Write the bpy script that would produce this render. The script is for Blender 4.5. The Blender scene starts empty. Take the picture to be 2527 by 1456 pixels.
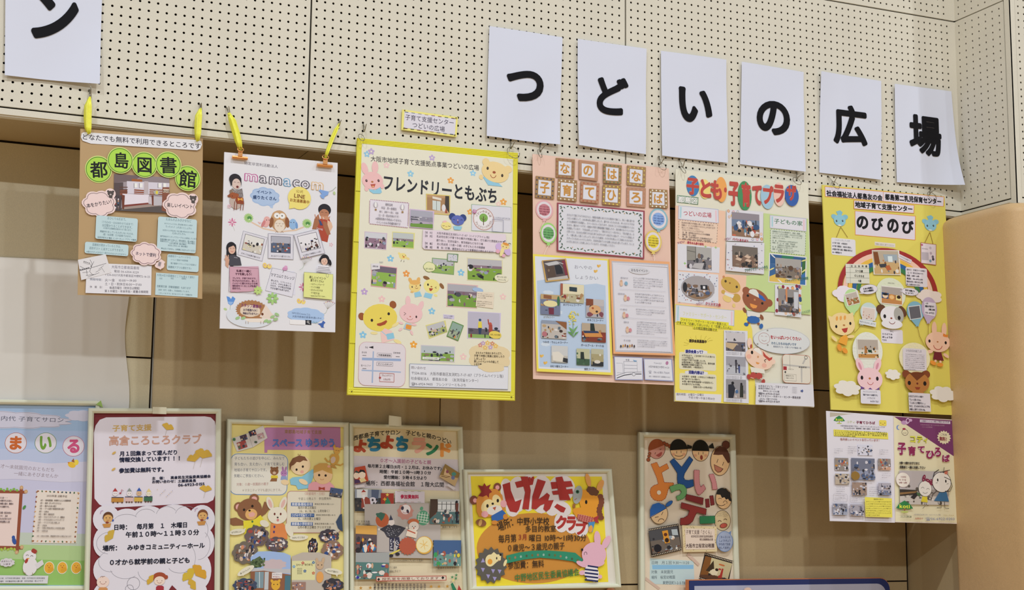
import bpy, bmesh, math, random
from math import sin, cos, pi, radians, sqrt
from mathutils import Vector, Matrix
from mathutils.geometry import tessellate_polygon

# ------------------------------------------------------------------ camera, light, exposure
SC = bpy.context.scene
COL = SC.collection
FPX, YAW, PITCH, ROLL = 3700.24, 0.4105, 0.1423, 0.0095
CAMP = Vector((-0.264, -3.6247, -0.9453))
_f = Vector((sin(YAW)*cos(PITCH), cos(YAW)*cos(PITCH), sin(PITCH)))
_r = Vector((cos(YAW), -sin(YAW), 0)); _u = _r.cross(_f)
RT = _r*cos(ROLL)+_u*sin(ROLL); UP = -_r*sin(ROLL)+_u*cos(ROLL); FW = _f
cam = bpy.data.cameras.new('camera'); cam.sensor_width = 36; cam.lens = FPX/2527*36
cam.clip_start = .05; cam.clip_end = 100
co = bpy.data.objects.new('camera', cam); COL.objects.link(co)
m = Matrix((RT, UP, -FW)).transposed().to_4x4(); m.translation = CAMP
co.matrix_world = m
SC.camera = co
SC.view_settings.view_transform = 'Standard'; SC.view_settings.look = 'None'
SC.view_settings.gamma = 1; SC.view_settings.use_curve_mapping = False
SC.view_settings.exposure = -0.10
wd = bpy.data.worlds.new('world'); SC.world = wd; wd.use_nodes = True
wd.node_tree.nodes['Background'].inputs[0].default_value = (1.0, .95, .87, 1)
wd.node_tree.nodes['Background'].inputs[1].default_value = 0.19
ZF = -2.56      # the hall's floor
def lamp(x, y, z, e, size=.13, col=(.965, 1, 1.02), group=None):
    d = bpy.data.lights.new('hall_lamp', 'AREA'); d.shape = 'DISK'; d.size = size
    d.energy = e; d.color = col
    o = bpy.data.objects.new('hall_lamp', d); o.location = (x, y, z)
    COL.objects.link(o)
    return o
# ceiling lamps of the hall, in rows parallel to the wall
for X, e in ((-5.2, 60), (-2.06, 84), (1.12, 104), (4.75, 66), (8.0, 50)):
    lamp(X, -3.2, 3.6, e)
for X in (-8, -4.8, -1.6, 1.6, 4.8, 8):
    lamp(X, -9.2, 3.6, 165, .3)

def W(x, y, Y):
    "point of the plane at depth Y seen at photograph pixel (x, y)"
    d = RT*((x-1263.5)/FPX) - UP*((y-728)/FPX) + FW
    return CAMP + d*((Y-CAMP.y)/d.y)
def WX(x, y, X):
    d = RT*((x-1263.5)/FPX) - UP*((y-728)/FPX) + FW
    return CAMP + d*((X-CAMP.x)/d.x)

# ------------------------------------------------------------------ colours and materials
GAIN = 1.18
def lin(v): return v/12.92 if v <= .04045 else ((v+.055)/1.055)**2.4
def C(h, g=GAIN):
    if not isinstance(h, str): return h
    n = len(h)
    if n == 3: h = ''.join(k*2 for k in h)
    return tuple(min(.93, lin(int(h[i:i+2], 16)/255)*g) for i in (0, 2, 4))+(1,)
def mat(name, col=None, rough=.6, metal=0, attr=False, bump=0, bscale=200, var=0, vscale=8, spec=.5, coat=0, speck=0):
    m = bpy.data.materials.new(name); m.use_nodes = True
    nt = m.node_tree; b = nt.nodes['Principled BSDF']
    b.inputs['Roughness'].default_value = rough; b.inputs['Metallic'].default_value = metal
    b.inputs['Specular IOR Level'].default_value = spec
    b.inputs['Coat Weight'].default_value = coat; b.inputs['Coat Roughness'].default_value = .12
    tc = nt.nodes.new('ShaderNodeTexCoord')
    if attr:
        a = nt.nodes.new('ShaderNodeAttribute'); a.attribute_name = 'Col'; src = a.outputs['Color']
    else:
        rgb = nt.nodes.new('ShaderNodeRGB'); rgb.outputs[0].default_value = C(col); src = rgb.outputs[0]
    if var:
        n = nt.nodes.new('ShaderNodeTexNoise'); n.inputs['Scale'].default_value = vscale; n.inputs['Detail'].default_value = 5
        nt.links.new(tc.outputs['Object'], n.inputs['Vector'])
        mr = nt.nodes.new('ShaderNodeMapRange'); mr.inputs['From Min'].default_value = .3; mr.inputs['From Max'].default_value = .7
        mr.inputs['To Min'].default_value = 1-var; mr.inputs['To Max'].default_value = 1+var
        nt.links.new(n.outputs['Fac'], mr.inputs['Value'])
        mx = nt.nodes.new('ShaderNodeVectorMath'); mx.operation = 'SCALE'
        nt.links.new(src, mx.inputs[0]); nt.links.new(mr.outputs[0], mx.inputs['Scale']); src = mx.outputs[0]
    if speck:
        n = nt.nodes.new('ShaderNodeTexNoise'); n.inputs['Scale'].default_value = 420; n.inputs['Detail'].default_value = 2
        nt.links.new(tc.outputs['Object'], n.inputs['Vector'])
        mr = nt.nodes.new('ShaderNodeMapRange'); mr.inputs['From Min'].default_value = .3; mr.inputs['From Max'].default_value = .7
        mr.inputs['To Min'].default_value = 1-speck; mr.inputs['To Max'].default_value = 1+speck
        nt.links.new(n.outputs['Fac'], mr.inputs['Value'])
        mx = nt.nodes.new('ShaderNodeVectorMath'); mx.operation = 'SCALE'
        nt.links.new(src, mx.inputs[0]); nt.links.new(mr.outputs[0], mx.inputs['Scale']); src = mx.outputs[0]
    nt.links.new(src, b.inputs['Base Color'])
    if bump:
        n = nt.nodes.new('ShaderNodeTexNoise'); n.inputs['Scale'].default_value = bscale; n.inputs['Detail'].default_value = 3
        nt.links.new(tc.outputs['Object'], n.inputs['Vector'])
        bp = nt.nodes.new('ShaderNodeBump'); bp.inputs['Strength'].default_value = bump; bp.inputs['Distance'].default_value = .002
        nt.links.new(n.outputs['Fac'], bp.inputs['Height']); nt.links.new(bp.outputs[0], b.inputs['Normal'])
    return m
M = dict(
    paper=mat('printed_paper', attr=True, rough=.55, spec=.3),
    lam=mat('laminated_print', attr=True, rough=.35, spec=.4, bump=.25, bscale=28, coat=.25),
    sheet=mat('office_paper', attr=True, rough=.75, spec=.2, bump=.25, bscale=22),
    peg=mat('painted_peg_panel', 'd0ccbf', rough=.62, var=.03, vscale=5, speck=.05, spec=.3),
    trim=mat('painted_trim', 'd0ccbf', rough=.55, var=.03, vscale=6, speck=.04, spec=.3),
    groove=mat('joint_backing', '2c2114', rough=.9),
    hollow=mat('dark_cavity', '120e0b', rough=1),
    board=mat('painted_wall_board', 'a89674', rough=.38, var=.03, vscale=3, speck=.05, spec=.5),
    cream=mat('cream_wall_board', 'c8c0a4', rough=.4, var=.03, vscale=3, speck=.05, spec=.5),
    pad=mat('tan_vinyl_pad', 'c4a478', rough=.5, var=.05, vscale=4, speck=.07, bump=.4, bscale=60),
    film=mat('blank_white_sheet', 'cfcdc9', rough=.45, var=.03, vscale=3, bump=.5, bscale=7),
    alu=mat('ivory_frame_metal', 'd3d6c3', rough=.3, spec=.6, coat=.3),
    wire=mat('bent_steel_wire', '8f8a7c', rough=.3, metal=.85),
    copper=mat('copper_clip_metal', 'd79a62', rough=.25, metal=.9),
    ribbon=mat('yellow_plastic_ribbon', 'f2ea4c', rough=.35, bump=.4, bscale=120, spec=.5),
    tape=mat('translucent_tape', 'd6d3bd', rough=.25, spec=.5),
    wood=mat('hall_floor_wood', 'ad8f68', rough=.4, var=.1, vscale=2),
    steel=mat('joint_steel_strip', 'a7a6a0', rough=.3, metal=.8),
    navy=mat('navy_board', '1c2c66', rough=.5, speck=.05),
    cord=mat('brown_cord', '8a6a28', rough=.7),
    plast=mat('yellow_ridged_plastic', 'd8d23f', rough=.35, var=.03, vscale=10, spec=.5),
)

def mk(name, verts, faces, material, parent=None, origin=(0, 0, 0), cols=None, smooth=False, ns=None, **props):
    me = bpy.data.meshes.new(name)
    ox, oy, oz = origin
    me.from_pydata([(v[0]-ox, v[1]-oy, v[2]-oz) for v in verts], [], faces)
    if cols:
        at = me.color_attributes.new('Col', 'FLOAT_COLOR', 'POINT')
        flat = [k for c in cols for k in c]
        at.data.foreach_set('color', flat)
    me.materials.append(M[material])
    if smooth:
        for p in me.polygons: p.use_smooth = ns is None or p.index < ns
    me.update()
    o = bpy.data.objects.new(name, me); COL.objects.link(o)
    if parent: o.parent = parent
    else: o.location = origin
    for k, v in props.items(): o[k] = v
    return o
def thing(name, label, cat, loc, group=None):
    o = bpy.data.objects.new(name, None); COL.objects.link(o)
    o.location = loc; o.empty_display_size = .05
    o['label'] = label; o['category'] = cat
    if group: o['group'] = group
    return o
def box(V, F, x0, x1, y0, y1, z0, z1):
    n = len(V)
    V += [(x0, y0, z0), (x1, y0, z0), (x1, y1, z0), (x0, y1, z0), (x0, y0, z1), (x1, y0, z1), (x1, y1, z1), (x0, y1, z1)]
    F += [(n, n+3, n+2, n+1), (n+4, n+5, n+6, n+7), (n, n+1, n+5, n+4), (n+1, n+2, n+6, n+5), (n+2, n+3, n+7, n+6), (n+3, n, n+4, n+7)]
def tube(V, F, pts, r, n=8, flat=1.0, caps=True):
    pts = [Vector(p) for p in pts]; base = len(V); prev = None
    for i, p in enumerate(pts):
        t = (pts[min(i+1, len(pts)-1)]-pts[max(i-1, 0)]).normalized()
        a = prev if prev is not None else (Vector((0, 1, 0)) if abs(t.y) < .9 else Vector((1, 0, 0)))
        a = (a - t*a.dot(t)).normalized(); b = t.cross(a); prev = a
        for k in range(n):
            q = p + a*(cos(2*pi*k/n)*r*flat) + b*(sin(2*pi*k/n)*r)
            V.append(tuple(q))
    for i in range(len(pts)-1):
        for k in range(n):
            F.append((base+i*n+k, base+i*n+(k+1) % n, base+(i+1)*n+(k+1) % n, base+(i+1)*n+k))
    if caps:
        F.append(tuple(base+k for k in range(n))[::-1]); F.append(tuple(base+(len(pts)-1)*n+k for k in range(n)))

# ------------------------------------------------------------------ lettering
_G = {}
def glyph(ch, off, hi=False):
    "outline of one character as triangles; heavier weights stack shifted copies of it"
    k = (ch, off, hi)
    if k in _G: return _G[k]
    if off >= .01:
        vs, fs, adv = glyph(ch, 0, hi or off > .028); r = off; V = []; F = []
        n_ = 24 if hi else (4 if off < .02 else (8 if off < .03 else 12))
        K = [(r*cos(2*pi*(i+.5)/n_), r*sin(2*pi*(i+.5)/n_)) for i in range(n_)]
        if r > .028: K += [(r*.45*cos(2*pi*i/6), r*.45*sin(2*pi*i/6)) for i in range(6)]
        for k_, (a, b) in enumerate(K):
            n = len(V); V += [(x+a, y+b, k_*7e-6) for x, y, z in vs]; F += [(i+n, j+n, l+n) for i, j, l in fs]
        _G[k] = (V, F, adv); return _G[k]
    if off: return glyph(ch, 0, hi)
    cu = bpy.data.curves.new('g', 'FONT'); cu.body = ch; cu.resolution_u = 6 if hi else 2
    o = bpy.data.objects.new('g', cu)
    COL.objects.link(o)
    dg = bpy.context.evaluated_depsgraph_get()
    me = bpy.data.meshes.new_from_object(o.evaluated_get(dg), depsgraph=dg)
    me.calc_loop_triangles()
    vs = [(v.co.x, v.co.y, 0) for v in me.vertices]; fs = [tuple(t.vertices) for t in me.loop_triangles]
    bpy.data.objects.remove(o); bpy.data.curves.remove(cu); bpy.data.meshes.remove(me)
    if ord(ch) > 0x2E80 or ch in '☎★♡♪〒～…◆●・': adv = 1.0
    elif ch == ' ': adv = .3
    else: adv = (max(v[0] for v in vs)+.07) if vs else .3
    _G[k] = (vs, fs, adv)
    return _G[k]

LAY = 2.0e-5
class Art:
    "flat or thin shapes on one plane Y; coordinates are photograph pixels turned into places on that plane"
    def __init__(s, poster, name, lift=0.0, material=None, **props):
        s.P = poster; s.name = name; s.Y = s.Y0 = poster.lv; s.lift = lift; s.V = []; s.F = []; s.K = []
        s.TV = []; s.TF = []; s.TK = []; s.st = []; s.mat = material or poster.mat; s.props = props
        s.tname = 'lettering'
    # --- local frames
    def loc(s, x, y):
        p = W(x, y, s.Y); sx = W(x+8, y, s.Y).x-W(x-8, y, s.Y).x; sz = W(x, y-8, s.Y).z-W(x, y+8, s.Y).z
        return p.x, p.z, sx/16, sz/16
    def push(s, x, y, rot=0, k=1, kx=1):
        X, Z, sx, sz = s.loc(x, y) if not s.st else (None,)*4
        if s.st: raise RuntimeError
        s.st.append((X, Z, sx, sz, radians(rot), k, kx)); return s
    def pop(s): s.st.pop()
    def P2(s, x, y, dx=0, dy=0, rot=0):
        if rot:
            r = radians(rot); dx, dy = dx*cos(r)-dy*sin(r), dx*sin(r)+dy*cos(r)
        if s.st:
            X, Z, sx, sz, R, k, kx = s.st[-1]
            a, b = (x+dx)*k*kx, (y+dy)*k
            a, b = a*cos(R)-b*sin(R), a*sin(R)+b*cos(R)
            return X+sx*a, Z-sz*b
        X, Z, sx, sz = s.loc(x, y)
        return X+sx*dx, Z-sz*dy
    # --- output
    def poly(s, P, c, t=0):
        "P: points of the plane (X, Z); t: thickness"
        c = C(c); n = len(s.V); Y0 = s.Y; s.Y -= (t+LAY); 
        tris = tessellate_polygon([[Vector((p[0], p[1], 0)) for p in P]])
        A = sum(P[i][0]*P[(i+1) % len(P)][1]-P[(i+1) % len(P)][0]*P[i][1] for i in range(len(P)))
        s.V += [(p[0], s.Y, p[1]) for p in P]; s.K += [c]*len(P)
        for a, b, d in tris:
            ar = (P[b][0]-P[a][0])*(P[d][1]-P[a][1])-(P[d][0]-P[a][0])*(P[b][1]-P[a][1])
            s.F.append((n+a, n+b, n+d) if ar > 0 else (n+a, n+d, n+b))
        if t:
            k = len(P); e = tuple(v*.85 for v in c[:3])+(1,)
            s.V += [(p[0], s.Y, p[1]) for p in P]+[(p[0], Y0+2e-4, p[1]) for p in P]; s.K += [e]*(2*k)
            for i in range(k):
                j = (i+1) % k; q = (n+k+i, n+2*k+i, n+2*k+j, n+k+j)
                s.F.append(q if A > 0 else q[::-1])
        return P
    def q(s, pts, c, t=0): return s.poly([s.P2(x, y) for x, y in pts], c, t)
    def r(s, x, y, w, h, c, rot=0, rad=0, t=0):
        "rectangle, top left at (x, y) along the wall's own horizontals; rot turns it about its centre"
        pts = []
        if rad:
            for (cx, cy, a0) in ((w-rad, rad, -90), (w-rad, h-rad, 0), (rad, h-rad, 90), (rad, rad, 180)):
                for k in range(5):
                    a = radians(a0+90*k/4); pts.append((cx+rad*cos(a), cy+rad*sin(a)))
        else: pts = [(0, 0), (w, 0), (w, h), (0, h)]
        cx, cy = w/2, h/2
        X = []
        ca, sa = cos(radians(rot)), sin(radians(rot))
        for a, b in pts:
            a -= cx; b -= cy
            X.append(s.P2(x, y, cx+a*ca-b*sa, cy+a*sa+b*ca))
        return s.poly(X, c, t)
    def R4(s, x0, y0, x1, y1, x2, y2, x3, y3, c, t=0): return s.q([(x0, y0), (x1, y1), (x2, y2), (x3, y3)], c, t)
    def e(s, x, y, rx, ry, c, rot=0, t=0, n=20, a0=0, a1=360):
        full = abs(a1-a0) >= 360
        P = [s.P2(x, y, rx*cos(radians(a0+(a1-a0)*k/(n if full else n-1))), ry*sin(radians(a0+(a1-a0)*k/(n if full else n-1))), rot) for k in range(n)]
        return s.poly(P, c, t)
    def l(s, pts, w, c, closed=False, rel=None):
        "stroke of width w px through pts; rel=(x,y): pts are offsets along the wall axes"
        if rel: Q = [s.P2(rel[0], rel[1], a, b) for a, b in pts]; sc = s.loc(*rel)[3] if not s.st else None
        else: Q = [s.P2(a, b) for a, b in pts]; sc = s.loc(*pts[0])[3] if not s.st else None
        if s.st: sc = s.st[-1][3]*s.st[-1][5]
        w = w*sc/2; n = len(Q); c = C(c); s.Y -= LAY
        if closed: Q = Q+[Q[0]]; n += 1
        L = []; 
        for i in range(n):
            a = Q[max(i-1, 0)]; b = Q[min(i+1, n-1)]
            if closed and i in (0, n-1): a = Q[n-2]; b = Q[1]
            dx, dz = b[0]-a[0], b[1]-a[1]; d = sqrt(dx*dx+dz*dz) or 1
            L.append((-dz/d*w, dx/d*w))
        k = len(s.V)
        for (X, Z), (nx, nz) in zip(Q, L):
            s.V += [(X+nx, s.Y, Z+nz), (X-nx, s.Y, Z-nz)]; s.K += [c, c]
        for i in range(n-1): s.F.append((k+2*i+1, k+2*i+3, k+2*i+2, k+2*i))
    def arc(s, x, y, rx, ry, a0, a1, w, c, rot=0, n=12):
        r = radians(rot)
        P = []
        for k in range(n+1):
            a = radians(a0+(a1-a0)*k/n); dx, dy = rx*cos(a), ry*sin(a)
            P.append((dx*cos(r)-dy*sin(r), dx*sin(r)+dy*cos(r)))
        if s.st: s.l([(x+a, y+b) for a, b in P], w, c)
        else: s.l(P, w, c, rel=(x, y))
    def ring(s, x, y, rx, ry, w, c, rot=0): s.arc(x, y, rx, ry, 0, 360, w, c, rot, 24)
    def cl(s, x, y, rx, ry, c, n=8, amp=.16, t=0, ph=0, rot=0):
        P = []
        for k in range(n*5):
            a = 2*pi*k/(n*5)+ph; b = abs(sin((a-ph)*n/2)); f = 1-amp+amp*b
            P.append(s.P2(x, y, rx*f*cos(a), ry*f*sin(a), rot))
        return s.poly(P, c, t)
    def cll(s, x, y, rx, ry, w, c, n=8, amp=.16, ph=0):
        P = []
        for k in range(n*5+1):
            a = 2*pi*k/(n*5)+ph; b = abs(sin((a-ph)*n/2)); f = 1-amp+amp*b
            P.append((rx*f*cos(a), ry*f*sin(a)))
        if s.st: s.l([(x+a, y+b) for a, b in P], w, c)
        else: s.l(P, w, c, rel=(x, y))
    def star(s, x, y, r, c, n=5, inn=.42, ph=-90, t=0, ry=None):
        ry = ry or r
        return s.poly([s.P2(x, y, (r if k % 2 == 0 else r*inn)*cos(radians(ph+180*k/n)), (ry if k % 2 == 0 else ry*inn)*sin(radians(ph+180*k/n))) for k in range(2*n)], c, t)
    def fl(s, x, y, r, c, cc='fff6c8', n=5, ph=-90):
        P = []
        for k in range(n*6):
            a = 2*pi*k/(n*6); f = .55+.45*abs(cos((a)*n/2))
            P.append(s.P2(x, y, r*f*cos(a+radians(ph)), r*f*sin(a+radians(ph))))
        s.poly(P, c); s.e(x, y, r*.25, r*.25, cc, n=8)
    def frame(s, x, y, w, h, lw, c, rad=0, rot=0):
        pts = []
        if rad:
            for (cx, cy, a0) in ((w-rad, rad, -90), (w-rad, h-rad, 0), (rad, h-rad, 90), (rad, rad, 180)):
                for k in range(5):
                    a = radians(a0+90*k/4); pts.append((cx+rad*cos(a), cy+rad*sin(a)))
        else: pts = [(0, 0), (w/2, 0), (w, 0), (w, h/2), (w, h), (w/2, h), (0, h), (0, h/2)]
        ca, sa = cos(radians(rot)), sin(radians(rot)); cx, cy = w/2, h/2
        pts = [(cx+(a-cx)*ca-(b-cy)*sa, cy+(a-cx)*sa+(b-cy)*ca) for a, b in pts]
        if rad or s.st:
            if s.st: s.l([(x+a, y+b) for a, b in pts], lw, c, closed=True)
            else: s.l(pts, lw, c, closed=True, rel=(x, y))
        else:
            k = pts[::2]
            for i in range(4): 
                s.l([k[i], k[(i+1) % 4]], lw, c, rel=(x, y))
    def t(s, txt, x0, y0, x1, y1, h, c, b=0, out=None, curve=0, colors=None, sk=0):
        "lettering from left middle (x0,y0) to right middle (x1,y1), character height h px"
        if s.st: A = s.P2(x0, y0); B = s.P2(x1, y1); sz = s.st[-1][3]*s.st[-1][5]
        else: A = s.P2(x0, y0); B = s.P2(x1, y1); sz = s.loc(x0, y0)[3]
        if out: s.t(txt, x0, y0, x1, y1, h, out[0], b+out[1], None, curve)
        s.Y -= LAY*1.0; s.dirtyt = True
        H = h*sz; dx, dz = B[0]-A[0], B[1]-A[1]; L = sqrt(dx*dx+dz*dz); ux, uz = dx/L, dz/L
        gl = [glyph(ch, b) for ch in txt]; tot = sum(g[2] for g in gl); fx = L/tot; fy = H/.98
        pos = 0
        for i, (vs, fs, adv) in enumerate(gl):
            k = len(s.TV); cc = C(colors[i % len(colors)] if colors else c)
            for gx, gy, gz in vs:
                u = (pos+gx)*fx; v = (gy-.38)*fy
                u += sk*v
                if curve: v += curve*sz*(1-((u/L)*2-1)**2)
                s.TV.append((A[0]+ux*u-uz*v, s.Y-gz, A[1]+uz*u+ux*v)); s.TK.append(cc)
            for f in fs: s.TF.append((k+f[0], k+f[1], k+f[2]))
            pos += adv
        if b >= .01: s.Y -= 1.5e-4
    def fit(s, ch, x0, y0, x1, y1, c, b=0, out=None, rot=0):
        "one character stretched into the box x0,y0 - x1,y1 (along the wall axes)"
        if out: s.fit(ch, x0, y0, x1, y1, out[0], b+out[1], None, rot)
        vs, fs, adv = glyph(ch, b); s.Y -= LAY; c = C(c)
        v0 = glyph(ch, 0)[0]; a0, a1 = min(v[0] for v in v0)-b, max(v[0] for v in v0)+b; b0, b1 = min(v[1] for v in v0)-b, max(v[1] for v in v0)+b
        n = len(s.TV); cx, cy = (x0+x1)/2, (y0+y1)/2; o = (b-.0 if out is None else 0)
        for gx, gy, gz in vs:
            p = s.P2(cx, cy, ((gx-a0)/(a1-a0)-.5)*(x1-x0), (.5-(gy-b0)/(b1-b0))*(y1-y0), rot)
            s.TV.append((p[0], s.Y-gz, p[1])); s.TK.append(c)
        s.TF += [(n+i, n+j, n+l) for i, j, l in fs]
        s.Y -= 1.5e-4 if b >= .01 else 0
    def h(s, txt, x, y, w, h, c, b=0, **k):
        "lettering along the wall's horizontal, left middle at (x, y), w px long"
        if s.st: s.t(txt, x, y, x+w, y, h, c, b, **k); return
        # slope of the wall's horizontals here
        p = W(x, y, s.Y); d = slope(p)
        s.t(txt, x, y, x+w, y+d*w, h, c, b, **k)
    def lines(s, x, y, w, h, rows, c, txt='子育てひろばであそびましょうおやこいっしょに', fill=.6, b=0, seed=1):
        "small body text: rows of running characters"
        rnd = random.Random(seed); n = max(4, int(w/(h/rows*fill)))
        for i in range(rows):
            k = n if i < rows-1 else max(3, int(n*.6)); st = rnd.randrange(len(txt))
            tt = ''.join(txt[(st+j) % len(txt)] for j in range(k))
            sl = 0 if s.st else slope(W(x, y, s.Y))
            yy = y+h*(i+.5)/rows
            s.h(tt, x, yy, w*k/n, h/rows*fill, c, b)
    def photo(s, x, y, w, h, bands, pal, n=30, seed=1, rot=0, big=.16, ext=None, shape=None, y0=.35):
        "a printed snapshot: bands of background, then people and things as small shapes"
        rnd = random.Random(seed); own = not s.st
        if own: s.push(x, y, rot)
        X, Y = (0, 0) if own else (x, y)
        W_, H_ = w/2, h/2
        if shape == 'ell': s.e(X, Y, W_, H_, bands[0][1], n=28)
        elif shape == 'cl': s.cl(X, Y, W_, H_, bands[0][1], n=9, amp=.12)
        else: s.q([(X-W_, Y-H_), (X+W_, Y-H_), (X+W_, Y+H_), (X-W_, Y+H_)], bands[0][1])
        k = .72 if shape else 1
        for (f, c) in bands[1:]:
            if shape:
                s.e(X, Y+H_*.12, W_*.86, H_*.8, c, n=16, a0=8, a1=172)
            else: s.q([(X-W_, Y-H_+2*H_*f), (X+W_, Y-H_+2*H_*(f+rnd.uniform(-.04, .04))), (X+W_, Y+H_), (X-W_, Y+H_)], c)
        for i in range(n):
            a = rnd.uniform(-1, 1)*k; bb = rnd.uniform(-1+2*y0, 1)*k
            rx = rnd.uniform(.03, big)*W_; ry = rnd.uniform(.05, big*1.3)*H_
            a = max(-k+rx/W_, min(k-rx/W_, a)); bb = max(-k+ry/H_, min(k-ry/H_, bb))
            c = rnd.choice(pal)
            if rnd.random() < .5:
                m_ = rnd.randint(5, 7); ph = rnd.uniform(0, 6)
                s.poly([s.P2(X+a*W_+rx*cos(ph+2*pi*j/m_)*rnd.uniform(.6, 1), Y+bb*H_+ry*sin(ph+2*pi*j/m_)*rnd.uniform(.6, 1)) for j in range(m_)], c)
            else: s.e(X+a*W_, Y+bb*H_, rx, ry, c, n=8)
        if ext: ext(s, X, Y, W_, H_)
        if own: s.pop()
    def done(s):
        o = None
        if s.V: o = mk(s.name, s.V, s.F, s.mat, s.P.o, s.P.org, s.K, **s.props)
        if s.TV:
            if o: mk(s.tname, s.TV, s.TF, s.mat, o, s.P.org, s.TK)
            else: mk(s.name, s.TV, s.TF, s.mat, s.P.o, s.P.org, s.TK, **s.props)
        return o
def slope(p):
    a = project(Vector((p.x-.01, p.y, p.z))); b = project(Vector((p.x+.01, p.y, p.z)))
    return (b[1]-a[1])/(b[0]-a[0])
def project(p):
    d = p-CAMP; z = d.dot(FW)
    return 1263.5+FPX*d.dot(RT)/z, 728-FPX*d.dot(UP)/z

class Poster:
    "one top-level thing whose parts are drawn as Art on the plane Y"
    def __init__(s, name, label, cat, Y, bottom, group=None, mat='paper'):
        p = W(bottom[0], bottom[1], Y); s.org = (p.x, Y, p.z); s.Y = s.lv = Y; s.mat = mat
        s.o = thing(name, label, cat, s.org, group); s.arts = []
    def art(s, name='print', lift=0.00012, up=None, **k):
        "a new part lying on what is already there"
        if not s.arts: s.base = s.lv
        a = Art(s, name, lift, **k); s.arts.append(a); return a
    def done(s):
        "let every part lie on whatever earlier part it overlaps, then make the meshes"
        base = s.base; laid = []
        for a in s.arts:
            pts = a.V+a.TV
            if not pts: continue
            xs = [p[0] for p in pts]; zs = [p[2] for p in pts]; bb = (min(xs), max(xs), min(zs), max(zs)); th = a.Y0-a.Y
            y = min([base]+[q[1] for q in laid if q[0][0] < bb[1] and bb[0] < q[0][1] and q[0][2] < bb[3] and bb[2] < q[0][3]])
            d = (y-a.lift)-a.Y0
            a.V = [(p[0], p[1]+d, p[2]) for p in a.V]; a.TV = [(p[0], p[1]+d, p[2]) for p in a.TV]
            laid.append((bb, y-a.lift-th)); a.done()
        return s.o
    def solid(s, name, quad, c, t, material=None, nx=10, nz=10, warp=None, back=0, **props):
        "the board or sheet itself: a gridded slab with real thickness; quad = TL TR BR BL in photograph pixels"
        Q = [W(x, y, s.Y) for x, y in quad]; V = []; F = []; K = []
        cc = C(c)
        for side in (0, 1):
            for j in range(nz+1):
                for i in range(nx+1):
                    u, v = i/nx, j/nz
                    top = Q[0].lerp(Q[1], u); bot = Q[3].lerp(Q[2], u); p = top.lerp(bot, v)
                    d = warp(u, v) if warp else 0
                    V.append((p.x, p.y-d+(t if side else 0), p.z)); K.append(cc)
        N = (nx+1)*(nz+1)
        for j in range(nz):
            for i in range(nx):
                a = j*(nx+1)+i
                F.append((a, a+nx+1, a+nx+2, a+1)); F.append((N+a, N+a+1, N+a+nx+2, N+a+nx+1))
        def side(idx):
            for a, b in zip(idx, idx[1:]):
                n = len(V); V.extend([V[a], V[b], V[N+b], V[N+a]]); K.extend([cc]*4); F.append((n, n+1, n+2, n+3))
        side(list(range(nx+1))); side([nz*(nx+1)+i for i in range(nx+1)]); side([j*(nx+1) for j in range(nz+1)]); side([j*(nx+1)+nx for j in range(nz+1)])
        s.lv = s.Y
        return mk(name, V, F, material or s.mat, s.o, s.org, K, smooth=bool(warp), ns=2*nx*nz, **props)
# ------------------------------------------------------------------ the hall wall
PI2 = .022; XJ1, XJ2, XC = .7415, 1.6560, 2.827
ZG, ZJ, ZB, DR = -.0185, .5915, -.036, .265
def peg_panel(name, u0, u1, v0, v1, us, vs, place, parent, hr=.0033, depth=.007, ph_u=None, ph_v=None):
    "a perforated board: every hole is cut through it; place(u, v, d) puts panel coordinates into the hall"
    V, F = [], []
    pu = ph_u or PI2; pv = ph_v or PI2
    hu, hv = pu/2, pv/2
    ring = [(1, 0), (1, 1), (0, 1), (-1, 1), (-1, 0), (-1, -1), (0, -1), (1, -1)]
    for cu_ in us:
        for cv in vs:
            b = len(V)
            for a, c in ring: V.append(place(cu_+a*hu, cv+c*hv, 0))
            for k in range(8): V.append(place(cu_+hr*cos(k*pi/4), cv+hr*sin(k*pi/4), 0))
            for k in range(8): V.append(place(cu_+hr*cos(k*pi/4), cv+hr*sin(k*pi/4), .0028))
            for k in range(8):
                j = (k+1) % 8
                F.append((b+k, b+j, b+8+j, b+8+k)); F.append((b+8+k, b+8+j, b+16+j, b+16+k))
    a0, a1, c0, c1 = us[0]-hu, us[-1]+hu, vs[0]-hv, vs[-1]+hv
    def q(x0, x1, z0, z1):
        if x1-x0 < 1e-5 or z1-z0 < 1e-5: return
        b = len(V); V.extend([place(x0, z0, 0), place(x1, z0, 0), place(x1, z1, 0), place(x0, z1, 0)]); F.append((b, b+1, b+2, b+3))
    q(u0, a0, v0, v1); q(a1, u1, v0, v1); q(a0, a1, v0, c0); q(a0, a1, c1, v1)
    for x in (u0, u1):
        b = len(V); V.extend([place(x, v0, 0), place(x, v1, 0), place(x, v1, depth), place(x, v0, depth)]); F.append((b, b+1, b+2, b+3))
    for z in (v0, v1):
        b = len(V); V.extend([place(u0, z, 0), place(u1, z, 0), place(u1, z, depth), place(u0, z, depth)]); F.append((b, b+1, b+2, b+3))
    return mk(name, V, F, 'peg', parent)
def slab(name, x0, x1, y0, y1, z0, z1, material, parent=None, **p):
    V, F = [], []; box(V, F, x0, x1, y0, y1, z0, z1); return mk(name, V, F, material, parent, **p)

g = .0023
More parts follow.
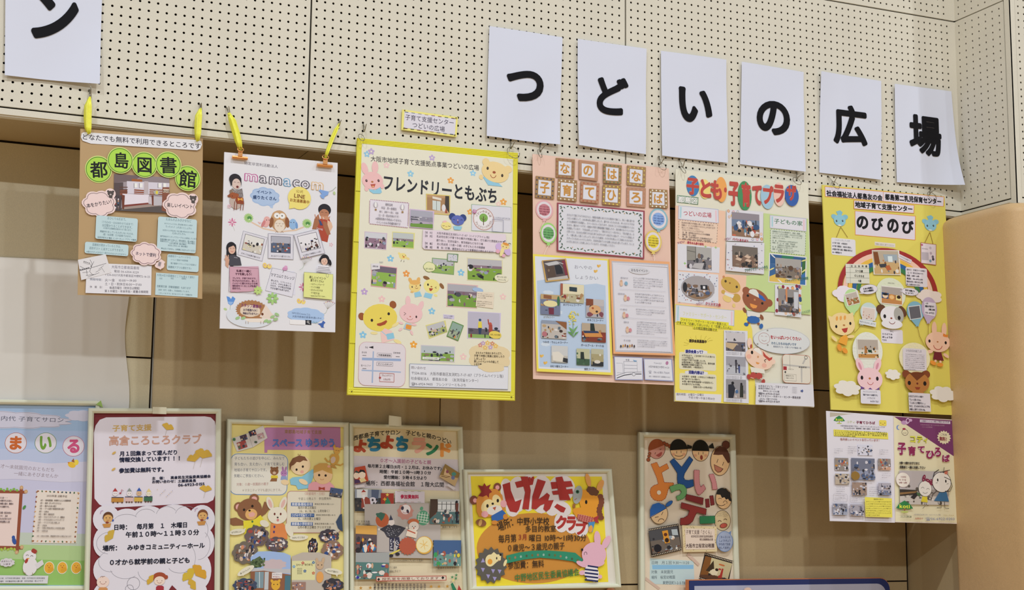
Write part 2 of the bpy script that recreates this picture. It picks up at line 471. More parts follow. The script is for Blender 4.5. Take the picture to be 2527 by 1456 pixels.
# upper wall: boxed-out bulkhead faced with peg board
wall_u = slab('wall_back', -2.2, XC, .0085, .05, ZB+.001, 3.6, 'hollow', kind='structure')
fr = lambda u, v, d: (u, d, v)
rows = [i*PI2 for i in range(27)]; rows2 = [27.78*PI2+i*PI2 for i in range(8)]
peg_panel('peg_panel', -.172+g, XJ1-g, ZG+g, ZJ-g, [i*PI2 for i in range(-7, 34)], rows, fr, wall_u)
peg_panel('peg_panel', -1.10, -.172-g, ZG+g, ZJ-g, [-.20-i*PI2 for i in range(40, -1, -1)], rows, fr, wall_u)
peg_panel('peg_panel', XJ1+g, XJ2-g, ZG+g, ZJ-g, [34.36*PI2+i*PI2 for i in range(41)], rows, fr, wall_u)
peg_panel('peg_panel', XJ2+g, XC, ZG+g, ZJ-g, [76.08*PI2+i*PI2 for i in range(52)], rows, fr, wall_u)
peg_panel('peg_panel', XJ2-.6, XC, ZJ+g, ZJ+.19, [1.32*PI2+1.04+i*PI2 for i in range(80) if 1.32*PI2+1.04+i*PI2 < 2.80], rows2, fr, wall_u)
slab('peg_panel', -1.1, XJ2-.6-g, 0, .007, ZJ+g, ZJ+.19, 'peg', wall_u)
slab('upper_board', -1.1, XC, 0, .007, ZJ+.19+g, 3.6, 'peg', wall_u)
slab('edge_strip', -1.1, XC, -.0004, .008, ZB, ZG-g, 'trim', wall_u)
# underside of the bulkhead
soff = slab('trim_1', -1.1, XC, .004, .0245, ZB-.004, ZB, 'trim', kind='structure')
slab('soffit_board', -1.1, .7535, .026, .262, ZB-.001, ZB+.004, 'board', soff)
slab('soffit_board', .7565, 2.80, .026, .262, ZB-.001, ZB+.004, 'board', soff)
slab('soffit_backing', -1.1, 2.83, .01, .30, ZB+.005, ZB+.009, 'groove', soff)
# recessed wall below
wall_l = slab('wall_recess', -1.4, 2.83, DR+.008, DR+.03, ZF, ZB+.01, 'groove', kind='structure')
def rb(x0, x1, z0, z1): slab('wall_board', x0, x1, DR, DR+.006, z0, z1, 'cream' if x1 < .42 else 'board', wall_l)
ZT = ZB-.006; g2 = .0022
for z0, z1 in ((-.568+g2, ZT), (-1.155+g2, -.568-g2), (-1.74+g2, -1.155-g2), (ZF, -1.74-g2)):
    rb(-1.2, .4185, z0, z1)
    if z0 < -.6: rb(1.2165, 2.790, z0, z1)
rb(1.2165, 1.985, -.568-g2, ZT); rb(1.9875, 2.790, -.568+g2, ZT)
rb(.4255, 1.2135, ZF, ZT)
slab('joint_strip', .4222, .4250, DR-.0012, DR+.004, ZF, ZT, 'steel', wall_l)
# side of the pillar between recess and bulkhead, and the pillar's perforated cheek
pil = slab('wall_right', XC+.0095, 3.6, -.2420, .30, ZF, 3.6, 'hollow', kind='structure')
slab('pillar_board', 2.7975, XC+.0092, .0, DR+.004, ZF, ZB-.001, 'board', pil)
slab('pillar_board', 2.80, XC+.0092, -.243, .0, ZF, ZB-.001, 'board', pil)
sd = lambda u, v, d: (XC+d, -u, v)
cy = [.0180+.0302*i for i in range(7)]
peg_panel('peg_panel', 0, .2170, ZG+g, ZJ+.001-g, cy, rows, sd, pil, ph_u=.0302)
peg_panel('peg_panel', 0, .2170, ZJ+g, ZJ+.19, cy, rows2, sd, pil, ph_u=.0302)
slab('upper_board', XC, XC+.0085, -.217, 0, ZJ+.19+g, 3.6, 'peg', pil)
slab('corner_strip', XC, XC+.0085, -.2480, -.217-2*g, ZB, 3.6, 'trim', pil)
slab('edge_strip', XC, XC+.0085, -.217-2*g, 0, ZB, ZG-g, 'trim', pil)
ff = lambda u, v, d: (u, -.248+d, v)
slab('corner_strip', XC, XC+.0168, -.2484, -.243, ZB, 3.6, 'trim', pil)
fz = [.010+i*.0215 for i in range(34)]
peg_panel('peg_panel', XC+.0178, 3.3, ZG+g, ZJ+.19, [XC+.030+i*PI2 for i in range(20)], fz, ff, pil, ph_v=.0215)
slab('edge_strip', XC+.0168, 3.3, -.248, -.240, ZB, ZG-g, 'trim', pil)
slab('upper_board', XC+.0168, 3.3, -.248, -.240, ZJ+.19+g, 3.6, 'peg', pil)
# floor of the hall and its far shell
slab('floor', -12, 12, -16, .30, ZF-.05, ZF, 'wood', kind='structure')

# padded cover on the lower pillar
def pad():
    o = thing('column_pad', 'tan vinyl pad with rounded corners wrapped round the lower pillar', 'wall pad', (3.05, -.12, ZF))
    bm = bmesh.new()
    x0, x1, y0, y1, z0, z1 = 2.765, 3.36, -.33, .006, ZF+.02, ZB-.012
    r = .032
    P = []
    def corner(cx, cy, r, a0):
        for k in range(7):
            a = radians(a0+90*k/6); P.append((cx+r*cos(a), cy+r*sin(a)))
    corner(x1-.05, y0+.05, .05, -90); corner(x1-r, y1-r, r, 0); corner(x0+.022, y1-.022, .022, 90); corner(x0+.06, y0+.06, .06, 180)
    V, F = [], []
    zs = [z0]+[z0+(z1-r-z0)*k/14 for k in range(1, 15)]+[z1-r+r*sin(a*pi/12) for a in range(1, 7)]
    cx, cy = (x0+x1)/2, (y0+y1)/2
    n = len(P)
    for k, z in enumerate(zs):
        ins = 0 if z <= z1-r else r*(1-cos(math.asin(min(1, (z-(z1-r))/r))))
        lean = .022*max(0, min(1, (z-(-1.1))/1.05))
        for x, y in P:
            sx = (x1-x0-2*ins)/(x1-x0); sy = (y1-y0-2*ins)/(y1-y0)
            V.append((cx+(x-cx)*sx-lean, cy+(y-cy)*sy, z))
    for k in range(len(zs)-1):
        for i in range(n):
            j = (i+1) % n; F.append((k*n+i, k*n+j, (k+1)*n+j, (k+1)*n+i))
    F.append(tuple((len(zs)-1)*n+i for i in range(n)))
    V = [(a-3.05, b+.12, c-ZF) for a, b, c in V]
    mk('pad_cover', V, F, 'pad', o, smooth=True)
pad()

# ------------------------------------------------------------------ hanging hardware
HOOKS = []
def hook(px, py, tip, label, ring=None, drop=.022, Y=-.004, side=1):
    "bent wire peg hook: one prong in the hole at (px,py), a V down to the eye and a free arm up to tip"
    A = W(px, py, .004); B = W(px, py, -.004); E = W(px+(tip[0]-px)*.32, py, -.010); E.z -= drop
    T = W(tip[0], tip[1], -.030)
    o = thing('peg_hook', label, 'hook', tuple(B), 'bent wire hooks in the peg board')
    V, F = [], []
    pts = [A, B, B.lerp(E, .5)+Vector((0, -.004, 0)), E+Vector((-.002, -.003, .002)), E+Vector((.001, -.006, -.003)), E+Vector((.004, -.009, .002)), E.lerp(T, .55), T]
    tube(V, F, [tuple(p-B) for p in pts], .0011, 8)
    mk('bent_wire', V, F, 'wire', o, smooth=True)
    return E
def ring_(cx, cy, rx, ry, label, Y=-.020, cat='ring'):
    o0 = W(cx, cy, Y); a = W(cx+8, cy, Y).x-W(cx-8, cy, Y).x; s_ = a/16
    o = thing('binder_ring', label, cat, tuple(o0), 'thin wire rings through the poster corners')
    V, F = [], []
    pts = [(s_*rx*cos(2*pi*k/22+.3), .010*sin(2*pi*k/22+.3), s_*ry*sin(2*pi*k/22+.3)) for k in range(22)]
    tube(V, F, pts, .0009, 6)
    mk('ring_wire', V, F, 'wire', o, smooth=True)
def ribbon(pts, w, label, ret=.006, Y=-.014):
    "flat plastic ribbon loop hung from a hook, its two tails falling through pts (photograph pixels)"
    P = [W(x, y, Y) for x, y in pts]; o = thing('yellow_ribbon', label, 'ribbon', tuple(P[-1]), 'yellow plastic ribbon loops')
    for side in (-1, 1):
        V, F = [], []
        n = len(P)
        for i, p in enumerate(P):
            f = i/(n-1); ww = w*1.05*(.3+.7*min(1, 4*f, 4.2*(1-f)+.35)); sp = side*w*.15*sin(pi*min(1, f*1.15))
            for k in range(5):
                t = (k/4-.5)*ww
                V.append((p.x-P[-1].x+sp+t, -.002*side-.0022*sin(k*pi/2+side)-(.004 if side > 0 else 0), p.z-P[-1].z))
        for i in range(n-1):
            for k in range(4): F.append((i*5+k, i*5+k+1, (i+1)*5+k+1, (i+1)*5+k))
        ob = mk('ribbon_strand', V, F, 'ribbon', o, smooth=True)
        md = ob.modifiers.new('t', 'SOLIDIFY'); md.thickness = .0005
def clip(cx, cy, label, Y=-.016):
    o0 = W(cx, cy, Y); s_ = (W(cx+8, cy, Y).x-W(cx-8, cy, Y).x)/16
    o = thing('binder_clip', label, 'clip', tuple(o0), 'copper clips on the white poster')
    V, F = [], []
    w = 19*s_; z = -.0006
    prof = [(-.006, .004), (-.010, .0035), (-.0115, 0), (-.010, -.0035), (-.006, -.0045), (-.0045, -.003), (-.0045, .003)]
    for sx in (-1, 1):
        for y, zz in prof: V.append((sx*w, y+.006, zz-.0125*0+sx*w*-.09*0))
    n = len(prof)
    for i in range(n): F.append((i, (i+1) % n, n+(i+1) % n, n+i))
    F.append(tuple(range(n))[::-1]); F.append(tuple(range(n, 2*n)))
    mk('clip_jaw', V, F, 'copper', o)
    V, F = [], []; box(V, F, -5.5*s_, 5.5*s_, -.006, -.0045, .003, 17*s_)
    tube(V, F, [(7.5*s_*cos(2*pi*k/14), -.006+.003*sin(2*pi*k/14), 20*s_+5.5*s_*sin(2*pi*k/14)) for k in range(15)], .0011, 6)
    mk('clip_tongue', V, F, 'copper', o)
# ------------------------------------------------------------------ the big-letter sheets
def curl(bl=0., br=0., tl=0., tr=0., mid=.0021, ph=0.):
    def f(u, v):
        return (.003+mid*sin(3.1*u+ph)*sin(2.3*v+1+ph)+mid*.6*sin(7*u*v+ph)
                + bl*max(0, (1-u)+v-1.15)**2/.7+br*max(0, u+v-1.15)**2/.7+tl*max(0, 2-u-v-1.35)**2/.42+tr*max(0, u+1-v-1.35)**2/.42)
    return f
def title(ch, quad, box_, label, cu):
    Y = -.004
    P = Poster('letter_sheet', label, 'paper sign', Y, ((quad[2][0]+quad[3][0])/2, (quad[2][1]+quad[3][1])/2), 'white sheets spelling the big heading', 'sheet')
    P.solid('paper', quad, 'cfd4ea', .0004, nx=16, nz=22, warp=cu)
    # the printed character, fitted into its measured box, following the sheet's curl
    vs, fs, adv = glyph(ch, {'場': .036, '広': .04}.get(ch, .042), True)
    for _ in range(1):
        x0 = min(v[0] for v in vs); x1 = max(v[0] for v in vs); y0 = min(v[1] for v in vs); y1 = max(v[1] for v in vs)
    Q = [W(x, y, Y) for x, y in quad]; Wd = (Q[1]-Q[0]).length; Hd = (Q[3]-Q[0]).length
    B = [W(x, y, Y) for x, y in box_]       # left-middle, right-middle, top, bottom of the character
    cx = (B[0].x+B[1].x)/2; cz = (B[2].z+B[3].z)/2; w = B[1].x-B[0].x; h = B[2].z-B[3].z
    bm = bmesh.new(); bv = [bm.verts.new((cx+((a-x0)/(x1-x0)-.5)*w, -k, cz+((b-y0)/(y1-y0)-.5)*h)) for a, b, k in vs]
    for f in fs:
        if len(set(f)) == 3: bm.faces.new([bv[i] for i in f])
    bmesh.ops.subdivide_edges(bm, edges=[e for e in bm.edges if e.calc_length() > .02], cuts=1)
    bmesh.ops.triangulate(bm, faces=bm.faces)
    V = []
    for v in bm.verts:
        u = (v.co.x-Q[0].x)/Wd; t = (Q[0].z-v.co.z)/Hd
        V.append((v.co.x, Y-cu(u, t)-.0016+v.co.y, v.co.z))
    bm.verts.index_update(); F = [tuple(k.index for k in f.verts) for f in bm.faces]; bm.free()
    mk('printed_character', V, F, 'sheet', P.o, P.org, [C('15151c', .8)]*len(V))
title('ン', [(14, -95), (254, -72), (244, 211), (11, 187)], [(78, 40), (193, 40), (50, -35), (50, 91)], 'white sheet with bold black katakana n, cut off at the top left corner', curl(bl=.004, br=.010, ph=1))
title('つ', [(1207, 65), (1387, 93), (1377, 359), (1198, 337)], [(1248, 215), (1339, 215), (1290, 175), (1290, 252)], 'white sheet with bold black hiragana tsu, above the yellow-framed poster', curl(bl=.006, br=.010))
title('ど', [(1424, 97), (1594, 121), (1590, 382), (1424, 360)], [(1471, 240), (1549, 240), (1510, 190), (1510, 285)], 'white sheet with bold black hiragana do, above the pink poster', curl(bl=.010, br=.004, ph=2))
title('い', [(1630, 126), (1791, 148), (1793, 403), (1631, 385)], [(1673, 258), (1755, 258), (1700, 217), (1700, 302)], 'white sheet with bold black hiragana i, above the gap between salmon and cream posters', curl(bl=.004, br=.005, ph=3))
title('の', [(1829, 153), (1983, 178), (1981, 426), (1826, 405)], [(1866, 292), (1947, 292), (1900, 249), (1900, 333)], 'white sheet with bold black hiragana no, above the cream and green poster', curl(br=.012, ph=4))
title('広', [(2023, 177), (2174, 200), (2170, 445), (2022, 426)], [(2055, 310), (2136, 310), (2090, 260), (2090, 358)], 'white sheet with bold black kanji for wide, second from the pillar', curl(tl=.006, br=.006, ph=5))
title('場', [(2205, 208), (2346, 226), (2361, 462), (2212, 450)], [(2241, 335), (2319, 335), (2270, 285), (2270, 384)], 'white sheet with bold black kanji for place, curled at its lower corner beside the pillar', curl(br=.034, tl=.004, ph=6))

# small stitched sign between the ribbon posters and the big letters
P = Poster('small_sign', 'small sign with yellow stitched border pinned to the peg board', 'sign', -.008, (1060, 336))
P.solid('backing', [(993, 270), (1130, 289), (1127, 338), (991, 320)], 'e9df83', .004)
a = P.art('sign_card'); a.q([(998, 275), (1125, 294), (1122, 333), (996, 315)], 'd5d3e0', .0006)
for i in range(8):
    cs = ['44586e', '77819c', '93918f', 'b6a172', '8d5f7c', '8a5b46', '526b4e', '5c3547']
    a.l([(999+i*16.4, 276.3+i*2.2), (1007.5+i*16.4, 277.4+i*2.2)], 1.8, cs[i]); a.l([(997+i*16.2, 316.2+i*2.1), (1005.5+i*16.2, 317.2+i*2.1)], 1.8, cs[7-i])
a.t('子育て支援センター', 999.5, 288.5, 1121, 303.5, 14.5, '4e4a60'); a.t('つどいの広場', 1017, 307.5, 1098, 319.5, 14.5, '4e4a60')
for x, y in ((998.5, 272.5), (1125, 291.5), (996.5, 316.5), (1122, 333.5)): b = P.art('corner_pin'); b.e(x, y, 1.6, 1.6, '6b5a1c', t=.0012, n=10)
P.done()
# ------------------------------------------------------------------ brown library poster
PAL_P = ['2b2a30', '3d3b45', '8d7f86', 'd9d4dd', '6f5a4c', 'b98f76', 'c9b3a0', '4e6b8f', 'a24a44', 'e6e2ea', '5a6a58']
PAL_D = ['1d1c20', '2c2b33', '4a4750', '77727c', 'b9b3bd', '8a6f5d', 'c3a892', '34486e', 'd8d4dc']
def eyes(a, x, y, d, r, c='2a211d', ry=None, tilt=0):
    a.e(x-d, y-tilt, r, ry or r*1.3, c, n=10); a.e(x+d, y+tilt, r, ry or r*1.3, c, n=10)
    if r > 1.2: a.e(x-d+r*.3, y-tilt-r*.4, r*.3, r*.3, 'fff', n=6); a.e(x+d+r*.3, y+tilt-r*.4, r*.3, r*.3, 'fff', n=6)
def smile(a, x, y, rx, ry, w, c='8a3a28', rot=0): a.arc(x, y, rx, ry, 20, 160, w, c, rot, 8)

P = Poster('hanging_poster', 'brown kraft paper library poster with five green discs, hung from two yellow ribbons', 'poster', -.013, (345, 732))
P.solid('kraft_sheet', [(198.2, 317.8), (500.8, 341.5), (499, 737.5), (191.8, 727.5)], 'b2966f', .0012, nx=14, nz=18,
        warp=lambda u, v: .0012*sin(5*v+3*u)+.0008*sin(11*u))
P.lv -= .0022
a = P.art('header_label')
a.q([(207, 326.2), (490, 345.8), (496.5, 349), (498.5, 357), (494, 367.5), (486, 371), (224, 354.5), (204, 347.5), (199.5, 338.5), (201.5, 329)], 'dcdde4', .0004)
a.t('どなたでも無料で利用できるところです', 201.5, 336.8, 496, 361, 15.5, '2a2734', .012)
D = [('都', 243.2, 418, 33.6, 222, 266, 419, 418, 42), ('島', 296.5, 396.4, 32.4, 279, 318, 396, 397, 41), ('図', 356.2, 406.9, 32, 336, 376.5, 406.5, 408.5, 42), ('書', 415.1, 406.9, 32.3, 393, 437, 407.5, 408.5, 42), ('館', 463.1, 440, 31.6, 441, 487, 438.5, 444, 44)]
ph = P.art('photo_print', lift=.0002)
ph.q([(281.4, 429.4), (418, 438.4), (417.4, 526), (281, 520)], '9b9098')
ph.q([(281.4, 429.4), (350, 434), (330, 447), (281, 451)], '6f6164'); ph.q([(350, 434), (418, 438.4), (418, 452), (335, 447)], '8b8086')
ph.q([(313, 447), (418, 452), (417.5, 480), (313, 478)], 'cfcad8'); ph.q([(281, 451), (304, 450), (304, 492), (281, 496)], '564a4c')
ph.q([(296, 470), (314, 469), (314, 480), (296, 482)], '7f4a38'); ph.q([(325, 441), (351, 443), (351, 449), (325, 447)], '9a5c34')
for i in range(3): ph.q([(295, 461+i*6), (315, 461+i*6), (315, 463+i*6), (295, 463+i*6)], '5e3d33')
for i in range(3): ph.q([(331, 467+i*5), (356, 469+i*5), (356, 472.5+i*5), (331, 470.5+i*5)], '8c4f3a'); ph.q([(369, 467+i*5), (402, 468+i*5), (402, 471+i*5), (369, 470+i*5)], '8c5a41')
for x in (331, 344, 390, 402): ph.q([(x, 452), (x+8, 452.5), (x+8, 463), (x, 463)], 'e7e6f3'); ph.l([(x, 452), (x, 464)], 1, '5b5058')
ph.q([(356, 447), (366, 447.5), (366, 482), (355, 482)], 'b9aeb4')
ph.q([(302, 478), (368, 481), (367, 502), (303, 508)], 'ddd6e2'); ph.q([(303, 506), (367, 500), (367, 504), (303, 511)], '7c3b33'); ph.q([(281, 514), (417, 508), (417.4, 526), (281, 520)], '57504f')
ph.q([(303, 511), (367, 504), (396, 508), (300, 517)], '9d8c86'); ph.q([(366, 484), (378, 488), (378, 506), (366, 502)], 'c4bcc4'); ph.q([(375, 484), (401, 486), (401, 507), (379, 507)], 'b9b5bd')
ph.q([(374, 482), (379, 482), (379, 508), (375, 506)], '6e3a2b'); ph.q([(401, 462), (417.5, 462), (417.5, 524), (399, 520)], '83503f'); ph.q([(403, 466), (417, 467), (417, 476), (402, 475)], 'cbb9a8')
ph.t('4243', 402, 471, 417.5, 472, 8, '2a2426', .012); ph.e(386, 475, 7, 6, 'aaa8a4'); ph.e(387, 475, 3, 4.5, 'd8c84a')
ph.q([(283, 480), (300, 484), (298, 519), (283, 518)], '4d4347')
for i in range(14): ph.e(285+(i*7) % 14, 485+i*2.3, 1.7, 2.6, PAL_P[i % 9], n=6)
ph.q([(300, 480), (308, 482), (306, 516), (302, 515)], '6e3a2b')
for ch, x, y, r, x0, x1, y0, y1, h in [D[2], D[0], D[1], D[4], D[3]]:
    d = P.art('title_disc'); d.e(x, y, r, r, 'cfe285', t=.0004, n=36); d.e(x, y, r*.94, r*.94, '527f2a', n=36); d.e(x, y, r*.88, r*.88, 'a9d552', n=36)
    d.t(ch, x0, y0, x1, y1, h, '16191a', .02)
def kuma(a, x, y, k=1):
    a.e(x-6*k, y-5*k, 3*k, 3*k, '4d4747', n=10); a.e(x+6*k, y-4.5*k, 3*k, 3*k, '4d4747', n=10); a.e(x, y, 7.8*k, 6.6*k, '534c4b')
    a.e(x, y+8*k, 5*k, 4*k, '534c4b', n=10); eyes(a, x, y-1*k, 3*k, .7*k, '1a1a1a'); a.e(x, y+2.6*k, 2.4*k, 2*k, 'b9aeb0', n=10)
for cx, cy, bx, by, tx in ((244.5, 503.5, 272.8, 477.7, ('本をかりたい！', 213.5, 508.5, 281, 496)), (443.8, 508, 476.3, 490.5, ('楽しいイベント', 411.5, 505.5, 476, 510.5))):
    c = P.art('cloud_label'); c.e(bx-1, by+1, 13.5, 13.5, 'e9cfcf', t=.0004); c.Y += .0004; c.cl(cx, cy, 43.5, 34, 'e9cfcf', n=7, amp=.14, t=.0004)
    c.cll(cx, cy, 38.5, 29.5, 1.5, '857478', n=7, amp=.14); kuma(c, bx, by); c.t(*tx[:1], *tx[1:], 11.5, '2a2734', .012)
BLUE = 'bbd3db'
def note(x, y, w, h, rows, name='blue_note', col=BLUE, tc='4c6a78', rad=5):
    n = P.art(name); n.r(x, y, w, h, col, rad=rad, t=.0003)
    for tt, dx, dy, ww, hh in rows: n.h(tt, x+dx, y+dy, ww, hh, tc, .006)
    return n
note(237.3, 531.5, 104, 58, [('おひとり15点まで。', 27, 7, 50, 7.4), ('（うちDVD・CDはあわせて5点まで）', 11, 16, 83, 6.6), ('15日間かりることができます。', 14, 24.5, 78, 7.4), ('※大阪市立図書館全館あわせて数えます。', 17, 31.5, 72, 4.8), ('順番待ちをしている人がいないものは、', 9, 39.5, 86, 5.6), ('1回（15日間）だけ延長できます。', 16, 47, 74, 5.6), ('延長手続きは 電話 インターネット アプリ で簡単！', 3, 54, 99, 5.2)])
note(390, 534.5, 97, 84, [('えほんのよみきかせなど', 18, 6.5, 64, 7.6), ('あかちゃんとえほん 第1金曜11時から11時半', 15, 17, 70, 4.6), ('ちっちゃい！ふれあいとしょかん', 18, 24.5, 65, 6), ('幼児から小学生向け 毎土曜14時30分から15時', 11, 33.5, 77, 4.4), ('えほんのじかん', 34, 41, 34, 5.8), ('専門学校ボランティアグループさんも参加しています', 5, 48.5, 90, 4.8), ('新高図書の森うみあいに（第1金曜日・第1水曜日）', 5, 56, 88, 4.8), ('新高おはなし・うたしろう・アーカイブ（第2水曜日）', 5, 60.5, 88, 4.4), ('えほん読む隊（第3木曜日）', 27, 66, 45, 4.4), ('おはなしのはらっぱ（第3水曜日）', 24, 71, 51, 4.4), ('申込はいりません。お気軽にお立ちよりください', 7, 78.5, 86, 4.6)])
note(210, 596.3, 109, 28.5, [('図書館が閉まっているときは、', 18, 7, 73, 7), ('返却ポスト に返すことができます。', 10, 15.5, 89, 7.2), ('※壊れやすいCDなど一部のものは入れられません。', 3, 24.5, 103, 5.4)])
w = P.art('white_card'); w.q([(262, 650.5), (374.3, 655), (372.8, 728.6), (210.8, 723), (212.8, 680)], 'dcdbe3', .0003)
for tt, x0, y0, x1, y1, hh, cc in (('大阪市立都島図書館', 275, 658.5, 344, 661.5, 8.2, '55506a'), ('電話 06-6354-3229', 281, 669, 342.5, 672.3, 7, '4a4658'), ('〒534-0027大阪市都島区中野町2-16-25', 257, 677.5, 370.5, 683, 6.8, '4a4658'), ('開館時間：', 221.5, 688.7, 257, 691, 6.4, '56617a'), ('火～金　10:00～19:00', 258.5, 691, 337, 692.5, 7.6, '4a4658'), ('土・日・祝休日10:00～17:00', 258.5, 700.2, 349.5, 702.5, 7.6, '4a4658'), ('休　館　日：', 221.5, 707.6, 257, 709, 6.4, '4a4658'), ('毎週月曜日（祝休日は開館）', 270, 710, 349, 711.6, 7, '4a4658'), ('第３木曜日・年末年始・蔵書点検期間', 258, 718, 366, 720.5, 7, '4a4658')):
    w.t(tt, x0, y0, x1, y1, hh, cc, .004)
mp = P.art('map_card'); mp.q([(192, 641.3), (260.7, 627.4), (274.6, 673), (200.5, 691.5)], 'd9d7dc', .0003)
for pts, lw in (([(222, 641), (228, 652), (221, 670), (229, 679)], .9), ([(198, 668), (222, 662), (262, 650)], .9), ([(205, 648), (216, 652), (227, 653)], .6), ([(212, 680), (236, 677)], .8), ([(216, 684), (245, 673)], .7), ([(213, 666), (215, 679)], .8), ([(232, 645), (227, 655)], .6), ([(197, 657), (207, 662)], .8), ([(243, 665), (256, 655)], .5), ([(250, 660), (258, 672)], .5), ([(236, 672), (250, 664)], .5), ([(203, 673), (218, 671)], .6), ([(209, 636), (224, 633)], .5)):
    mp.l(pts, lw, '37343e')
mp.e(224.5, 656.5, 1.3, 1.3, '222', n=8); mp.t('都島図書館', 196, 666.5, 221, 660.5, 3.2, '37343e', .01); mp.t('都島本通', 206, 645, 222, 650, 3, '37343e')
c = P.art('cloud_label'); c.q([(381, 655), (397, 640), (407, 647), (396, 666), (383, 660)], 'e9cfcf', .0004); c.Y += .0004; c.e(394, 655, 11, 9, 'e9cfcf', t=.0004); c.Y += .0004; c.cl(360, 626.8, 39, 29.5, 'e9cfcf', n=9, amp=.12, t=.0004)
c.cll(359.5, 626.6, 34.5, 25.5, 1.4, '7b5f6c', n=9, amp=.12); c.r(389.5, 645.5, 8, 13.5, 'c9b6ba', rot=12, rad=1); c.r(390.7, 647, 5.6, 9.5, '8d8489', rot=12); c.t('ネットで便利', 333.5, 625.5, 385, 630.5, 10, '2a2547', .015)
note(413, 626.5, 79, 40, [('図書館ホームページから', 2, 5, 56, 6), ('イベント情報や休館情報', 8, 14, 43, 5), ('電子書籍やクラシックなどの音楽も！', 8, 23, 66, 5), ('図書館アプリも便利です♪', 2, 32, 60, 6)])
note(385, 672.8, 106, 55, [('大阪24区の図書館どこでも使えて便利！', 2, 5.5, 97, 6.4), ('北区', 8, 14, 8, 4.6), ('旭区', 36, 14, 8, 4.6), ('城東区', 63, 14.5, 12, 4.6), ('自動車文庫（移動図書館）もあります', 2, 33, 84, 6.2), ('友渕・内代・毛馬へ、月1回巡回しています。', 6, 42, 79, 4.8), ('くわしくは チラシ または カウンターで御案内を', 6, 50, 84, 4.6)], rad=0)
P.done()


# ------------------------------------------------------------------ white clip-hung poster
P = Poster('hanging_poster', 'white poster with an owl and cut-out children, held by two copper clips', 'poster', -.013, (685, 815))
P.solid('white_board', [(553.8, 375.2), (833.2, 402), (827.3, 820), (542.5, 810.5)], 'dbdbe2', .005, nx=2, nz=2)
a = P.art('logo_card')
a.t('特定非営利活動法人', 602.5, 402, 686, 411.5, 8.5, '6a6674', .002)
cs = ['b9649a', '5c5a66', '5c5a66', '6c9fc4', '5c5a66', '5c5a66', 'd9b98c']
X = [602.5, 640.5, 663, 700, 722, 743, 768, 802]
for i, ch in enumerate('mamacom'):
    x0, x1 = X[i], X[i+1]-1.5; y = 427.5+(x0-602)*.128
    a.t(ch, x0, y+3.5, x1-1, y+3.5+(x1-x0)*.11, 36, cs[i], .05); a.t(ch, x0+.6, y+3.5, x1-1.4, y+3.5+(x1-x0)*.11, 36, 'dfdce6', .006)
a.l([(605, 444), (650, 449), (790, 459)], .6, 'b3b1bb')
# speech balloons
b = P.art('speech_balloon'); b.cl(654, 485.5, 37.5, 24, 'a9bfe0', n=9, amp=.1); b.q([(662, 505), (675, 503), (673, 514), (668, 513)], 'a9bfe0'); b.cll(654, 485.5, 35.5, 22, .8, '8fabd6', n=9, amp=.1)
b.t('イベント', 633, 473, 672, 476, 9, '23406f', .028); b.t('盛りたくさん', 624, 486, 682.5, 490.5, 9.5, '23406f', .028)
b = P.art('speech_balloon'); b.e(738.5, 489, 28.5, 28, 'e8d77c', n=28); b.q([(714, 502), (728, 513), (713, 515.5)], 'e8d77c')
b.t('公式', 730, 471.5, 748, 474, 7.5, '8b6a2a', .01); b.t('LINE', 725, 482, 753, 486.5, 13.5, '7a4a20', .02); b.t('お友達募集中', 714.5, 493, 763.5, 499.5, 9, '9c6a2c', .015)
# the boy with a toy deer, cut from a photograph
b = P.art('child_cutout', label='cut-out of a laughing toddler with a brown deer'); b.e(582, 496, 16, 20, 'b9a79f'); b.e(580, 443, 15, 14, '27242b'); b.q([(566, 445), (570, 460), (575, 450), (594, 450), (596, 462), (595, 440), (580, 432)], '27242b')
b.e(583, 454, 10.5, 13, 'd2bcb4'); b.arc(579, 451, 2.5, 1.5, 200, 340, .9, '5d4540'); b.arc(588, 452, 2.5, 1.5, 200, 340, .9, '5d4540'); b.e(585.5, 461.5, 3.2, 3, '6c2c2c')
b.q([(571, 464), (580, 470), (590, 468), (597, 465), (600, 485), (592, 489), (577, 480)], '776f6f'); b.q([(566, 470), (574, 466), (578, 480), (567, 482)], '857263')
for i in range(12): b.l([(574+(i % 6)*4, 470+(i//6)*9), (577+(i % 6)*4, 476+(i//6)*9)], .6, 'cbc5c8')
b.cl(577, 483, 13.5, 8, '9a5433', n=5); b.q([(560, 483), (567, 480), (570, 486), (564, 487)], '8d4d30'); b.q([(583, 486), (600, 488), (602, 504), (584, 503), (580, 494)], '8f4428'); b.q([(586, 488), (592, 491), (598, 488), (599, 496), (592, 493), (587, 496)], 'd9a14a')
for x, y in ((578, 503), (584, 502), (594, 503), (600, 503)): b.l([(x+1, y-6), (x, y+6), (x-1, y+16)], 1.5, '7e3d2a')
b.e(573, 484, 1, 1.2, '1c1412', n=6)
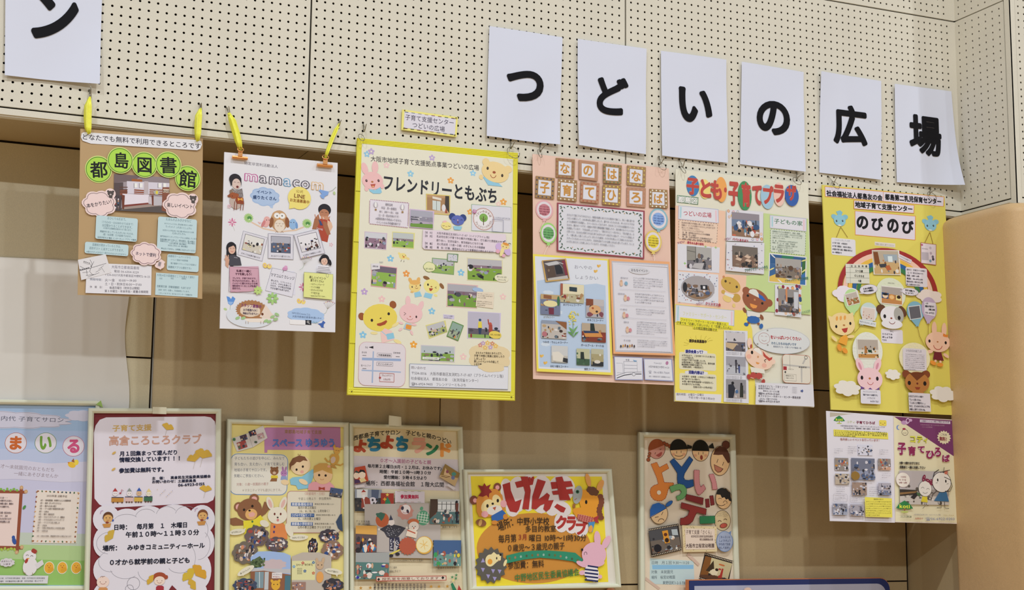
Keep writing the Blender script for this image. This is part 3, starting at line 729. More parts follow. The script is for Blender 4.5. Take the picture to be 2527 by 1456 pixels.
# branch with owls
b = P.art('owl_cutout'); b.l([(620, 548), (650, 564), (690, 572), (730, 568), (750, 560)], 3.6, 'd9bfa9'); 
for x, y in ((613.5, 538), (757.5, 551.5)): b.star(x, y, 12.5, 'a9c98a', n=16, inn=.8); b.e(x, y, 9, 9, '9cc27a'); b.e(x+2, y, 5.5, 4.5, '4f8a4a'); b.q([(x+2, y+1), (x+5, y+5), (x-2, y+5)], 'cfe0b8')
b.e(689, 545, 21.5, 26, 'b48d68'); b.e(689, 533, 18, 13, 'c09a74'); b.e(669.5, 549, 5.5, 13, '8a5738', 8); b.e(709, 549, 5.5, 13, '8a5738', -8); b.e(690, 557, 13, 15, 'dfd3c6'); b.e(683.5, 532, 7.5, 7, 'ece8e6'); b.e(696.5, 533, 7.5, 7, 'ece8e6'); eyes(b, 690, 532.6, 6.2, 1.7, '262024', ry=1.9); b.e(690, 538.5, 1.7, 2.3, 'c98f4a', n=8)
for x, y in ((682, 551), (690, 551.5), (698, 552), (686, 557), (694, 557.5)): b.l([(x-2.2, y-1), (x, y+1.5), (x+2.2, y-1)], .7, '8b6a50')
for x in (683, 696): b.l([(x-3, 574), (x, 570), (x+3, 574)], .9, '8b6a50')
b.e(657, 549, 8.5, 12, 'dba9a6', 15); b.e(659, 541, 7.5, 7, 'dba9a6'); b.e(650, 552, 4, 9, 'c77f82', 25); b.q([(636, 547), (645, 549), (641, 553)], 'e2b7b5'); eyes(b, 661, 543, 3, 1, '3a3032')
b.e(723, 553, 9.5, 13, '8fb3dc'); b.e(723, 548, 8.5, 7, '8fb3dc'); b.e(732, 556, 3, 8, '6f97cc', -8); eyes(b, 721.5, 549, 3.5, 1, '3a3032')
# boy on the right, cut from a photograph
b = P.art('child_cutout', label='cut-out of a boy in a red shirt making glasses with his hands'); b.q([(790, 540), (812, 538), (819, 556), (812, 578), (808, 598), (786, 592), (779, 565)], 'a84733'); b.q([(808, 543), (818, 549), (821, 560), (814, 574), (808, 560)], 'd9b49a')
b.q([(770, 566), (776, 540), (786, 528), (790, 544), (781, 566)], 'a06a4c'); b.q([(797, 545), (806, 548), (816, 578), (808, 581), (798, 560)], 'a06a4c'); b.e(801, 518, 16, 15, '262329'); b.e(800, 527, 12, 11, 'b07a5e'); b.q([(786, 524), (789, 512), (800, 506), (812, 512), (814, 524), (806, 516), (796, 516)], '262329')
b.arc(795, 525, 2.6, 1.6, 200, 340, .9, '4a2c22'); b.arc(805, 526, 2.6, 1.6, 200, 340, .9, '4a2c22'); b.e(797, 537, 5.5, 4.5, 'c48d70'); b.e(806, 538, 6, 5, 'c48d70'); b.l([(779, 539), (777, 529)], 2, 'b98065'); b.l([(785, 541), (783, 531)], 2, 'b98065'); b.l([(797, 536), (800, 541)], 1.4, 'e8e3ea'); b.l([(811, 541), (814, 534)], 2, 'b98065')
b.t('GAME', 781, 563, 797, 567, 6, 'd6cdd6', .01); b.q([(786, 541), (792, 546), (797, 556), (790, 556)], '3a4a78')
# three snapshots
for (x, y, rot, sd, bands, cap, pal) in ((623.5, 607.5, 15, 3, [(0, 'd9d8d6'), (.5, 'c9c3b8')], 'スタッフは全員子連れママ', ['27242a', 'efeff2', '8a4a44', 'cfcac4', '4f4a50', 'd8d2a0']), (692.5, 608.5, 2.5, 5, [(0, 'a9aab8'), (.4, '55607a')], 'みんなイベント盛りだくさん', PAL_P), (763, 602.5, -14, 8, [(0, 'dedde4'), (.6, 'd6d3d8')], 'ママ同士で仲間もいっぱい', ['1f1d24', '38353c', '2e3a78', 'cfcbd6', '5a3a34'])):
    b = P.art('snapshot'); W_, H_ = 63, 62
    b.push(x, y, rot-4); b.r(-W_/2, -H_/2, W_, H_, 'd3d2de', t=.0003); b.frame(-W_/2+.7, -H_/2+.7, W_-1.4, H_-1.4, .9, '6b6a78'); b.r(-24.5, -25, 49, 41, '55535f')
    b.photo(0, -4.5, 47, 39, bands, pal, n=26, seed=sd, big=.18); b.t(cap, -24, 24, 24, 24, 4.6, '4a4654', .008); b.pop()
# girl making a peace sign
b = P.art('child_cutout', label='cut-out of a long-haired girl making a peace sign'); b.e(571, 628, 12.5, 30, '221f25', -4); b.e(570.5, 612, 12.5, 15, '221f25'); b.e(572, 616, 8.6, 11, 'd4ae9c'); b.q([(562, 612), (565, 601), (574, 599), (582, 604), (583, 612), (576, 606)], '221f25'); b.arc(568.5, 614, 2, 1.2, 200, 340, .8, '4b302c'); b.arc(576.5, 614, 2, 1.2, 200, 340, .8, '4b302c'); smile(b, 572.5, 619.5, 3, 2, 1, 'b85a50')
b.q([(567, 630), (578, 629), (592, 636), (596, 655), (567, 656), (562, 640)], '46454f'); b.l([(577, 635), (586, 637)], .9, 'bdbcc6'); b.q([(556, 640), (566, 640), (563, 662), (556, 655)], 'c79b86'); b.q([(553, 640), (559, 630), (566, 642), (560, 648)], 'c79b86'); b.l([(559, 640), (556, 629)], 2.2, 'cfa48f'); b.l([(563, 640), (563, 629)], 2.2, 'cfa48f')
b = P.art('pink_note'); b.q([(565.5, 658.5), (637.5, 657.5), (641.5, 714), (620, 719), (568.5, 721.5)], 'c99fb1', .0003); b.frame(566.5, 657.8, 72, 62, .7, '7a4a62')
b.t('私達と一緒に', 583, 668.5, 620, 669.5, 6.5, '4b1f38', .03); b.t('ママを楽しもう！', 580, 676, 624, 677.3, 6.5, '4b1f38', .03)
for i, tt in enumerate(('プレママ、子育て中のママ、', '子どもたちのために、楽しく', 'ハッピーに暮らせるような地', '域社会をつくることが私達の', '目的です。')): b.t(tt, 573, 686.5+i*6.2, 573+62*len(tt)/13, 687.5+i*6.2, 5, '5c3450', .02)
b = P.art('paper_note'); b.q([(667, 668), (727, 669), (729, 728), (664, 725)], 'd5d5e4', .0002); b.q([(672, 661), (732, 674.5), (721, 733.5), (655, 717)], 'd8d7e3', .0003); b.l([(672, 661), (732, 674.5), (721, 733.5), (655, 717), (672, 661)], .7, '6a6876')
b.t('ママコム♡カレッジ', 668, 677.5, 727, 687.5, 9.5, '3b394a', .014)
for i, tt in enumerate(('学んだり、リフレッシュ', 'したり、スキルを身につ', 'けたり、ママ同士が交流', 'できる場でもあります。')): b.t(tt, 668.5-i*.6, 691.5+i*6.2, 719-i*.6, 700+i*6.2, 5, '4a4858', .014)
b.e(703.5, 663, 6.5, 4.5, 'c98fb8', -10); b.e(705.5, 658.5, 4, 3.2, 'd3a0c4'); b.l([(701, 667), (698, 672)], .9, '6a5a6a')
b = P.art('clover_cutout')
for i in range(8): b.e(672+9*cos(i*pi/4), 736.5+9*sin(i*pi/4), 6, 3.2, ['a5c981', '8fbb72'][i % 2], rot=i*45)
b = P.art('clover_cutout')
for i in range(7): b.e(636+6*cos(i*.9), 717+6*sin(i*.9), 5, 3, 'b5cf7c', rot=i*51)
for (x, y, s_) in ((573, 548.5, 1), (747.5, 708.5, 1)):
    b = P.art('flower_cutout')
    for i in range(8): b.e(x+6*cos(i*pi/4), y+6.4*sin(i*pi/4), 4.6, 1.5, ['c45f8b', 'dfa5bf'][i % 2], rot=i*45)
    b.l([(x+2, y+9), (x+6, y+21)], .5, 'a9b0a0')
for (x, y) in ((658.5, 657), (742.5, 745)):
    b = P.art('butterfly_cutout')
    b.e(x-5, y-2, 5, 6.5, 'e6c96c', -20); b.e(x+6, y, 5.5, 6, 'e8cf7c', 15); b.e(x+7, y-3, 2.2, 2.2, 'c9a9b8'); b.e(x-6, y-3, 2, 2, 'c9a9b8'); b.l([(x-1, y+4), (x+2, y-4)], 1.2, 'b99a50')
for (x, y, n) in ((750, 645, 5), (808, 755, 5)):
    b = P.art('seedhead_cutout')
    for i in range(7): b.l([(x, y+8), (x-8+i*4.3, y-6-4*sin(i*.52))], .45, '9a9488'); b.e(x-8+i*4.3, y-7-4*sin(i*.52), 1.5, 1.5, ['b09ab0', 'd8b98a', 'c28a94'][i % 3], n=7)
    b.l([(x, y+8), (x-4, y+17), (x-12, y+22)], .6, '8fa88a')
b = P.art('bellflower_cutout'); b.q([(786, 470), (790, 468), (801, 471), (811, 473), (809, 481), (801, 485), (799, 491), (793, 489), (789, 482), (794, 479)], '7ea2da'); b.l([(811, 473), (820, 470), (829, 461.5)], .8, '8a9a84'); b.e(824.5, 476.5, 2.8, 4, 'b3c993', -15)
b = P.art('tulip_cutout'); b.q([(559, 731), (566, 733), (570, 738), (574, 731), (581, 737), (575, 750), (569, 754), (563, 749)], '5d8fd6'); b.q([(561, 744), (576, 745), (569, 754)], '8fb2e2'); b.l([(569, 753), (565, 777)], .7, '8fa88a'); b.e(556, 763, 4.5, 3, 'b3c993', 20)
for (x, y) in ((565.5, 509), (817, 604)):
    b = P.art('blossom_cutout')
    for i in range(5): b.e(x+3.4*cos(i*1.26), y+3.4*sin(i*1.26), 2, 1.5, 'd9b0ba', rot=i*72, n=8)
# girl in stripes
b = P.art('child_cutout', label='cut-out of a girl in a striped shirt with hair in bunches'); b.e(800.5, 641, 11.5, 13, '211e24'); b.e(790.5, 641, 3.5, 6, '211e24', 20); b.e(813, 648, 4, 8, '211e24', -15); b.e(799.5, 645.5, 8, 9.5, 'd9b5a4'); b.q([(791, 642), (794, 632), (806, 632), (809, 643), (803, 637), (796, 638)], '211e24'); eyes(b, 799.5, 645, 3.5, .8, '3a2824'); smile(b, 799.5, 648, 2.6, 1.8, .9, 'b0564c')
b.q([(783, 658), (792, 654), (809, 656), (816, 667), (813, 676), (780, 671)], 'dfdde6')
for i in range(4): b.l([(784-i, 659+i*3.8), (812+i, 661.5+i*3.8)], 1, '3b3944')
b = P.art('yellow_note'); b.q([(749.5, 672), (821, 677.5), (818.5, 740), (748, 733.5)], 'dbdf92', .0003); b.l([(749.5, 672), (821, 677.5), (818.5, 740), (748, 733.5), (749.5, 672)], .7, '6e6e4e'); b.ring(807, 680, 3, 5, .7, '7c7a80')
b.t('楽しいイベント', 762, 684, 804, 688.3, 7.4, '4e4c2a', .02); b.t('盛りだくさん♪', 765, 691.5, 801, 695.5, 7, '4e4c2a', .015)
for i, tt in enumerate(('・ハロウィンウォーク', '・フンワカ喫茶', '・おもちゃのひろば', '　ママ友作り会', '・mamaコムマルシェetc…')): b.t(tt, 762.5, 701+i*7.1, 762.5+[37, 26, 33, 25, 42][i], 703.4+i*7.1, 5.4, '55532f', .008)
# hedgehog and address
b = P.art('hedgehog_cutout'); b.e(617, 781, 58, 28, 'd3d8e2', n=30); b.star(621, 766, 41, 'a5764f', n=28, inn=.9, ry=26); b.q([(655, 752), (668, 770), (680, 784), (662, 790), (640, 782)], 'dfcfc4'); b.cl(617, 767.5, 26, 15, 'd9c8b6', n=6, amp=.06); b.e(647, 775.5, 3, 3.4, '6a3a22'); b.e(671, 780.5, 1.5, 1.8, '2a2020', n=8); b.q([(600, 786), (668, 786), (652, 796), (612, 795)], 'e3dad2')
b.t('スタッフ募集中', 593.5, 753, 645, 757.5, 9.5, '7a3a6c', .025); b.t('お子様連れOK！', 599.5, 764.5, 638, 766.5, 6.8, '4a3f5c', .02); b.t('時給はずみますよ～', 599, 773, 638, 775, 6.2, '4a3f5c', .02)
for x, y in ((586, 785), (600, 785), (672, 782), (683, 776), (664, 794), (656, 792), (680, 788)): b.e(x, y, 6, 3.4, '9cbf88', rot=25 if x % 2 else -25)
for x in (606, 612, 643, 650): b.l([(x, 793), (x, 799)], 1.2, 'a9998c')
b = P.art('address_cloud'); b.cl(755, 779, 47, 20, 'a5c0e6', n=10, amp=.08); b.r(715, 788, 39, 12, 'e3e2ea', rad=2, t=.0002); b.Y += .0002; b.r(753, 789.5, 15.5, 11.5, '22222a'); b.ring(760, 794.5, 2.3, 2.3, 1, 'e8e8f0'); b.l([(761.5, 796.5), (764, 799.5)], 1.1, 'e8e8f0')
b.t('NPO法人mamaコム', 720.5, 772, 766, 776.5, 6, '47597c', .006); b.t('大阪市都島区都島本通3-19-4', 721, 780.5, 793, 785.5, 5.8, '47597c', .006); b.t('ママコム', 719.5, 794, 748.5, 796.5, 7.6, '3c3b48', .008); b.t('けんさく', 771, 795, 785, 797, 6, '5a8a72', .01)
b.q([(784, 799), (794, 797), (797, 791), (803, 796), (799, 800), (798, 807), (801, 809), (793, 808), (790, 803)], '3f62ae')
P.done()
# ------------------------------------------------------------------ yellow-framed poster
P = Poster('hanging_poster', 'large cream poster in a ridged yellow plastic border with bear and rabbit cut-outs', 'poster', -.012, (1066, 982), mat='lam')
P.solid('yellow_backing', [(882, 340.5), (1278, 377.5), (1270.5, 989), (857, 974.5)], 'd8cf3e', .006, material='paper', nx=2, nz=2)
# ridged border strips, each rib real
def ribs(x0, y0, x1, y1, x2, y2, x3, y3, n, name='border_strip'):
    "strip with corners TL TR BR BL, n ribs along its long side"
    V, F = [], []
    Q = [W(x0, y0, P.Y-.0005), W(x1, y1, P.Y-.0005), W(x2, y2, P.Y-.0005), W(x3, y3, P.Y-.0005)]
    hor = (Q[1]-Q[0]).length > (Q[3]-Q[0]).length
    for i in range(n*4+1):
        f = i/(n*4); d = .0004+.0012*abs(sin(pi*f*n))
        A, B = (Q[0].lerp(Q[3], f), Q[1].lerp(Q[2], f)) if hor else (Q[0].lerp(Q[1], f), Q[3].lerp(Q[2], f))
        V += [(A.x, A.y-d, A.z), (B.x, B.y-d, B.z)]
    for i in range(n*4): F.append((2*i, 2*i+1, 2*i+3, 2*i+2))
    mk(name, V, F, 'plast', P.o, P.org)
ribs(882, 340.5, 1278, 377.5, 1276, 396, 884, 357, 5); ribs(861, 956, 1266, 971, 1271, 989, 857, 974.5, 3)
for k in range(5):
    t0, t1 = k/5, (k+1)/5-.004
    L = lambda t: (882-25*t, 348+626*t); Rr = lambda t: (1278-7.5*t, 385+604*t)
    a0, a1, b0, b1 = L(t0), L(t1), Rr(t0), Rr(t1)
    ribs(a0[0], a0[1], a0[0]+13, a0[1]+1, a1[0]+15, a1[1]+1, a1[0], a1[1], 3); ribs(b0[0]-12, b0[1]-1, b0[0], b0[1], b1[0], b1[1], b1[0]-13, b1[1]-1, 3)
P.lv = P.Y-.0022
a = P.art('poster_sheet', lift=0); a.q([(893, 354.5), (1266, 393), (1261, 966), (873, 955)], 'dedccb', .0004)
for x, y, r, c in ((905.5, 380.5, 8.5, '8fbfdc'), (916, 374, 8.5, 'b7a2cc'), (1066, 389.5, 8, 'b9a5cf'), (953.5, 408, 8, 'e8c3c6'), (1013, 429, 8.5, '8fc4e0'), (1167, 427.5, 8, '93c6e4'), (1112, 445.5, 8.5, 'e2a04e'), (1242, 498.5, 9, 'e2a24e'), (1230, 504, 7, 'ecc8c4'), (1160, 523, 8, 'e2a24e'), (963.5, 638, 9, '85bfe0'), (1002.5, 675.5, 9, 'e2984c'), (899, 720, 9, 'b9a0cf'), (942, 738, 9, 'e9bfc0'), (1137.5, 673, 9, '85bfe0'), (1065.5, 768, 9, '85bfe0'), (1241, 732.5, 8.5, 'efc5c2'), (895.5, 826.5, 9.5, '85bfe0'), (1020.5, 850.5, 9.5, 'e8a240'), (1143, 880.5, 9, 'efc5c2')):
    f = P.art('flower_cutout'); f.fl(x, y, r, c)
t = P.art('heading'); t.t('大阪市地域子育て支援拠点事業つどいの広場', 914, 391.5, 1182, 414.5, 15, '38343c', .006)
t.t('フレンドリーともぶち', 943, 449, 1229, 485, 41, '181b28', .026, colors=None)
def usagi(a, x, y, k=1, col='ecb9bb', rot=0, open_=True):
    a.push(x, y, rot, k)
    a.e(-17, -30, 8, 15, col, -12); a.e(9, -33, 8, 15, col, 6); a.e(0, 0, 26, 22, col); eyes(a, 0, 0, 15, 2.8, '4a1d20', ry=3.6); a.e(-1, 3, 3, 2.4, 'b0703f')
    if open_: a.q([(-6, 9), (7, 8), (3, 17), (-3, 17)], 'b04a3a'); a.e(0, 14.5, 3, 2, 'f0a878')
    a.pop()
u = P.art('rabbit_cutout'); u.q([(910, 464), (925, 470), (938, 462), (942, 474), (938, 478), (921, 478), (912, 472)], '8ec4de'); u.e(904, 465, 5, 7, 'ecb9bb'); u.e(943, 460, 5, 6, 'ecb9bb'); usagi(u, 919, 446, 1, rot=-6)
b = P.art('bear_cutout'); b.q([(1190, 435), (1215, 445), (1235, 460), (1203, 455)], '8ec4de'); b.q([(1207, 449), (1230, 452), (1240, 461), (1203, 457)], '8ec4de'); b.e(1187, 437, 5, 6, 'e6cd94'); b.e(1199, 400, 9, 9.5, 'e6cd94'); b.e(1254, 418, 9.5, 9, 'e6cd94'); b.e(1222, 425, 34, 25.5, 'e6cd94', 10); b.e(1203, 415.5, 2.8, 4, '3a2b1c', 5); b.e(1239, 433.5, 2.8, 4, '3a2b1c', 5); b.e(1219, 425.5, 4, 3.2, '9c4f2c'); b.arc(1217, 430, 7, 9, 10, 165, 1.6, '9c4f2c', 5)
n = P.art('opening_hours_card'); n.q([(912, 492), (1009.5, 500.5), (1007, 562), (911, 551.5)], 'dcd7e2', .0003)
for i in range(22): n.l([(914+i*4.3, 492.6+i*.37), (916.6+i*4.3, 492.8+i*.37)], 1.6, 'a06a86'); n.l([(912.5+i*4.3, 552.8+i*.42), (915.1+i*4.3, 553+i*.42)], 1.6, 'a06a86')
for i in range(14): n.l([(912.5-.1*i, 495+i*4), (912.4-.1*i, 497.6+i*4)], 1.4, 'a06a86'); n.l([(1008.5-.15*i, 502+i*4), (1008.4-.15*i, 504.6+i*4)], 1.4, 'a06a86')
for x, y in ((927, 505), (993, 511)): n.e(x, y, 5.5, 7, 'bdb8c2'); n.e(x, y, 2.5, 7, 'e8e5ec'); n.r(x-2, y+10, 4.5, 4, '9c7a4a')
for i, (tt, w_) in enumerate((('開所日時', 18), ('平日　月～金曜日', 38), ('10：00～15：00', 48), ('（土・日・祝はお休みです）', 56), ('※通常利用の予約はいりません', 64), ('イベントのみ予約優先制です', 60))): n.h(tt, 960-w_/2-i*.3, 505+i*9.1-w_*.04, w_, 6.8, '57505e', .008)
def snap(x0, y0, x1, y1, x2, y2, x3, y3, bc, bands, pal, n_, sd, big=.18, ext=None, y0_=.3, nm='photo_print', bw=2.0, **k):
    "photo with a coloured border: outer corners TL TR BR BL"
    p = P.art(nm); p.R4(x0, y0, x1, y1, x2, y2, x3, y3, bc, .0003)
    cx, cy = (x0+x1+x2+x3)/4, (y0+y1+y2+y3)/4
    w_ = (sqrt((x1-x0)**2+(y1-y0)**2)+sqrt((x2-x3)**2+(y2-y3)**2))/2-2*bw; h_ = (sqrt((x3-x0)**2+(y3-y0)**2)+sqrt((x2-x1)**2+(y2-y1)**2))/2-2*bw
    sl = math.degrees(math.atan2(y1-y0+y2-y3, x1-x0+x2-x3))-math.degrees(math.atan(slope(W(cx, cy, p.Y))))
    p.photo(cx, cy, w_, h_, bands, pal, n_, sd, rot=sl, big=big, ext=ext, y0=y0_, **k); return p
GR = '8ab04e'
GP = ['1f1f24', '26262c', '4a4b56', 'd4d2da', 'a5a3ae', '7c5f6c', 'c9b09a', '8d97b0']
def door_ext(s, X, Y, w, h):
    s.q([(X-w*.5, Y-h*.85), (X+w*.3, Y-h*.7), (X+w*.3, Y-h*.45), (X-w*.5, Y-h*.6)], 'dcd6cc'); s.q([(X-w*.5, Y-h*.4), (X+w*.22, Y-h*.35), (X+w*.2, Y+h*.7), (X-w*.5, Y+h*.6)], 'c9d3d2'); s.l([(X-w*.14, Y-h*.4), (X-w*.14, Y+h*.65)], 1, '6a6a60')
    s.q([(X+w*.65, Y-h), (X+w, Y-h), (X+w, Y+h*.9), (X+w*.6, Y+h*.2)], '3c3430'); s.e(X+w*.5, Y+h*.35, w*.18, h*.4, 'd8d6dc'); s.q([(X+w*.7, Y+h*.3), (X+w*.85, Y+h*.9), (X+w*.6, Y+h*.9)], '9c4a34')
snap(1051, 478, 1111, 482.5, 1109.5, 531, 1051.5, 527, 'd9c670', [(0, 'b7916a'), (.15, 'a5805a'), (.85, 'c9b08c')], ['a07a52'], 2, 4, ext=door_ext)
def room_ext(s, X, Y, w, h):
    for i in range(4): s.q([(X-w*.95, Y-h*.2+i*h*.13), (X-w*.25, Y-h*.18+i*h*.13), (X-w*.25, Y-h*.12+i*h*.13), (X-w*.95, Y-h*.13+i*h*.13)], ['2c2d3a', 'b9b6c4'][i % 2])
    s.q([(X-w, Y+h*.62), (X+w, Y+h*.5), (X+w, Y+h), (X-w, Y+h)], '6d9440')
snap(1011, 515.5, 1071, 521.5, 1068, 566, 1009.5, 561.5, 'c9b4d4', [(0, 'a5a5b5'), (.35, '8d8a9c'), (.62, 'b0a3b8')], GP, 16, 5, ext=room_ext)
b = P.art('mouse_cutout'); b.e(1116, 535, 8.5, 9, '2c3f7c', -10); b.e(1142, 538, 8.5, 9, '2c3f7c', 10); b.e(1129, 544, 16, 12.5, '5a68b4'); b.e(1129, 543.5, 1.5, 1.5, 'e2b0a8'); b.arc(1119.5, 544, 2.4, 2.5, 200, 340, 1.1, '22263a'); b.arc(1138.5, 545, 2.4, 2.5, 200, 340, 1.1, '22263a'); b.e(1129.5, 549, 1.3, 2.8, '7a3a3a'); b.q([(1118, 558), (1140, 559), (1136, 568), (1120, 567)], '8ec4de')
b.e(1101, 557, 12.5, 9.5, 'ead98a'); b.e(1097, 547, 5, 2.5, 'ecb9bb', -10); b.arc(1094, 556, 2.6, 2, 20, 160, 1, '5a4a30'); b.arc(1108, 557, 2.6, 2, 20, 160, 1, '5a4a30'); b.arc(1101, 558, 2.5, 2, 20, 160, .9, 'b0703f')
b = P.art('logo_card', label='card with a round tree emblem'); b.q([(1163.5, 504.5), (1261, 511.5), (1262, 575), (1163.5, 569)], 'd5d5e0', .0003); b.l([(1163.5, 504.5), (1261, 511.5), (1262, 575), (1163.5, 569), (1163.5, 504.5)], 1, '6f9a78')
b.e(1193, 541, 27, 28, 'e3e1e6', n=32); b.ring(1193, 541, 25.5, 27, 1.5, 'a8746a'); b.ring(1193, 541, 23.5, 25, .7, 'c9a49c'); b.e(1193, 537.5, 10.5, 10.5, '6d9c48'); b.cl(1193, 537.5, 10.5, 10, '7cab50', n=7); b.l([(1193, 556), (1193, 534)], 2, '5a4030'); b.l([(1193, 545), (1199, 539)], 1, '5a4030'); b.l([(1193, 543), (1187, 538)], 1, '5a4030')
for i, ch in enumerate('つどいのひろば'):
    an = radians(-155+i*21.5); x, y = 1193+18.5*cos(an), 541+19.5*sin(an); ra = an+pi/2; b.t(ch, x-3*cos(ra), y-3*sin(ra), x+3*cos(ra), y+3*sin(ra), 6, '8a5a52', .012)
for i, ch in enumerate('フレンドリーともぶち'):
    an = radians(158-i*15.5); x, y = 1193+18.5*cos(an), 541+19.5*sin(an); ra = an-pi/2; b.t(ch, x-2.6*cos(ra), y-2.6*sin(ra), x+2.6*cos(ra), y+2.6*sin(ra), 5.4, '8a5a52', .012)
b.r(1166.5, 517, 9, 8.5, 'b46a9c', rad=2, rot=4); b.ring(1171, 521.3, 2.2, 2.2, .9, 'f0e6ee'); b.e(1174, 518.8, .6, .6, 'f0e6ee', n=6); b.frame(1215, 541, 27, 30, .9, '7a7a96'); b.t('インスタはじめてみてね', 1216, 536.5, 1259, 540, 4.4, '5a5a70', .01)
b = P.art('information_card', label='pale pink card of address and aims'); b.q([(1043, 567), (1247, 578.5), (1249, 618), (1246, 624), (1046, 615.5), (1041, 610)], 'dccfdc', .0003)
for i, (k_, tt, x0, x1) in enumerate((('【場　所】', '大阪市都島区友渕町2-7-17-107（ハイツプライム1階）', 1076.5, 1211), ('【目　的】', '乳幼児を持つ子育て中の親子が気軽に集い、打ち解けた雰囲気の中で', 1076.5, 1243), ('', '語り合い、交流を図り、育児相談などを行う場', 1076, 1191), ('【対　象】', '主に乳幼児（０歳～３歳）の子どもとその保護者', 1077, 1196), ('【費　用】', '無　料（行事、講習会などにより実費徴収の時もあります）', 1077, 1221))):
    y = (574.3, 582.6, 592, 600.8, 609.8)[i]
    if k_: b.h(k_, 1045, y-.6, 24, 6, '4a4454', .01)
    b.h(tt, x0, y+1, x1-x0, 6.4, '4a4454', .008)
b = P.art('butterfly_cutout'); b.e(1231, 610, 9, 10, 'c9aedd', -35); b.e(1251, 621, 7.5, 10, 'c9aedd', -20); b.e(1227, 620.5, 5, 5, 'dfa9bd'); b.e(1241, 631, 5, 4, 'dfa9bd'); b.e(1238, 620, 4.5, 14, 'e8d79a', 18); b.e(1245, 608, 10.5, 8, 'e8cf8e', 15); b.e(1247, 603, 8, 3.4, 'd8923e', 15); eyes(b, 1244, 610, 4, 1, '4a3020', tilt=1); b.arc(1245, 598, 3, 3, 160, 300, 1.4, '2c2626'); b.arc(1256, 604, 3, 3, 200, 350, 1.4, '2c2626')
def lawn(s, X, Y, w, h): s.q([(X-w*.1, Y+h), (X+w*.2, Y+h*.1), (X+w, Y-h*.1), (X+w, Y+h)], GR)
snap(899.5, 571, 955.5, 575.5, 953, 617, 898.5, 612.5, 'c9b9cc', [(0, 'c9cbd4'), (.35, '8c6f84')], GP, 30, 11, ext=None)
snap(968, 571.5, 1023.5, 575, 1021, 614.5, 966.5, 610, 'd9d388', [(0, 'b9c0c2'), (.4, '8c7c84'), (.55, GR)], GP, 14, 12)
b = P.art('chick_cutout'); b.e(994, 632.5, 9.5, 8, 'ead68a'); b.e(986, 627, 5, 3, 'ead68a', 50); b.e(1006, 638, 5, 3, 'e4cf8c', 20); eyes(b, 997, 630.5, 3.5, .8, '3a2e20'); b.e(996, 634, 2.6, 1.8, 'c9762f'); b.l([(991, 641), (989, 646)], 1, '4a3a28'); b.l([(997, 643), (996, 647)], 1, '4a3a28')
snap(916.5, 652, 980, 660.5, 977.5, 713.5, 914.5, 706.5, 'd9a3ad', [(0, '6a5f70'), (.3, GR)], GP, 18, 13, big=.25)
b = P.art('caption_card'); b.q([(915, 651), (937, 650), (937, 664), (916, 666)], 'd9d7de', .0002); b.h('避難訓練', 919, 657, 14, 4.5, '4a4858', .01); b.h('みんなで', 936, 647, 9, 5, '5a6a88', .01)
snap(1066, 636, 1121.5, 641, 1120, 678.5, 1065, 673, '7da06a', [(0, 'b3b5bd'), (.45, '8fae5c')], GP, 18, 14)
b = P.art('caption_card'); b.cl(1059.5, 659, 15.5, 13, 'dfe0b0', n=5, amp=.08, t=.0002); b.cll(1059.5, 659, 15, 12.5, .9, '6f8a4a', n=5, amp=.08); b.h('毎月 お誕生会', 1050, 663, 18, 5, '5a6a48', .01)
snap(1103.5, 625.5, 1130.5, 627, 1129, 647.5, 1102.5, 645, '6a8a60', [(0, 'c9c9d2')], ['4a4a58', '8d6a6a', 'b3b5c6', '7a8a9a'], 10, 15, y0_=0, bw=2)
snap(1152, 635.5, 1240.5, 641.5, 1240, 696.5, 1152, 692, 'd9d3b0', [(0, 'b5b4ba'), (.3, '86707e'), (.42, '7da040')], GP, 22, 16, big=.2)
b = P.art('caption_card'); b.e(1237, 687, 17, 9.5, 'dfdcc4', 5, t=.0002); b.h('親子ふれあい遊び', 1226, 683, 24, 4.6, '5a5a50', .01); b.h('スキンシップも', 1228, 690, 20, 4.4, '5a5a50', .01)
b = P.art('squirrel_cutout'); b.e(1012, 691, 4.5, 6, 'dfae62', -25); b.e(1032.5, 690.5, 4.5, 6.5, 'dfae62', 15); b.e(1023.5, 707, 14.5, 14, 'eccf86'); b.e(1024, 697, 13.5, 6, 'dfae62', -4); eyes(b, 1027, 706, 10, 1.6, '2a211c', ry=2.4, tilt=-2); b.e(1027, 706, 1.6, 1.2, 'a0602c'); smile(b, 1028, 709, 3.5, 3, 1); b.q([(1022, 723), (1036, 719), (1041, 731), (1024, 734)], '8ec4de'); b.e(1016.5, 720.5, 4, 2, 'e2b46a')
b = P.art('dog_cutout'); b.e(1052, 686, 8.5, 4.5, '8a6038', 18); b.e(1090, 706, 4.5, 8, '8a6038', -35); b.e(1065, 706.5, 20, 17.5, 'ecdc8c', 5); b.e(1056, 702.5, 2.2, 3, '2a211c'); b.l([(1077, 708), (1073, 710), (1077, 712)], 1.3, '2a211c'); b.e(1064.5, 707.5, 2.2, 1.6, 'a0602c'); b.q([(1058.5, 711), (1069, 712), (1064, 718.5), (1060, 717.5)], 'a8483a'); b.q([(1049, 722), (1068, 726), (1064, 738), (1045, 733)], '8ec4de'); b.e(1075, 729, 4.5, 3, 'ecdc8c', 20)
snap(1104, 698.5, 1179.5, 704, 1177, 761.5, 1101, 757, 'd9b6b4', [(0, 'a9a8b2'), (.3, '7c6a78'), (.45, '749a40')], GP, 20, 17, big=.2)
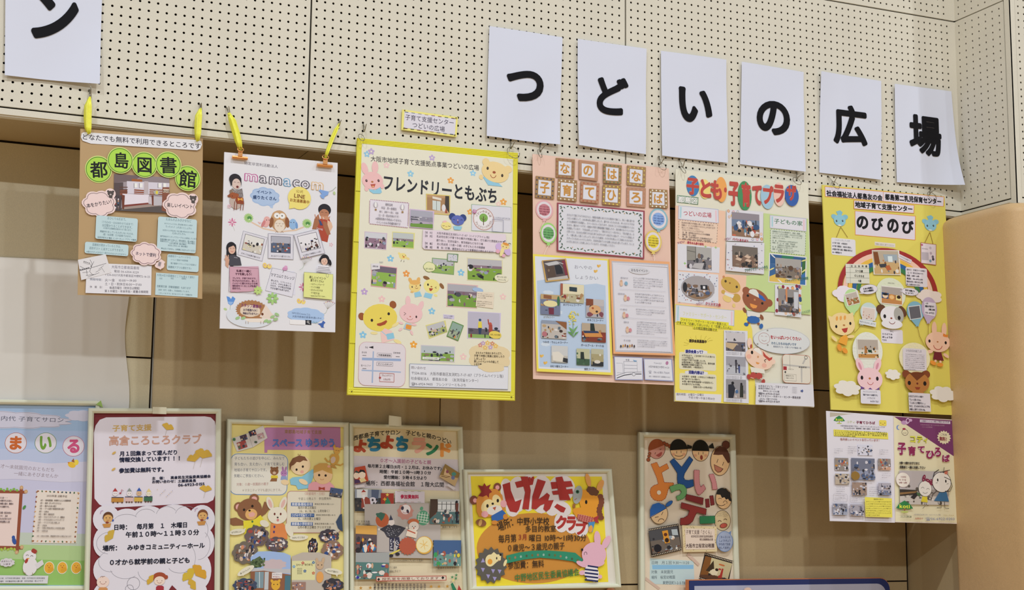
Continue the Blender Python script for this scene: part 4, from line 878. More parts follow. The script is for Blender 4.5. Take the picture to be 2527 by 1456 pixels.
b = P.art('caption_card'); b.e(1178.5, 715.5, 13.5, 5.5, '9db8dc', 5, t=.0002); b.Y += .0002; b.q([(1176.5, 719.5), (1218.5, 722), (1216.5, 761.5), (1173.5, 756)], 'dfd3c0', .0003); b.lines(1178, 722.5, 37, 14, 3, '5f564c', seed=3, b=.01); b.lines(1177, 741, 37, 14, 3, '5f564c', seed=4, b=.01)
b = P.art('bear_cutout', label='large yellow bear face with brown ears'); b.e(969.5, 752, 8.5, 9.5, '94542c', -10); b.e(892.5, 781, 8.5, 9.5, '94542c', -20); b.e(938, 784, 42.5, 34, 'e2cf5c', -9); b.e(959, 774.5, 3.2, 3.8, '2e2320', n=14); b.e(917.5, 790.5, 3.2, 3.8, '2e2320', n=14); b.e(939, 785.5, 2.4, 1.5, '5a3a24', -25)
b.q([(929.5, 799), (941, 796), (953, 790), (955.5, 794), (950, 801), (938, 805), (931, 803.5)], 'a34a2a'); b.q([(949, 810), (967, 817), (974, 838), (942, 847), (939, 820)], 'ecc3bf'); b.l([(941, 817), (954, 829)], 1.6, '8ec4de'); b.r(954, 822, 18.5, 14.5, '8cc3dc', rot=-14, rad=2); b.e(923, 822, 9, 3.6, 'ead79a'); b.e(976, 801, 11, 3.6, 'ead79a', -35); b.e(981, 843, 10, 4.5, 'ead79a', 20); b.e(944, 855, 4.5, 8.5, 'ead79a', 12)
b = P.art('rabbit_cutout'); b.e(1006.5, 743, 6.2, 13, 'efbfc2', -2); b.e(1038, 755, 6.2, 13, 'efbfc2', 22); b.e(1014, 773, 28.5, 24, 'efbfc2', 4); b.l([(996.5, 771), (1001.5, 774), (996.5, 778)], 1.3, '3a2a2c'); b.e(1027, 782, 2, 3.2, '3a2024', n=12); b.e(1012, 781.5, 2, 1.5, 'c2705c'); b.arc(1011, 782, 8, 7.5, 25, 155, .9, 'a8584c'); b.q([(1001, 797), (1016, 800), (1013, 816), (995, 811)], 'a9c3d6'); b.r(1001, 801, 14, 11.5, 'dd9440', rot=8, rad=2); b.e(989, 797, 6, 3, 'efbfc2', 15); b.e(1021, 801, 7, 3, 'efbfc2', 5); b.e(988, 813, 5.5, 3, 'efbfc2', -35); b.e(1015.5, 821, 3, 6.5, 'efbfc2', -25)
b = P.art('photo_title'); b.q([(1093.5, 775.5), (1121, 778), (1120.5, 788), (1093.5, 785.5)], 'c9c3dc', .0002); b.h('イベントの様子', 1096, 779.5, 22, 4.4, '4a4866', .01); b.h('もりだくさん', 1096, 784, 18, 4, '4a4866', .01)
snap(1050, 802.5, 1099, 790.5, 1104, 819.5, 1058.5, 836, 'd6cf86', [(0, 'b9babf'), (.5, 'a3ad6a')], GP, 24, 18, big=.22)
snap(1116, 792, 1144, 803.5, 1130, 842, 1101.5, 830, '5f8a4a', [(0, '8ba59a'), (.5, '9aa890')], ['26262a', '3a3230', 'c98a4a', 'd8d6dc', '4a4a50'], 12, 19, big=.3)
def santa(s, X, Y, w, h):
    s.e(X+w*.4, Y-h*.15, w*.1, h*.12, 'b9564a'); s.q([(X+w*.3, Y-h*.1), (X+w*.52, Y-h*.1), (X+w*.55, Y+h*.5), (X+w*.3, Y+h*.5)], 'a5483c'); s.l([(X+w*.3, Y-h*.1), (X+w*.26, Y-h*.5)], 3, 'a5483c'); s.q([(X-w*.35, Y-h*.3), (X-w*.15, Y-h*.3), (X-w*.12, Y+h*.2), (X-w*.38, Y+h*.2)], 'd9c94a'); s.q([(X-w*.36, Y+h*.2), (X-w*.14, Y+h*.2), (X-w*.2, Y+h*.7), (X-w*.32, Y+h*.7)], '2a3a5c'); s.e(X-w*.25, Y-h*.42, w*.08, h*.1, '2a4a6c')
snap(1154.5, 768, 1236, 772.5, 1233.5, 838, 1152.5, 835, 'c9c0dc', [(0, 'b6b3c6'), (.62, '5f5a66'), (.85, '86a85a')], ['26262c', '8d2e34', '4a4550', '2e3340'], 10, 20, ext=santa, y0_=.6, bw=1.6)
b = P.art('caption_card'); b.e(1221.5, 826.5, 15.5, 9.5, 'dfc95c', 5, t=.0002); b.h('お楽しみ会を開催', 1209, 825.5, 25, 4.8, '6a5a2a', .01)
snap(1038.5, 851, 1123, 855, 1121.5, 894.5, 1037, 890.5, 'c9c3cc', [(0, 'b3bcc2'), (.5, '7da048')], ['22262c', '2c3038', '3e4450', 'c3c9d0', '8a7468', 'a9adb8'], 22, 21, big=.22)
b = P.art('caption_card'); b.r(1042, 880, 41, 6.6, 'dfe3dc', t=.0002); b.h('みんなの大好きおやつの時間', 1045, 883.5, 34, 3.6, '4a4a50', .01)
b = P.art('cloud_note'); b.cl(1208, 881, 55, 38, 'ddcba4', n=6, amp=.14, t=.0002)
for x, y, c in ((1185, 852, 'c98a7c'), (1192, 847, 'b99cc0'), (1203, 846, 'dcb86a'), (1215, 848, 'c98a6a'), (1223, 854, 'e0b860'), (1197, 858, 'dcb86a'), (1210, 857, 'b9a0c4')): b.fl(x, y, 6, c)
for i, (tt, x0, w_) in enumerate((('おもちゃで自由にあそんだり、', 1173.5, 69), ('子育て仲間と気楽に話をしたり', 1169.5, 76), ('しましょう♪', 1169.5, 31), ('楽しいイベントも企画して', 1169.5, 61), ('います◆', 1169.5, 19))): b.t(tt, x0, (870.5, 877.5, 884.5, 891.3, 898.3)[i], x0+w_, (872.5, 880, 885.5, 893.3, 899)[i], 6.4, '4f463a', .014)
b = P.art('map_card'); 
b.r(886, 842.5, 117, 108, 'd9d2da', rad=17, t=.0003); b.frame(886.5, 843, 116, 107, .8, 'c98a94', rad=17)
b.q([(893, 882.5), (989, 885.5), (989, 891.5), (893, 889)], '93a7cc'); b.q([(919.5, 867), (922.5, 867), (920, 945), (916.5, 945)], '9aadce'); b.q([(892, 912), (989, 917), (989, 920), (892, 915.5)], '9fb1d0')
b.t('N', 901, 857, 907, 857.3, 7, '2c2a30', .006); b.q([(909, 857), (921, 854), (921, 860.5)], '1f1e24')
b.t('至毛馬', 892, 869.5, 905, 870, 4.6, '4a4852', .008); b.t('至都島駅', 970, 870.5, 988, 871.5, 4.6, '4a4852', .008); b.t('至ベルファ', 890, 902, 915, 902.5, 4.8, '4a4852', .008)
for x, y in ((894, 877), (976.5, 880), (894, 909.5)): b.l([(x, y), (x+9.5, y+.3)], 1.1, '2c2a30')
for x, y, w_, tt in ((930.5, 871, 36, '中都島郵便局'), (929.5, 893, 40, 'ガソリンスタンド')): b.frame(x, y, w_, 9, .6, '8d8a96'); b.h(tt, x+2.5, y+5, w_-5, 5, '3c3a44', .01)
b.frame(937, 920.5, 35.5, 21, .9, 'b05a54'); b.h('フレンドリー', 941, 926, 28, 5.4, '7a4a48', .01); b.h('ともぶち', 945.5, 935.5, 18, 5.4, '7a4a48', .01); b.star(937.5, 932, 3.8, 'a8302c')
b = P.art('contact_card'); b.q([(1010.5, 898), (1253.5, 905.5), (1252.5, 961), (1010, 954)], 'd8dae3', .0003); b.l([(1010.5, 898), (1253.5, 905.5), (1252.5, 961), (1010, 954), (1010.5, 898)], 1.2, '7d8aa4')
b.h('問い合わせ', 1013.5, 907, 37, 7.6, '5c4a50', .004); b.t('〒534-0016　大阪市都島区友渕町2-7-17-107（プライムハイツ１階）', 1014, 920.5, 1246.5, 929, 9, '4a4650', .004); b.t('社会福祉法人　都島友の会　（友渕児童センター）', 1013.5, 933.5, 1184.5, 940, 8.6, '4a4650', .004); b.t('☎06-6924-9405　フレンドリーともぶち', 1013.5, 947, 1150, 950.5, 8.2, '4a4650', .006)
# the cloud lies over the contact card
b = P.art('cloud_note'); b.cl(1212, 907, 34, 12, 'ddcba4', n=5, amp=.12, t=.0002)
for x, y in ((868, 966), (1262, 980)): b = P.art('eyelet'); b.e(x, y, 1.8, 1.8, '6a6420', t=.0006, n=10)
P.done()
# ------------------------------------------------------------------ pink poster with lettered tiles
P = Poster('hanging_poster', 'salmon pink poster with ten small cardboard letter tiles', 'poster', -.012, (1490, 943), mat='lam')
P.solid('pink_sheet', [(1314, 380), (1650, 416), (1664.5, 950.5), (1316.5, 935)], 'e0bfb0', .0025, nx=12, nz=16, warp=lambda u, v: .0012*sin(9*u+4*v)+.0012*sin(3*v+2))
P.lv -= .0026
T = [('な', 371, 103, 612, 125, 605, 370, 368, 352, '9c5a48'), ('の', 665, 130, 912, 160, 905, 403, 665, 375, None), ('は', 978, 175, 1215, 200, 1208, 440, 978, 425, '58704a'), ('な', 1285, 200, 1524, 225, 1518, 475, 1280, 450, 'c9b45a'),
     ('子', 115, 335, 355, 365, 345, 635, 103, 610, '3f3f5c'), ('育', 400, 370, 642, 395, 635, 665, 390, 640, 'e2dccb'), ('て', 690, 405, 930, 430, 920, 690, 680, 665, 'a85a44'), ('ひ', 975, 445, 1208, 460, 1200, 722, 965, 700, 'd9c25a'), ('ろ', 1280, 480, 1522, 495, 1518, 743, 1278, 722, 'c08a78'), ('ば', 1572, 500, 1800, 515, 1805, 750, 1570, 735, 'ece6d8')]
for ch, *v in T:
    dc = v.pop(); q = [(1300+v[i]/5.2, 370+v[i+1]/5.2) for i in range(0, 8, 2)]
    b = P.art('letter_tile', lift=.0004); b.q(q, ['9c7a4e', 'b08467'][dc in (None, 'a85a44', 'c08a78')], .0022)
    cx = sum(p[0] for p in q)/4; cy = sum(p[1] for p in q)/4; k = .68
    if dc:
        for i in range(4):
            for j in range(4):
                f = (j+.5)/4; x = q[i][0]*(1-f)+q[(i+1) % 4][0]*f; y = q[i][1]*(1-f)+q[(i+1) % 4][1]*f; x = cx+(x-cx)*.86; y = cy+(y-cy)*.87; b.e(x, y, 1.9, 1.9, dc, n=8)
    b.q([(cx+(x-cx)*k, cy+(y-cy)*k*1.02) for x, y in q], 'd6d7e2'); w_ = (q[1][0]-q[0][0])*.25; h_ = (q[3][1]-q[0][1])*.27
    b.fit(ch, cx-w_, cy-h_, cx+w_, cy+h_, 'c08a3c', .035)
b = P.art('message_card', label='white card of body text in a dark red border with a leaf garland'); b.q([(1374.6, 499.8), (1590.8, 520), (1589.4, 639.2), (1374, 620)], '93404e', .0006); b.q([(1378.5, 503.7), (1587.2, 523.2), (1586, 635.5), (1378, 617)], 'd3d4de')
def leaf(s, x, y, r, c='3f5c4e'): s.e(x, y, 3.2, 1.3, c, rot=r, n=7)
for i in range(24):
    f = i/23; x = 1384+f*197; y = 509.5+f*18.5; leaf(b, x, y+2*sin(i*2), 40 if i % 2 else -20); x = 1384+f*196; y = 611+f*18.5; leaf(b, x, y+2*sin(i*2), 40 if i % 2 else -20, '4a6a52')
    if i % 3 == 0: b.e(x+3, y-3, 1.3, 1.3, 'c98a5a', n=6); b.e(1384+f*197+3, 512+f*18.5, 1.3, 1.3, 'c9a45a', n=6)
for i in range(15):
    f = i/14; leaf(b, 1385+3*sin(i*2), 513+f*96, 60 if i % 2 else -50); leaf(b, 1579+3*sin(i*2), 531+f*95, 60 if i % 2 else -50)
rows = ['おひとりで過ごすよりみなさんと、地域の皆様とあたたかな気持ちで過ごし、共に一緒に遊べる', 'つどいの場として、2021年4月に開所しました。畳でゆったりのため、ゆったりとできる', 'ような環境作りを意識し、スペースになっております。おままごとつきのお部屋がたくさん', 'なのも、魅力の一つです。地域の子育て情報満載で相談したり、他の様々なイベントなど', 'を実施しています！「今日は何しようかな？」「雨だからどこへ行けない」「先が悩むな」な', 'ど思ったら、なのはな子育てひろばに来てみませんか？お友だちと遊んで、イベントに参加した', 'り、一緒に楽しく過ごしましょう♪またパパも歓迎、小さな子も安心してご利用いただけます、', 'スタッフともおしゃべりしながら、交流を深めていける場になればと思っています。たくさ', 'んの方に会えることを楽しみにしているので、ぜひお越しください。']
for i, tt in enumerate(rows): b.t(tt, 1399-i*.1, 529.5+i*8.2, 1399-i*.1+(167 if i < 8 else 122), 545.5+i*8.2-(0 if i < 8 else 4.5), 5.6, '5a5a68', .004)
for x, y, rx, ry, c, c2, tc in ((1343.3, 518, 21.5, 24.5, 'dca9b0', 'c07a86', '8a3f50'), (1353, 575.8, 20.5, 26, '9ccf74', '6fae6a', '3f6a48'), (1625, 541, 23, 27, '86b4c4', '86a9e0', '3f58a0'), (1611, 596, 20.5, 27, 'dcc46c', 'e2d03c', '7a6a22')):
    b = P.art('balloon_cutout'); b.e(x, y, rx, ry, c, t=.0003, n=26); b.q([(x-3, y+ry-1), (x+3, y+ry-1), (x+5, y+ry+4), (x-5, y+ry+4)], c); b.e(x, y, rx*.84, ry*.84, 'd9d2da', n=22); b.e(x, y, rx*.66, ry*.6, c2, n=20)
    for i in range(4): b.h('子育ての悩みを親子で'[:9], x-13+i*.2, y-9+i*6, 26 if i < 3 else 18, 4.3, tc, .015)
    b.l([(x, y+ry+4), (x-6, y+ry+16), (x-12, y+ry+30)] if x < 1400 else [(x, y+ry+4), (x+4, y+ry+16), (x-1, y+ry+28)], 1.6, 'e9d3c6')
b = P.art('room_card', label='yellow-bordered card with photographs of the play rooms'); b.q([(1314, 627), (1502, 640), (1511.4, 926), (1323.4, 916.6)], 'ead75c', .0005); b.q([(1319, 632.5), (1497.5, 643.5), (1506, 919.5), (1328, 909.5)], 'd5dae6')
b.q([(1324, 693), (1345, 690), (1385, 698), (1440, 703), (1470, 700), (1493, 705), (1500, 913), (1330, 905)], 'b3c6df')
for x, y, rx, ry in ((1352, 722, 14, 5), (1365, 770, 24, 7), (1460, 745, 20, 8), (1470, 880, 22, 9), (1345, 850, 12, 5)): b.cl(x, y, rx, ry, 'c9d6e8', n=7)
b.t('おへやの', 1415.5, 658.5, 1461, 661.5, 10.5, '8d8d9c'); b.t('しょうかい', 1416.5, 683, 1476, 687, 10.5, '8d8d9c')
for x, y in ((1477, 657), (1469, 670), (1336, 879), (1345, 896)): b.e(x-2, y, 2.6, 4, 'd9a94e', -25, n=8); b.e(x+2, y-1, 2.6, 3.6, 'e0b860', 30, n=8)
for tt, x0, y0, x1, y1, cc in (('あかちゃんコーナー', 1388.5, 752, 1434, 754, '5a5a6c'), ('おりがみコーナー', 1340.5, 782.5, 1368, 783, '9a9480'), ('ままごとコーナー', 1448, 789.5, 1488.5, 791.5, '3c3c4c'), ('つみき・でんしゃコーナー', 1338.5, 843.8, 1401, 845.8, '3c3c4c'), ('ボールプール・すべり台', 1432.7, 851.5, 1489.6, 854, '4a4a5c'), ('おむつ替えコーナー', 1357, 903.5, 1402, 905, '3c3c4c'), ('授乳コーナー', 1441, 910.7, 1470.5, 911.7, '3c3c4c')): b.t(tt, x0, y0, x1, y1, 6, cc, .01)
for i in range(38):
    rnd = random.Random(i); b.e(1413+rnd.gauss(0, 5.5), 782+rnd.gauss(0, 7), 1.8, 1.6, ['e6cf4a', 'e9d86a', 'c9c04a'][i % 3], n=6)
b.l([(1413, 790), (1414, 832)], 1.2, '6d9a5a'); b.q([(1414, 832), (1399, 818), (1409, 820)], '5f9450'); b.q([(1414, 833), (1428, 818), (1419, 821)], '5f9450'); b.q([(1414, 826), (1402, 806), (1412, 813)], '6fa45c'); b.q([(1414, 824), (1426, 803), (1416, 812)], '6fa45c')
def box_photo(x0, y0, x1, y1, bands, pal, n, sd, big=.22, y0_=.3, ext=None, nm='photo_print', bc='c9c6cc', rot=0):
    p = P.art(nm); p.photo((x0+x1)/2, (y0+y1)/2, x1-x0, y1-y0, bands, pal, n, sd, big=big, y0=y0_, ext=ext, rot=rot); return p
p = P.art('photo_print'); p.q([(1335, 643.4), (1394.6, 638.7), (1404, 690), (1344.4, 696.6)], 'c9a25a', .0002); p.q([(1338, 645), (1392, 641), (1402, 688), (1347, 693.5)], '5a5052')
p.q([(1341, 651), (1370, 645), (1380, 652), (1352, 657)], 'b9babf'); p.q([(1345, 658), (1365, 657), (1370, 683), (1350, 686)], '54443c'); p.q([(1366, 656), (1382, 654), (1388, 676), (1371, 678)], '23262e'); p.q([(1384, 644), (1392, 643), (1400, 686), (1394, 684)], '7e2f3e'); p.q([(1349, 688), (1398, 680), (1400, 688), (1350, 693)], 'b6b3b0'); p.e(1352, 668, 2.5, 3.5, '7d6a58'); p.l([(1371, 646), (1388, 652)], 1.6, 'c6c4cc'); p.l([(1376, 648), (1386, 662)], 1.4, '8d8a90')
WP = ['7a4a34', '3c2c28', '2e3446', 'a8845c', 'd6d3d2', '5d6b78', 'b89a70', '8c3a34']
box_photo(1380.8, 702, 1439, 747.5, [(0, 'd9d2b4'), (.55, 'b3ad8e')], WP, 16, 31, ext=lambda s, X, Y, w, h: (s.q([(X-w*.25, Y-h*.7), (X+w*.4, Y-h*.68), (X+w*.4, Y-h*.2), (X-w*.25, Y-h*.24)], '2a3a44'), s.q([(X-w, Y-h), (X-w*.8, Y-h), (X-w*.8, Y+h*.2), (X-w, Y+h*.4)], '9c5a48')), y0_=.55)
box_photo(1332, 727.5, 1380.6, 777.5, [(0, 'b9a074'), (.25, '6f7894')], WP, 8, 32, ext=lambda s, X, Y, w, h: (s.e(X, Y-h*.1, w*.72, h*.32, 'ddd3a0'), s.q([(X-w*.2, Y+h*.3), (X+w*.35, Y+h*.3), (X+w*.35, Y+h*.95), (X-w*.15, Y+h*.95)], '6e2c40'), s.e(X+w*.8, Y-h*.4, w*.14, h*.5, '3f6e48'), s.q([(X-w*.7, Y-h*.95), (X+w*.1, Y-h*.9), (X+w*.1, Y-h*.55), (X-w*.7, Y-h*.6)], '8a5a3c')))
box_photo(1444, 739, 1488, 784, [(0, 'b9b4b6'), (.35, 'a9a6ae')], WP, 8, 33, ext=lambda s, X, Y, w, h: (s.q([(X-w, Y-h), (X-w*.2, Y-h), (X-w*.2, Y-h*.3), (X-w, Y-h*.25)], '7e4630'), s.e(X, Y+h*.15, w*.68, h*.5, 'd0a578'), s.e(X-w*.25, Y, w*.13, h*.12, 'a8562a'), s.e(X+w*.2, Y+h*.35, w*.14, h*.12, '3a2c24'), s.e(X-w*.6, Y+h*.7, w*.3, h*.25, '7c4652'), s.e(X+w*.7, Y+h*.6, w*.25, h*.25, '7c4652')))
box_photo(1334, 792, 1396, 836, [(0, '8b95a8'), (.2, 'b9b3ae')], WP, 26, 34, big=.16, ext=lambda s, X, Y, w, h: (s.q([(X+w*.1, Y-h), (X+w, Y-h*.9), (X+w, Y-h*.1)], '8a5a38'), s.e(X-w*.75, Y+h*.55, w*.2, h*.3, 'b07078')))
box_photo(1433.6, 799, 1493, 844.5, [(0, 'b0a08c'), (.45, '7d3a2c')], WP, 14, 35, ext=lambda s, X, Y, w, h: (s.q([(X-w*.9, Y-h*.1), (X+w*.5, Y-h*.15), (X+w*.75, Y+h*.4), (X-w*.7, Y+h*.5)], 'c98a4a'), s.q([(X-w*.9, Y-h*.15), (X+w*.3, Y-h*.2), (X+w*.45, Y), (X-w*.8, Y+h*.1)], '2d3a5c'), s.q([(X-w*.3, Y-h), (X, Y-h), (X+w*.1, Y-h*.2), (X-w*.3, Y-h*.2)], '26302c')))
box_photo(1358.5, 853.6, 1399, 895, [(0, 'c4c6c8'), (.6, 'b9b6ae')], ['d9d8dc', '3c3c44', 'a9a6a0'], 6, 36, ext=lambda s, X, Y, w, h: (s.q([(X-w*.9, Y-h*.2), (X-w*.1, Y-h*.3), (X+w*.5, Y+h*.2), (X+w*.3, Y+h*.9), (X-w*.8, Y+h*.8)], 'd9d5cc'), s.q([(X+w*.45, Y+h*.4), (X+w, Y+h*.5), (X+w, Y+h), (X+w*.4, Y+h*.9)], '2f3136')))
box_photo(1420.5, 861, 1453, 901.5, [(0, 'b7b99a'), (.6, '3f5a44')], ['26302c', 'd6d6d0', '4a6a4e'], 6, 37, ext=lambda s, X, Y, w, h: s.q([(X-w*.4, Y-h*.6), (X+w*.1, Y-h*.6), (X+w*.2, Y+h*.3), (X-w*.4, Y+h*.3)], '283430'))
box_photo(1456.5, 861.5, 1487, 904, [(0, 'b5b49c'), (.3, 'a39a76'), (.75, '2c3034')], ['d3d0c4', '8d8468'], 4, 38, ext=lambda s, X, Y, w, h: s.e(X, Y+h*.5, w*.5, h*.2, 'cfcac0'))
b = P.art('events_card', label='orange-bordered card listing the main events'); b.q([(1501, 638.7), (1650, 646.9), (1664, 878), (1511, 873.4)], 'e3a878', .0005); b.q([(1506.7, 644.5), (1647, 652.7), (1658.5, 873), (1516, 868.5)], 'b9b8c2'); b.q([(1510, 650), (1643, 658), (1654, 867), (1519, 862.5)], 'd6d5df')
for i in range(34): b.e(1511+i*4, 650.2+i*.24, 2.1, 2.4, 'd6d5df', n=8); b.e(1520+i*4, 863+i*.14, 2.1, 2.4, 'd6d5df', n=8)
b.e(1575, 669, 26, 8.5, 'ccccd4'); b.t('おもなイベント', 1555, 667, 1597, 669.5, 7.6, '3f3d4c', .012)
for (x0, y0, w_, h_, n, cap, cx) in ((1560.5, 683, 73, 28, 5, '親子あそび', 1529.5), (1564.5, 722, 72, 27, 4, 'お誕生日会をお祝い', 1522.5), (1567, 760.5, 71, 17, 3, 'ベビー親子の日', 1527.5), (1569, 792, 73, 33, 6, '音楽の日', 1537), (1570.5, 837, 74, 20, 4, 'その他', 1536)):
    b.lines(x0, y0, w_, h_, n, '5f5e6e', seed=n*7, fill=.66); b.h(cap, cx, y0+3, 18 if n < 6 else 13, 4.4, '6a6878', .006)
for x, y in ((1531, 696), (1541, 733), (1538, 775), (1546, 811)): b.cl(x, y+4, 4, 7, 'd9b9a0', n=5); b.e(x, y-2, 3, 3, 'c9a68c', n=8); b.e(x+12 if y < 720 else x+7, y+4, 4, 5, ['7fa9c4', 'c98a94', 'b9b3c4'][int(y) % 3], n=8)
for i in range(7): b.e(1530+i*5.5, 855-(i % 3), 1.8, 3.8, ['3a3436', 'c99a4a', '8a5a3a'][i % 3], n=7)
for y in (714, 753, 784, 828): b.l([(1527+(y-714)*.04, y), (1640+(y-714)*.05, y+6)], .4, 'a5a4b0')
b = P.art('map_card'); b.q([(1514.9, 879), (1586, 881.6), (1587.7, 938.8), (1517.7, 938)], '8f94bc', .0003); b.q([(1517, 881), (1584, 883.5), (1585.5, 936.5), (1519.5, 935.8)], 'd9dae4')
for pts in ([(1521, 896), (1536, 896.5), (1538, 920), (1523, 920)], [(1539, 892), (1572, 893), (1573, 917)], [(1540, 901), (1572, 902)], [(1540, 909), (1573, 910)], [(1539, 892), (1541, 922)]): b.l(pts, .7, '5f6478')
b.l([(1521, 927), (1545, 919), (1583, 918)], .8, '3a3a48'); b.l([(1522, 933), (1540, 926), (1560, 923), (1583, 923)], 1.8, '2c2c38'); b.star(1564, 923.5, 5, 'd9dae4', n=4, inn=.9); b.ring(1564, 923.5, 4, 4, .8, '2c2c38'); b.h('地 図', 1544, 888, 9, 5, '4a4a5a'); b.q([(1562, 888), (1572, 890), (1570, 893), (1564, 892)], '7fa3c8')
b = P.art('phone_card', label='small address card with a telephone number'); b.q([(1587.7, 884.4), (1658.5, 886), (1662.5, 941.8), (1590.8, 938)], '8f94bc', .0003); b.q([(1590, 886.5), (1656.3, 888), (1660, 939), (1592.5, 935.7)], 'd9dae4')
b.h('〒534-0027', 1613, 896, 20, 5, '5a5a6c'); b.h('大阪市都島区中野町1-4-20', 1600, 904.5, 51, 6, '4a4a5c', .006); b.h('☎　06-6180-7664', 1600, 917.5, 52, 7.4, '6a6a80', .004); b.h('（城北・京橋地域子育て支援事業なのはな）', 1599, 928.5, 57, 4.4, '5a5a6c', .004); b.e(1646, 896, 3.6, 5, 'b07aa0', 15, n=9)
P.done()
# ------------------------------------------------------------------ cream, pink, green and yellow poster
P = Poster('hanging_poster', 'cream poster with coloured ovals behind red heading letters and a brown bear in a cap', 'poster', -.012, (1837, 998), mat='lam')
P.solid('poster_sheet', [(1667, 417), (1993, 452.4), (2009.3, 1005.5), (1664.8, 990.5)], 'dbd9c9', .0025, nx=12, nz=16, warp=lambda u, v: .001*sin(7*u+5*v)+.001*sin(4*v+1))
P.lv -= .0022
b = P.art('colour_ground'); b.q([(1666.5, 507), (1790, 521), (1790, 676), (1842, 680), (1838, 768), (1812, 765), (1665, 750)], 'e6c0a8'); b.q([(1884, 526), (1995, 540), (2001, 777), (1838, 765), (1842, 680), (1884, 678)], 'bfd292'); b.q([(1665, 750), (1812, 765), (1838, 766), (1856, 812), (1866, 999), (1665.5, 990)], 'e5d561')
TI = [('子', (1709.5, 458.7, 15.6, 25.5, '3a7ab4'), 1694, 439, 1725, 481), ('と', (1738.7, 466.6, 14, 24, 'e6d27c'), 1728, 443, 1755, 488), ('も', (1779, 468, 14, 31, 'e8a254'), 1753, 445, 1780.6, 493), ('子', None, 1797.5, 448, 1825, 508), ('育', (1837.5, 483, 17, 36, '3f8a58'), 1829.6, 450, 1852.5, 511), ('て', None, 1856.5, 457, 1880, 506), ('プ', (1893.5, 486, 16.5, 30, '9cc0d8'), 1882.5, 458, 1908.5, 504.5), ('ラ', (1922, 480, 14, 29, 'e6c0b4'), 1909, 456, 1934.6, 501), ('ザ', (1952.8, 483, 17, 26, '2f5aa8'), 1940, 457, 1964.6, 496)]
for ch, ov, x0, y0, x1, y1 in TI:
    b = P.art('heading_character', lift=.0002)
    if ov: b.e(*ov[:4], ov[4], t=.0003, n=28)
    b.fit(ch, x0, y0, x1, y1, 'b8433a', .05, out=('d9b08a', .012) if ov else None)
b = P.art('heading_dot'); b.e(1789, 469, 3, 6, 'b8433a', t=.0003)
b = P.art('district_label', label='small green-bordered label naming the district'); b.q([(1671, 481.5), (1723.5, 487), (1722.5, 505.5), (1670.5, 499.5)], '5a8264', .0003); b.q([(1672, 483), (1722, 488.5), (1721, 504), (1671.5, 498.3)], 'd6dcd2')
b.t('都島区', 1673, 491.3, 1721, 496.3, 16, 'eceae6', .03, out=('4a7256', .05))
def sign(x0, y0, x1, y1, x2, y2, x3, y3, tt, tx, tc):
    b = P.art('section_sign'); b.R4(x0, y0, x1, y1, x2, y2, x3, y3, 'b5b6cc', .0004); m_ = 3.2
    b.R4(x0+1.5, y0+1.5, x1-1.5, y1+1.5, x2-1.5, y2-1.5, x3+1.5, y3-1.5, 'd9d9e2'); b.R4(x0+m_+1, y0+m_, x0+m_+5, y0+m_+.5, x3+m_+5, y3-m_, x3+m_+1, y3-m_-.5, 'a9cbd8'); b.R4(x1-m_-5, y1+m_, x1-m_-1, y1+m_, x2-m_-1, y2-m_, x2-m_-5, y2-m_, 'dfc0cc')
    b.t(tt, *tx, tc, .014); return b
sign(1674, 507, 1772.7, 516.4, 1773.5, 551, 1673, 541, 'つどいの広場', (1686, 525.5, 1756, 531.5, 13.5), 'b0364a')
sign(1899.5, 530.6, 1990, 539, 1990, 571.7, 1899.5, 563, '子どもの家', (1909.5, 545, 1980.5, 552, 12.5), '33704a')
sign(1667.3, 752, 1812, 765.8, 1811.5, 804.7, 1666, 795, 'ファミリー・サポート・センター', (1684, 773, 1793.5, 784, 11), 'cfd0a4')
def dashed(pts, c, dc):
    b = P.art('text_card'); b.q(pts, c, .0002)
    for i in range(4):
        (xa, ya), (xb, yb) = pts[i], pts[(i+1) % 4]; n = int(sqrt((xb-xa)**2+(yb-ya)**2)/6)
        for k in range(n):
            f, g_ = (k+.2)/n, (k+.7)/n; b.l([(xa+(xb-xa)*f, ya+(yb-ya)*f), (xa+(xb-xa)*g_, ya+(yb-ya)*g_)], .9, dc)
    return b
b = dashed([(1675.5, 543), (1771, 552.5), (1768.7, 600), (1674.7, 589)], 'e2c9b6', '6a5a58')
for i, (tt, x0, w_) in enumerate((('乳幼児の親子が気軽に楽しく集う広場です。', 1682, 83), ('気軽に！つくりの日替わりおたのしみもあります', 1682, 83), ('安心してご利用ください。', 1682, 47), ('ママもリフレッシュできますよ♪', 1683, 56))): b.h(tt, x0, 549+i*6, w_, 4.9, '6f5f60', .006)
for i, (tt, w_) in enumerate((('対　象：就学前のお子さんとその保護者', 68), ('開館日：月～土曜日', 34), ('時　間：午前10時00分～午後3時00分まで', 74), ('休館日：日曜日・祝日・年末年始・午後3時閉館', 70))): b.h(tt, 1684, 573+i*5.2, w_, 4.4, '5a4c50', .01)
b = dashed([(1901.4, 565.3), (1988.3, 573), (1986.8, 630), (1901.4, 621.4)], 'cdd6ca', '5a6a60')
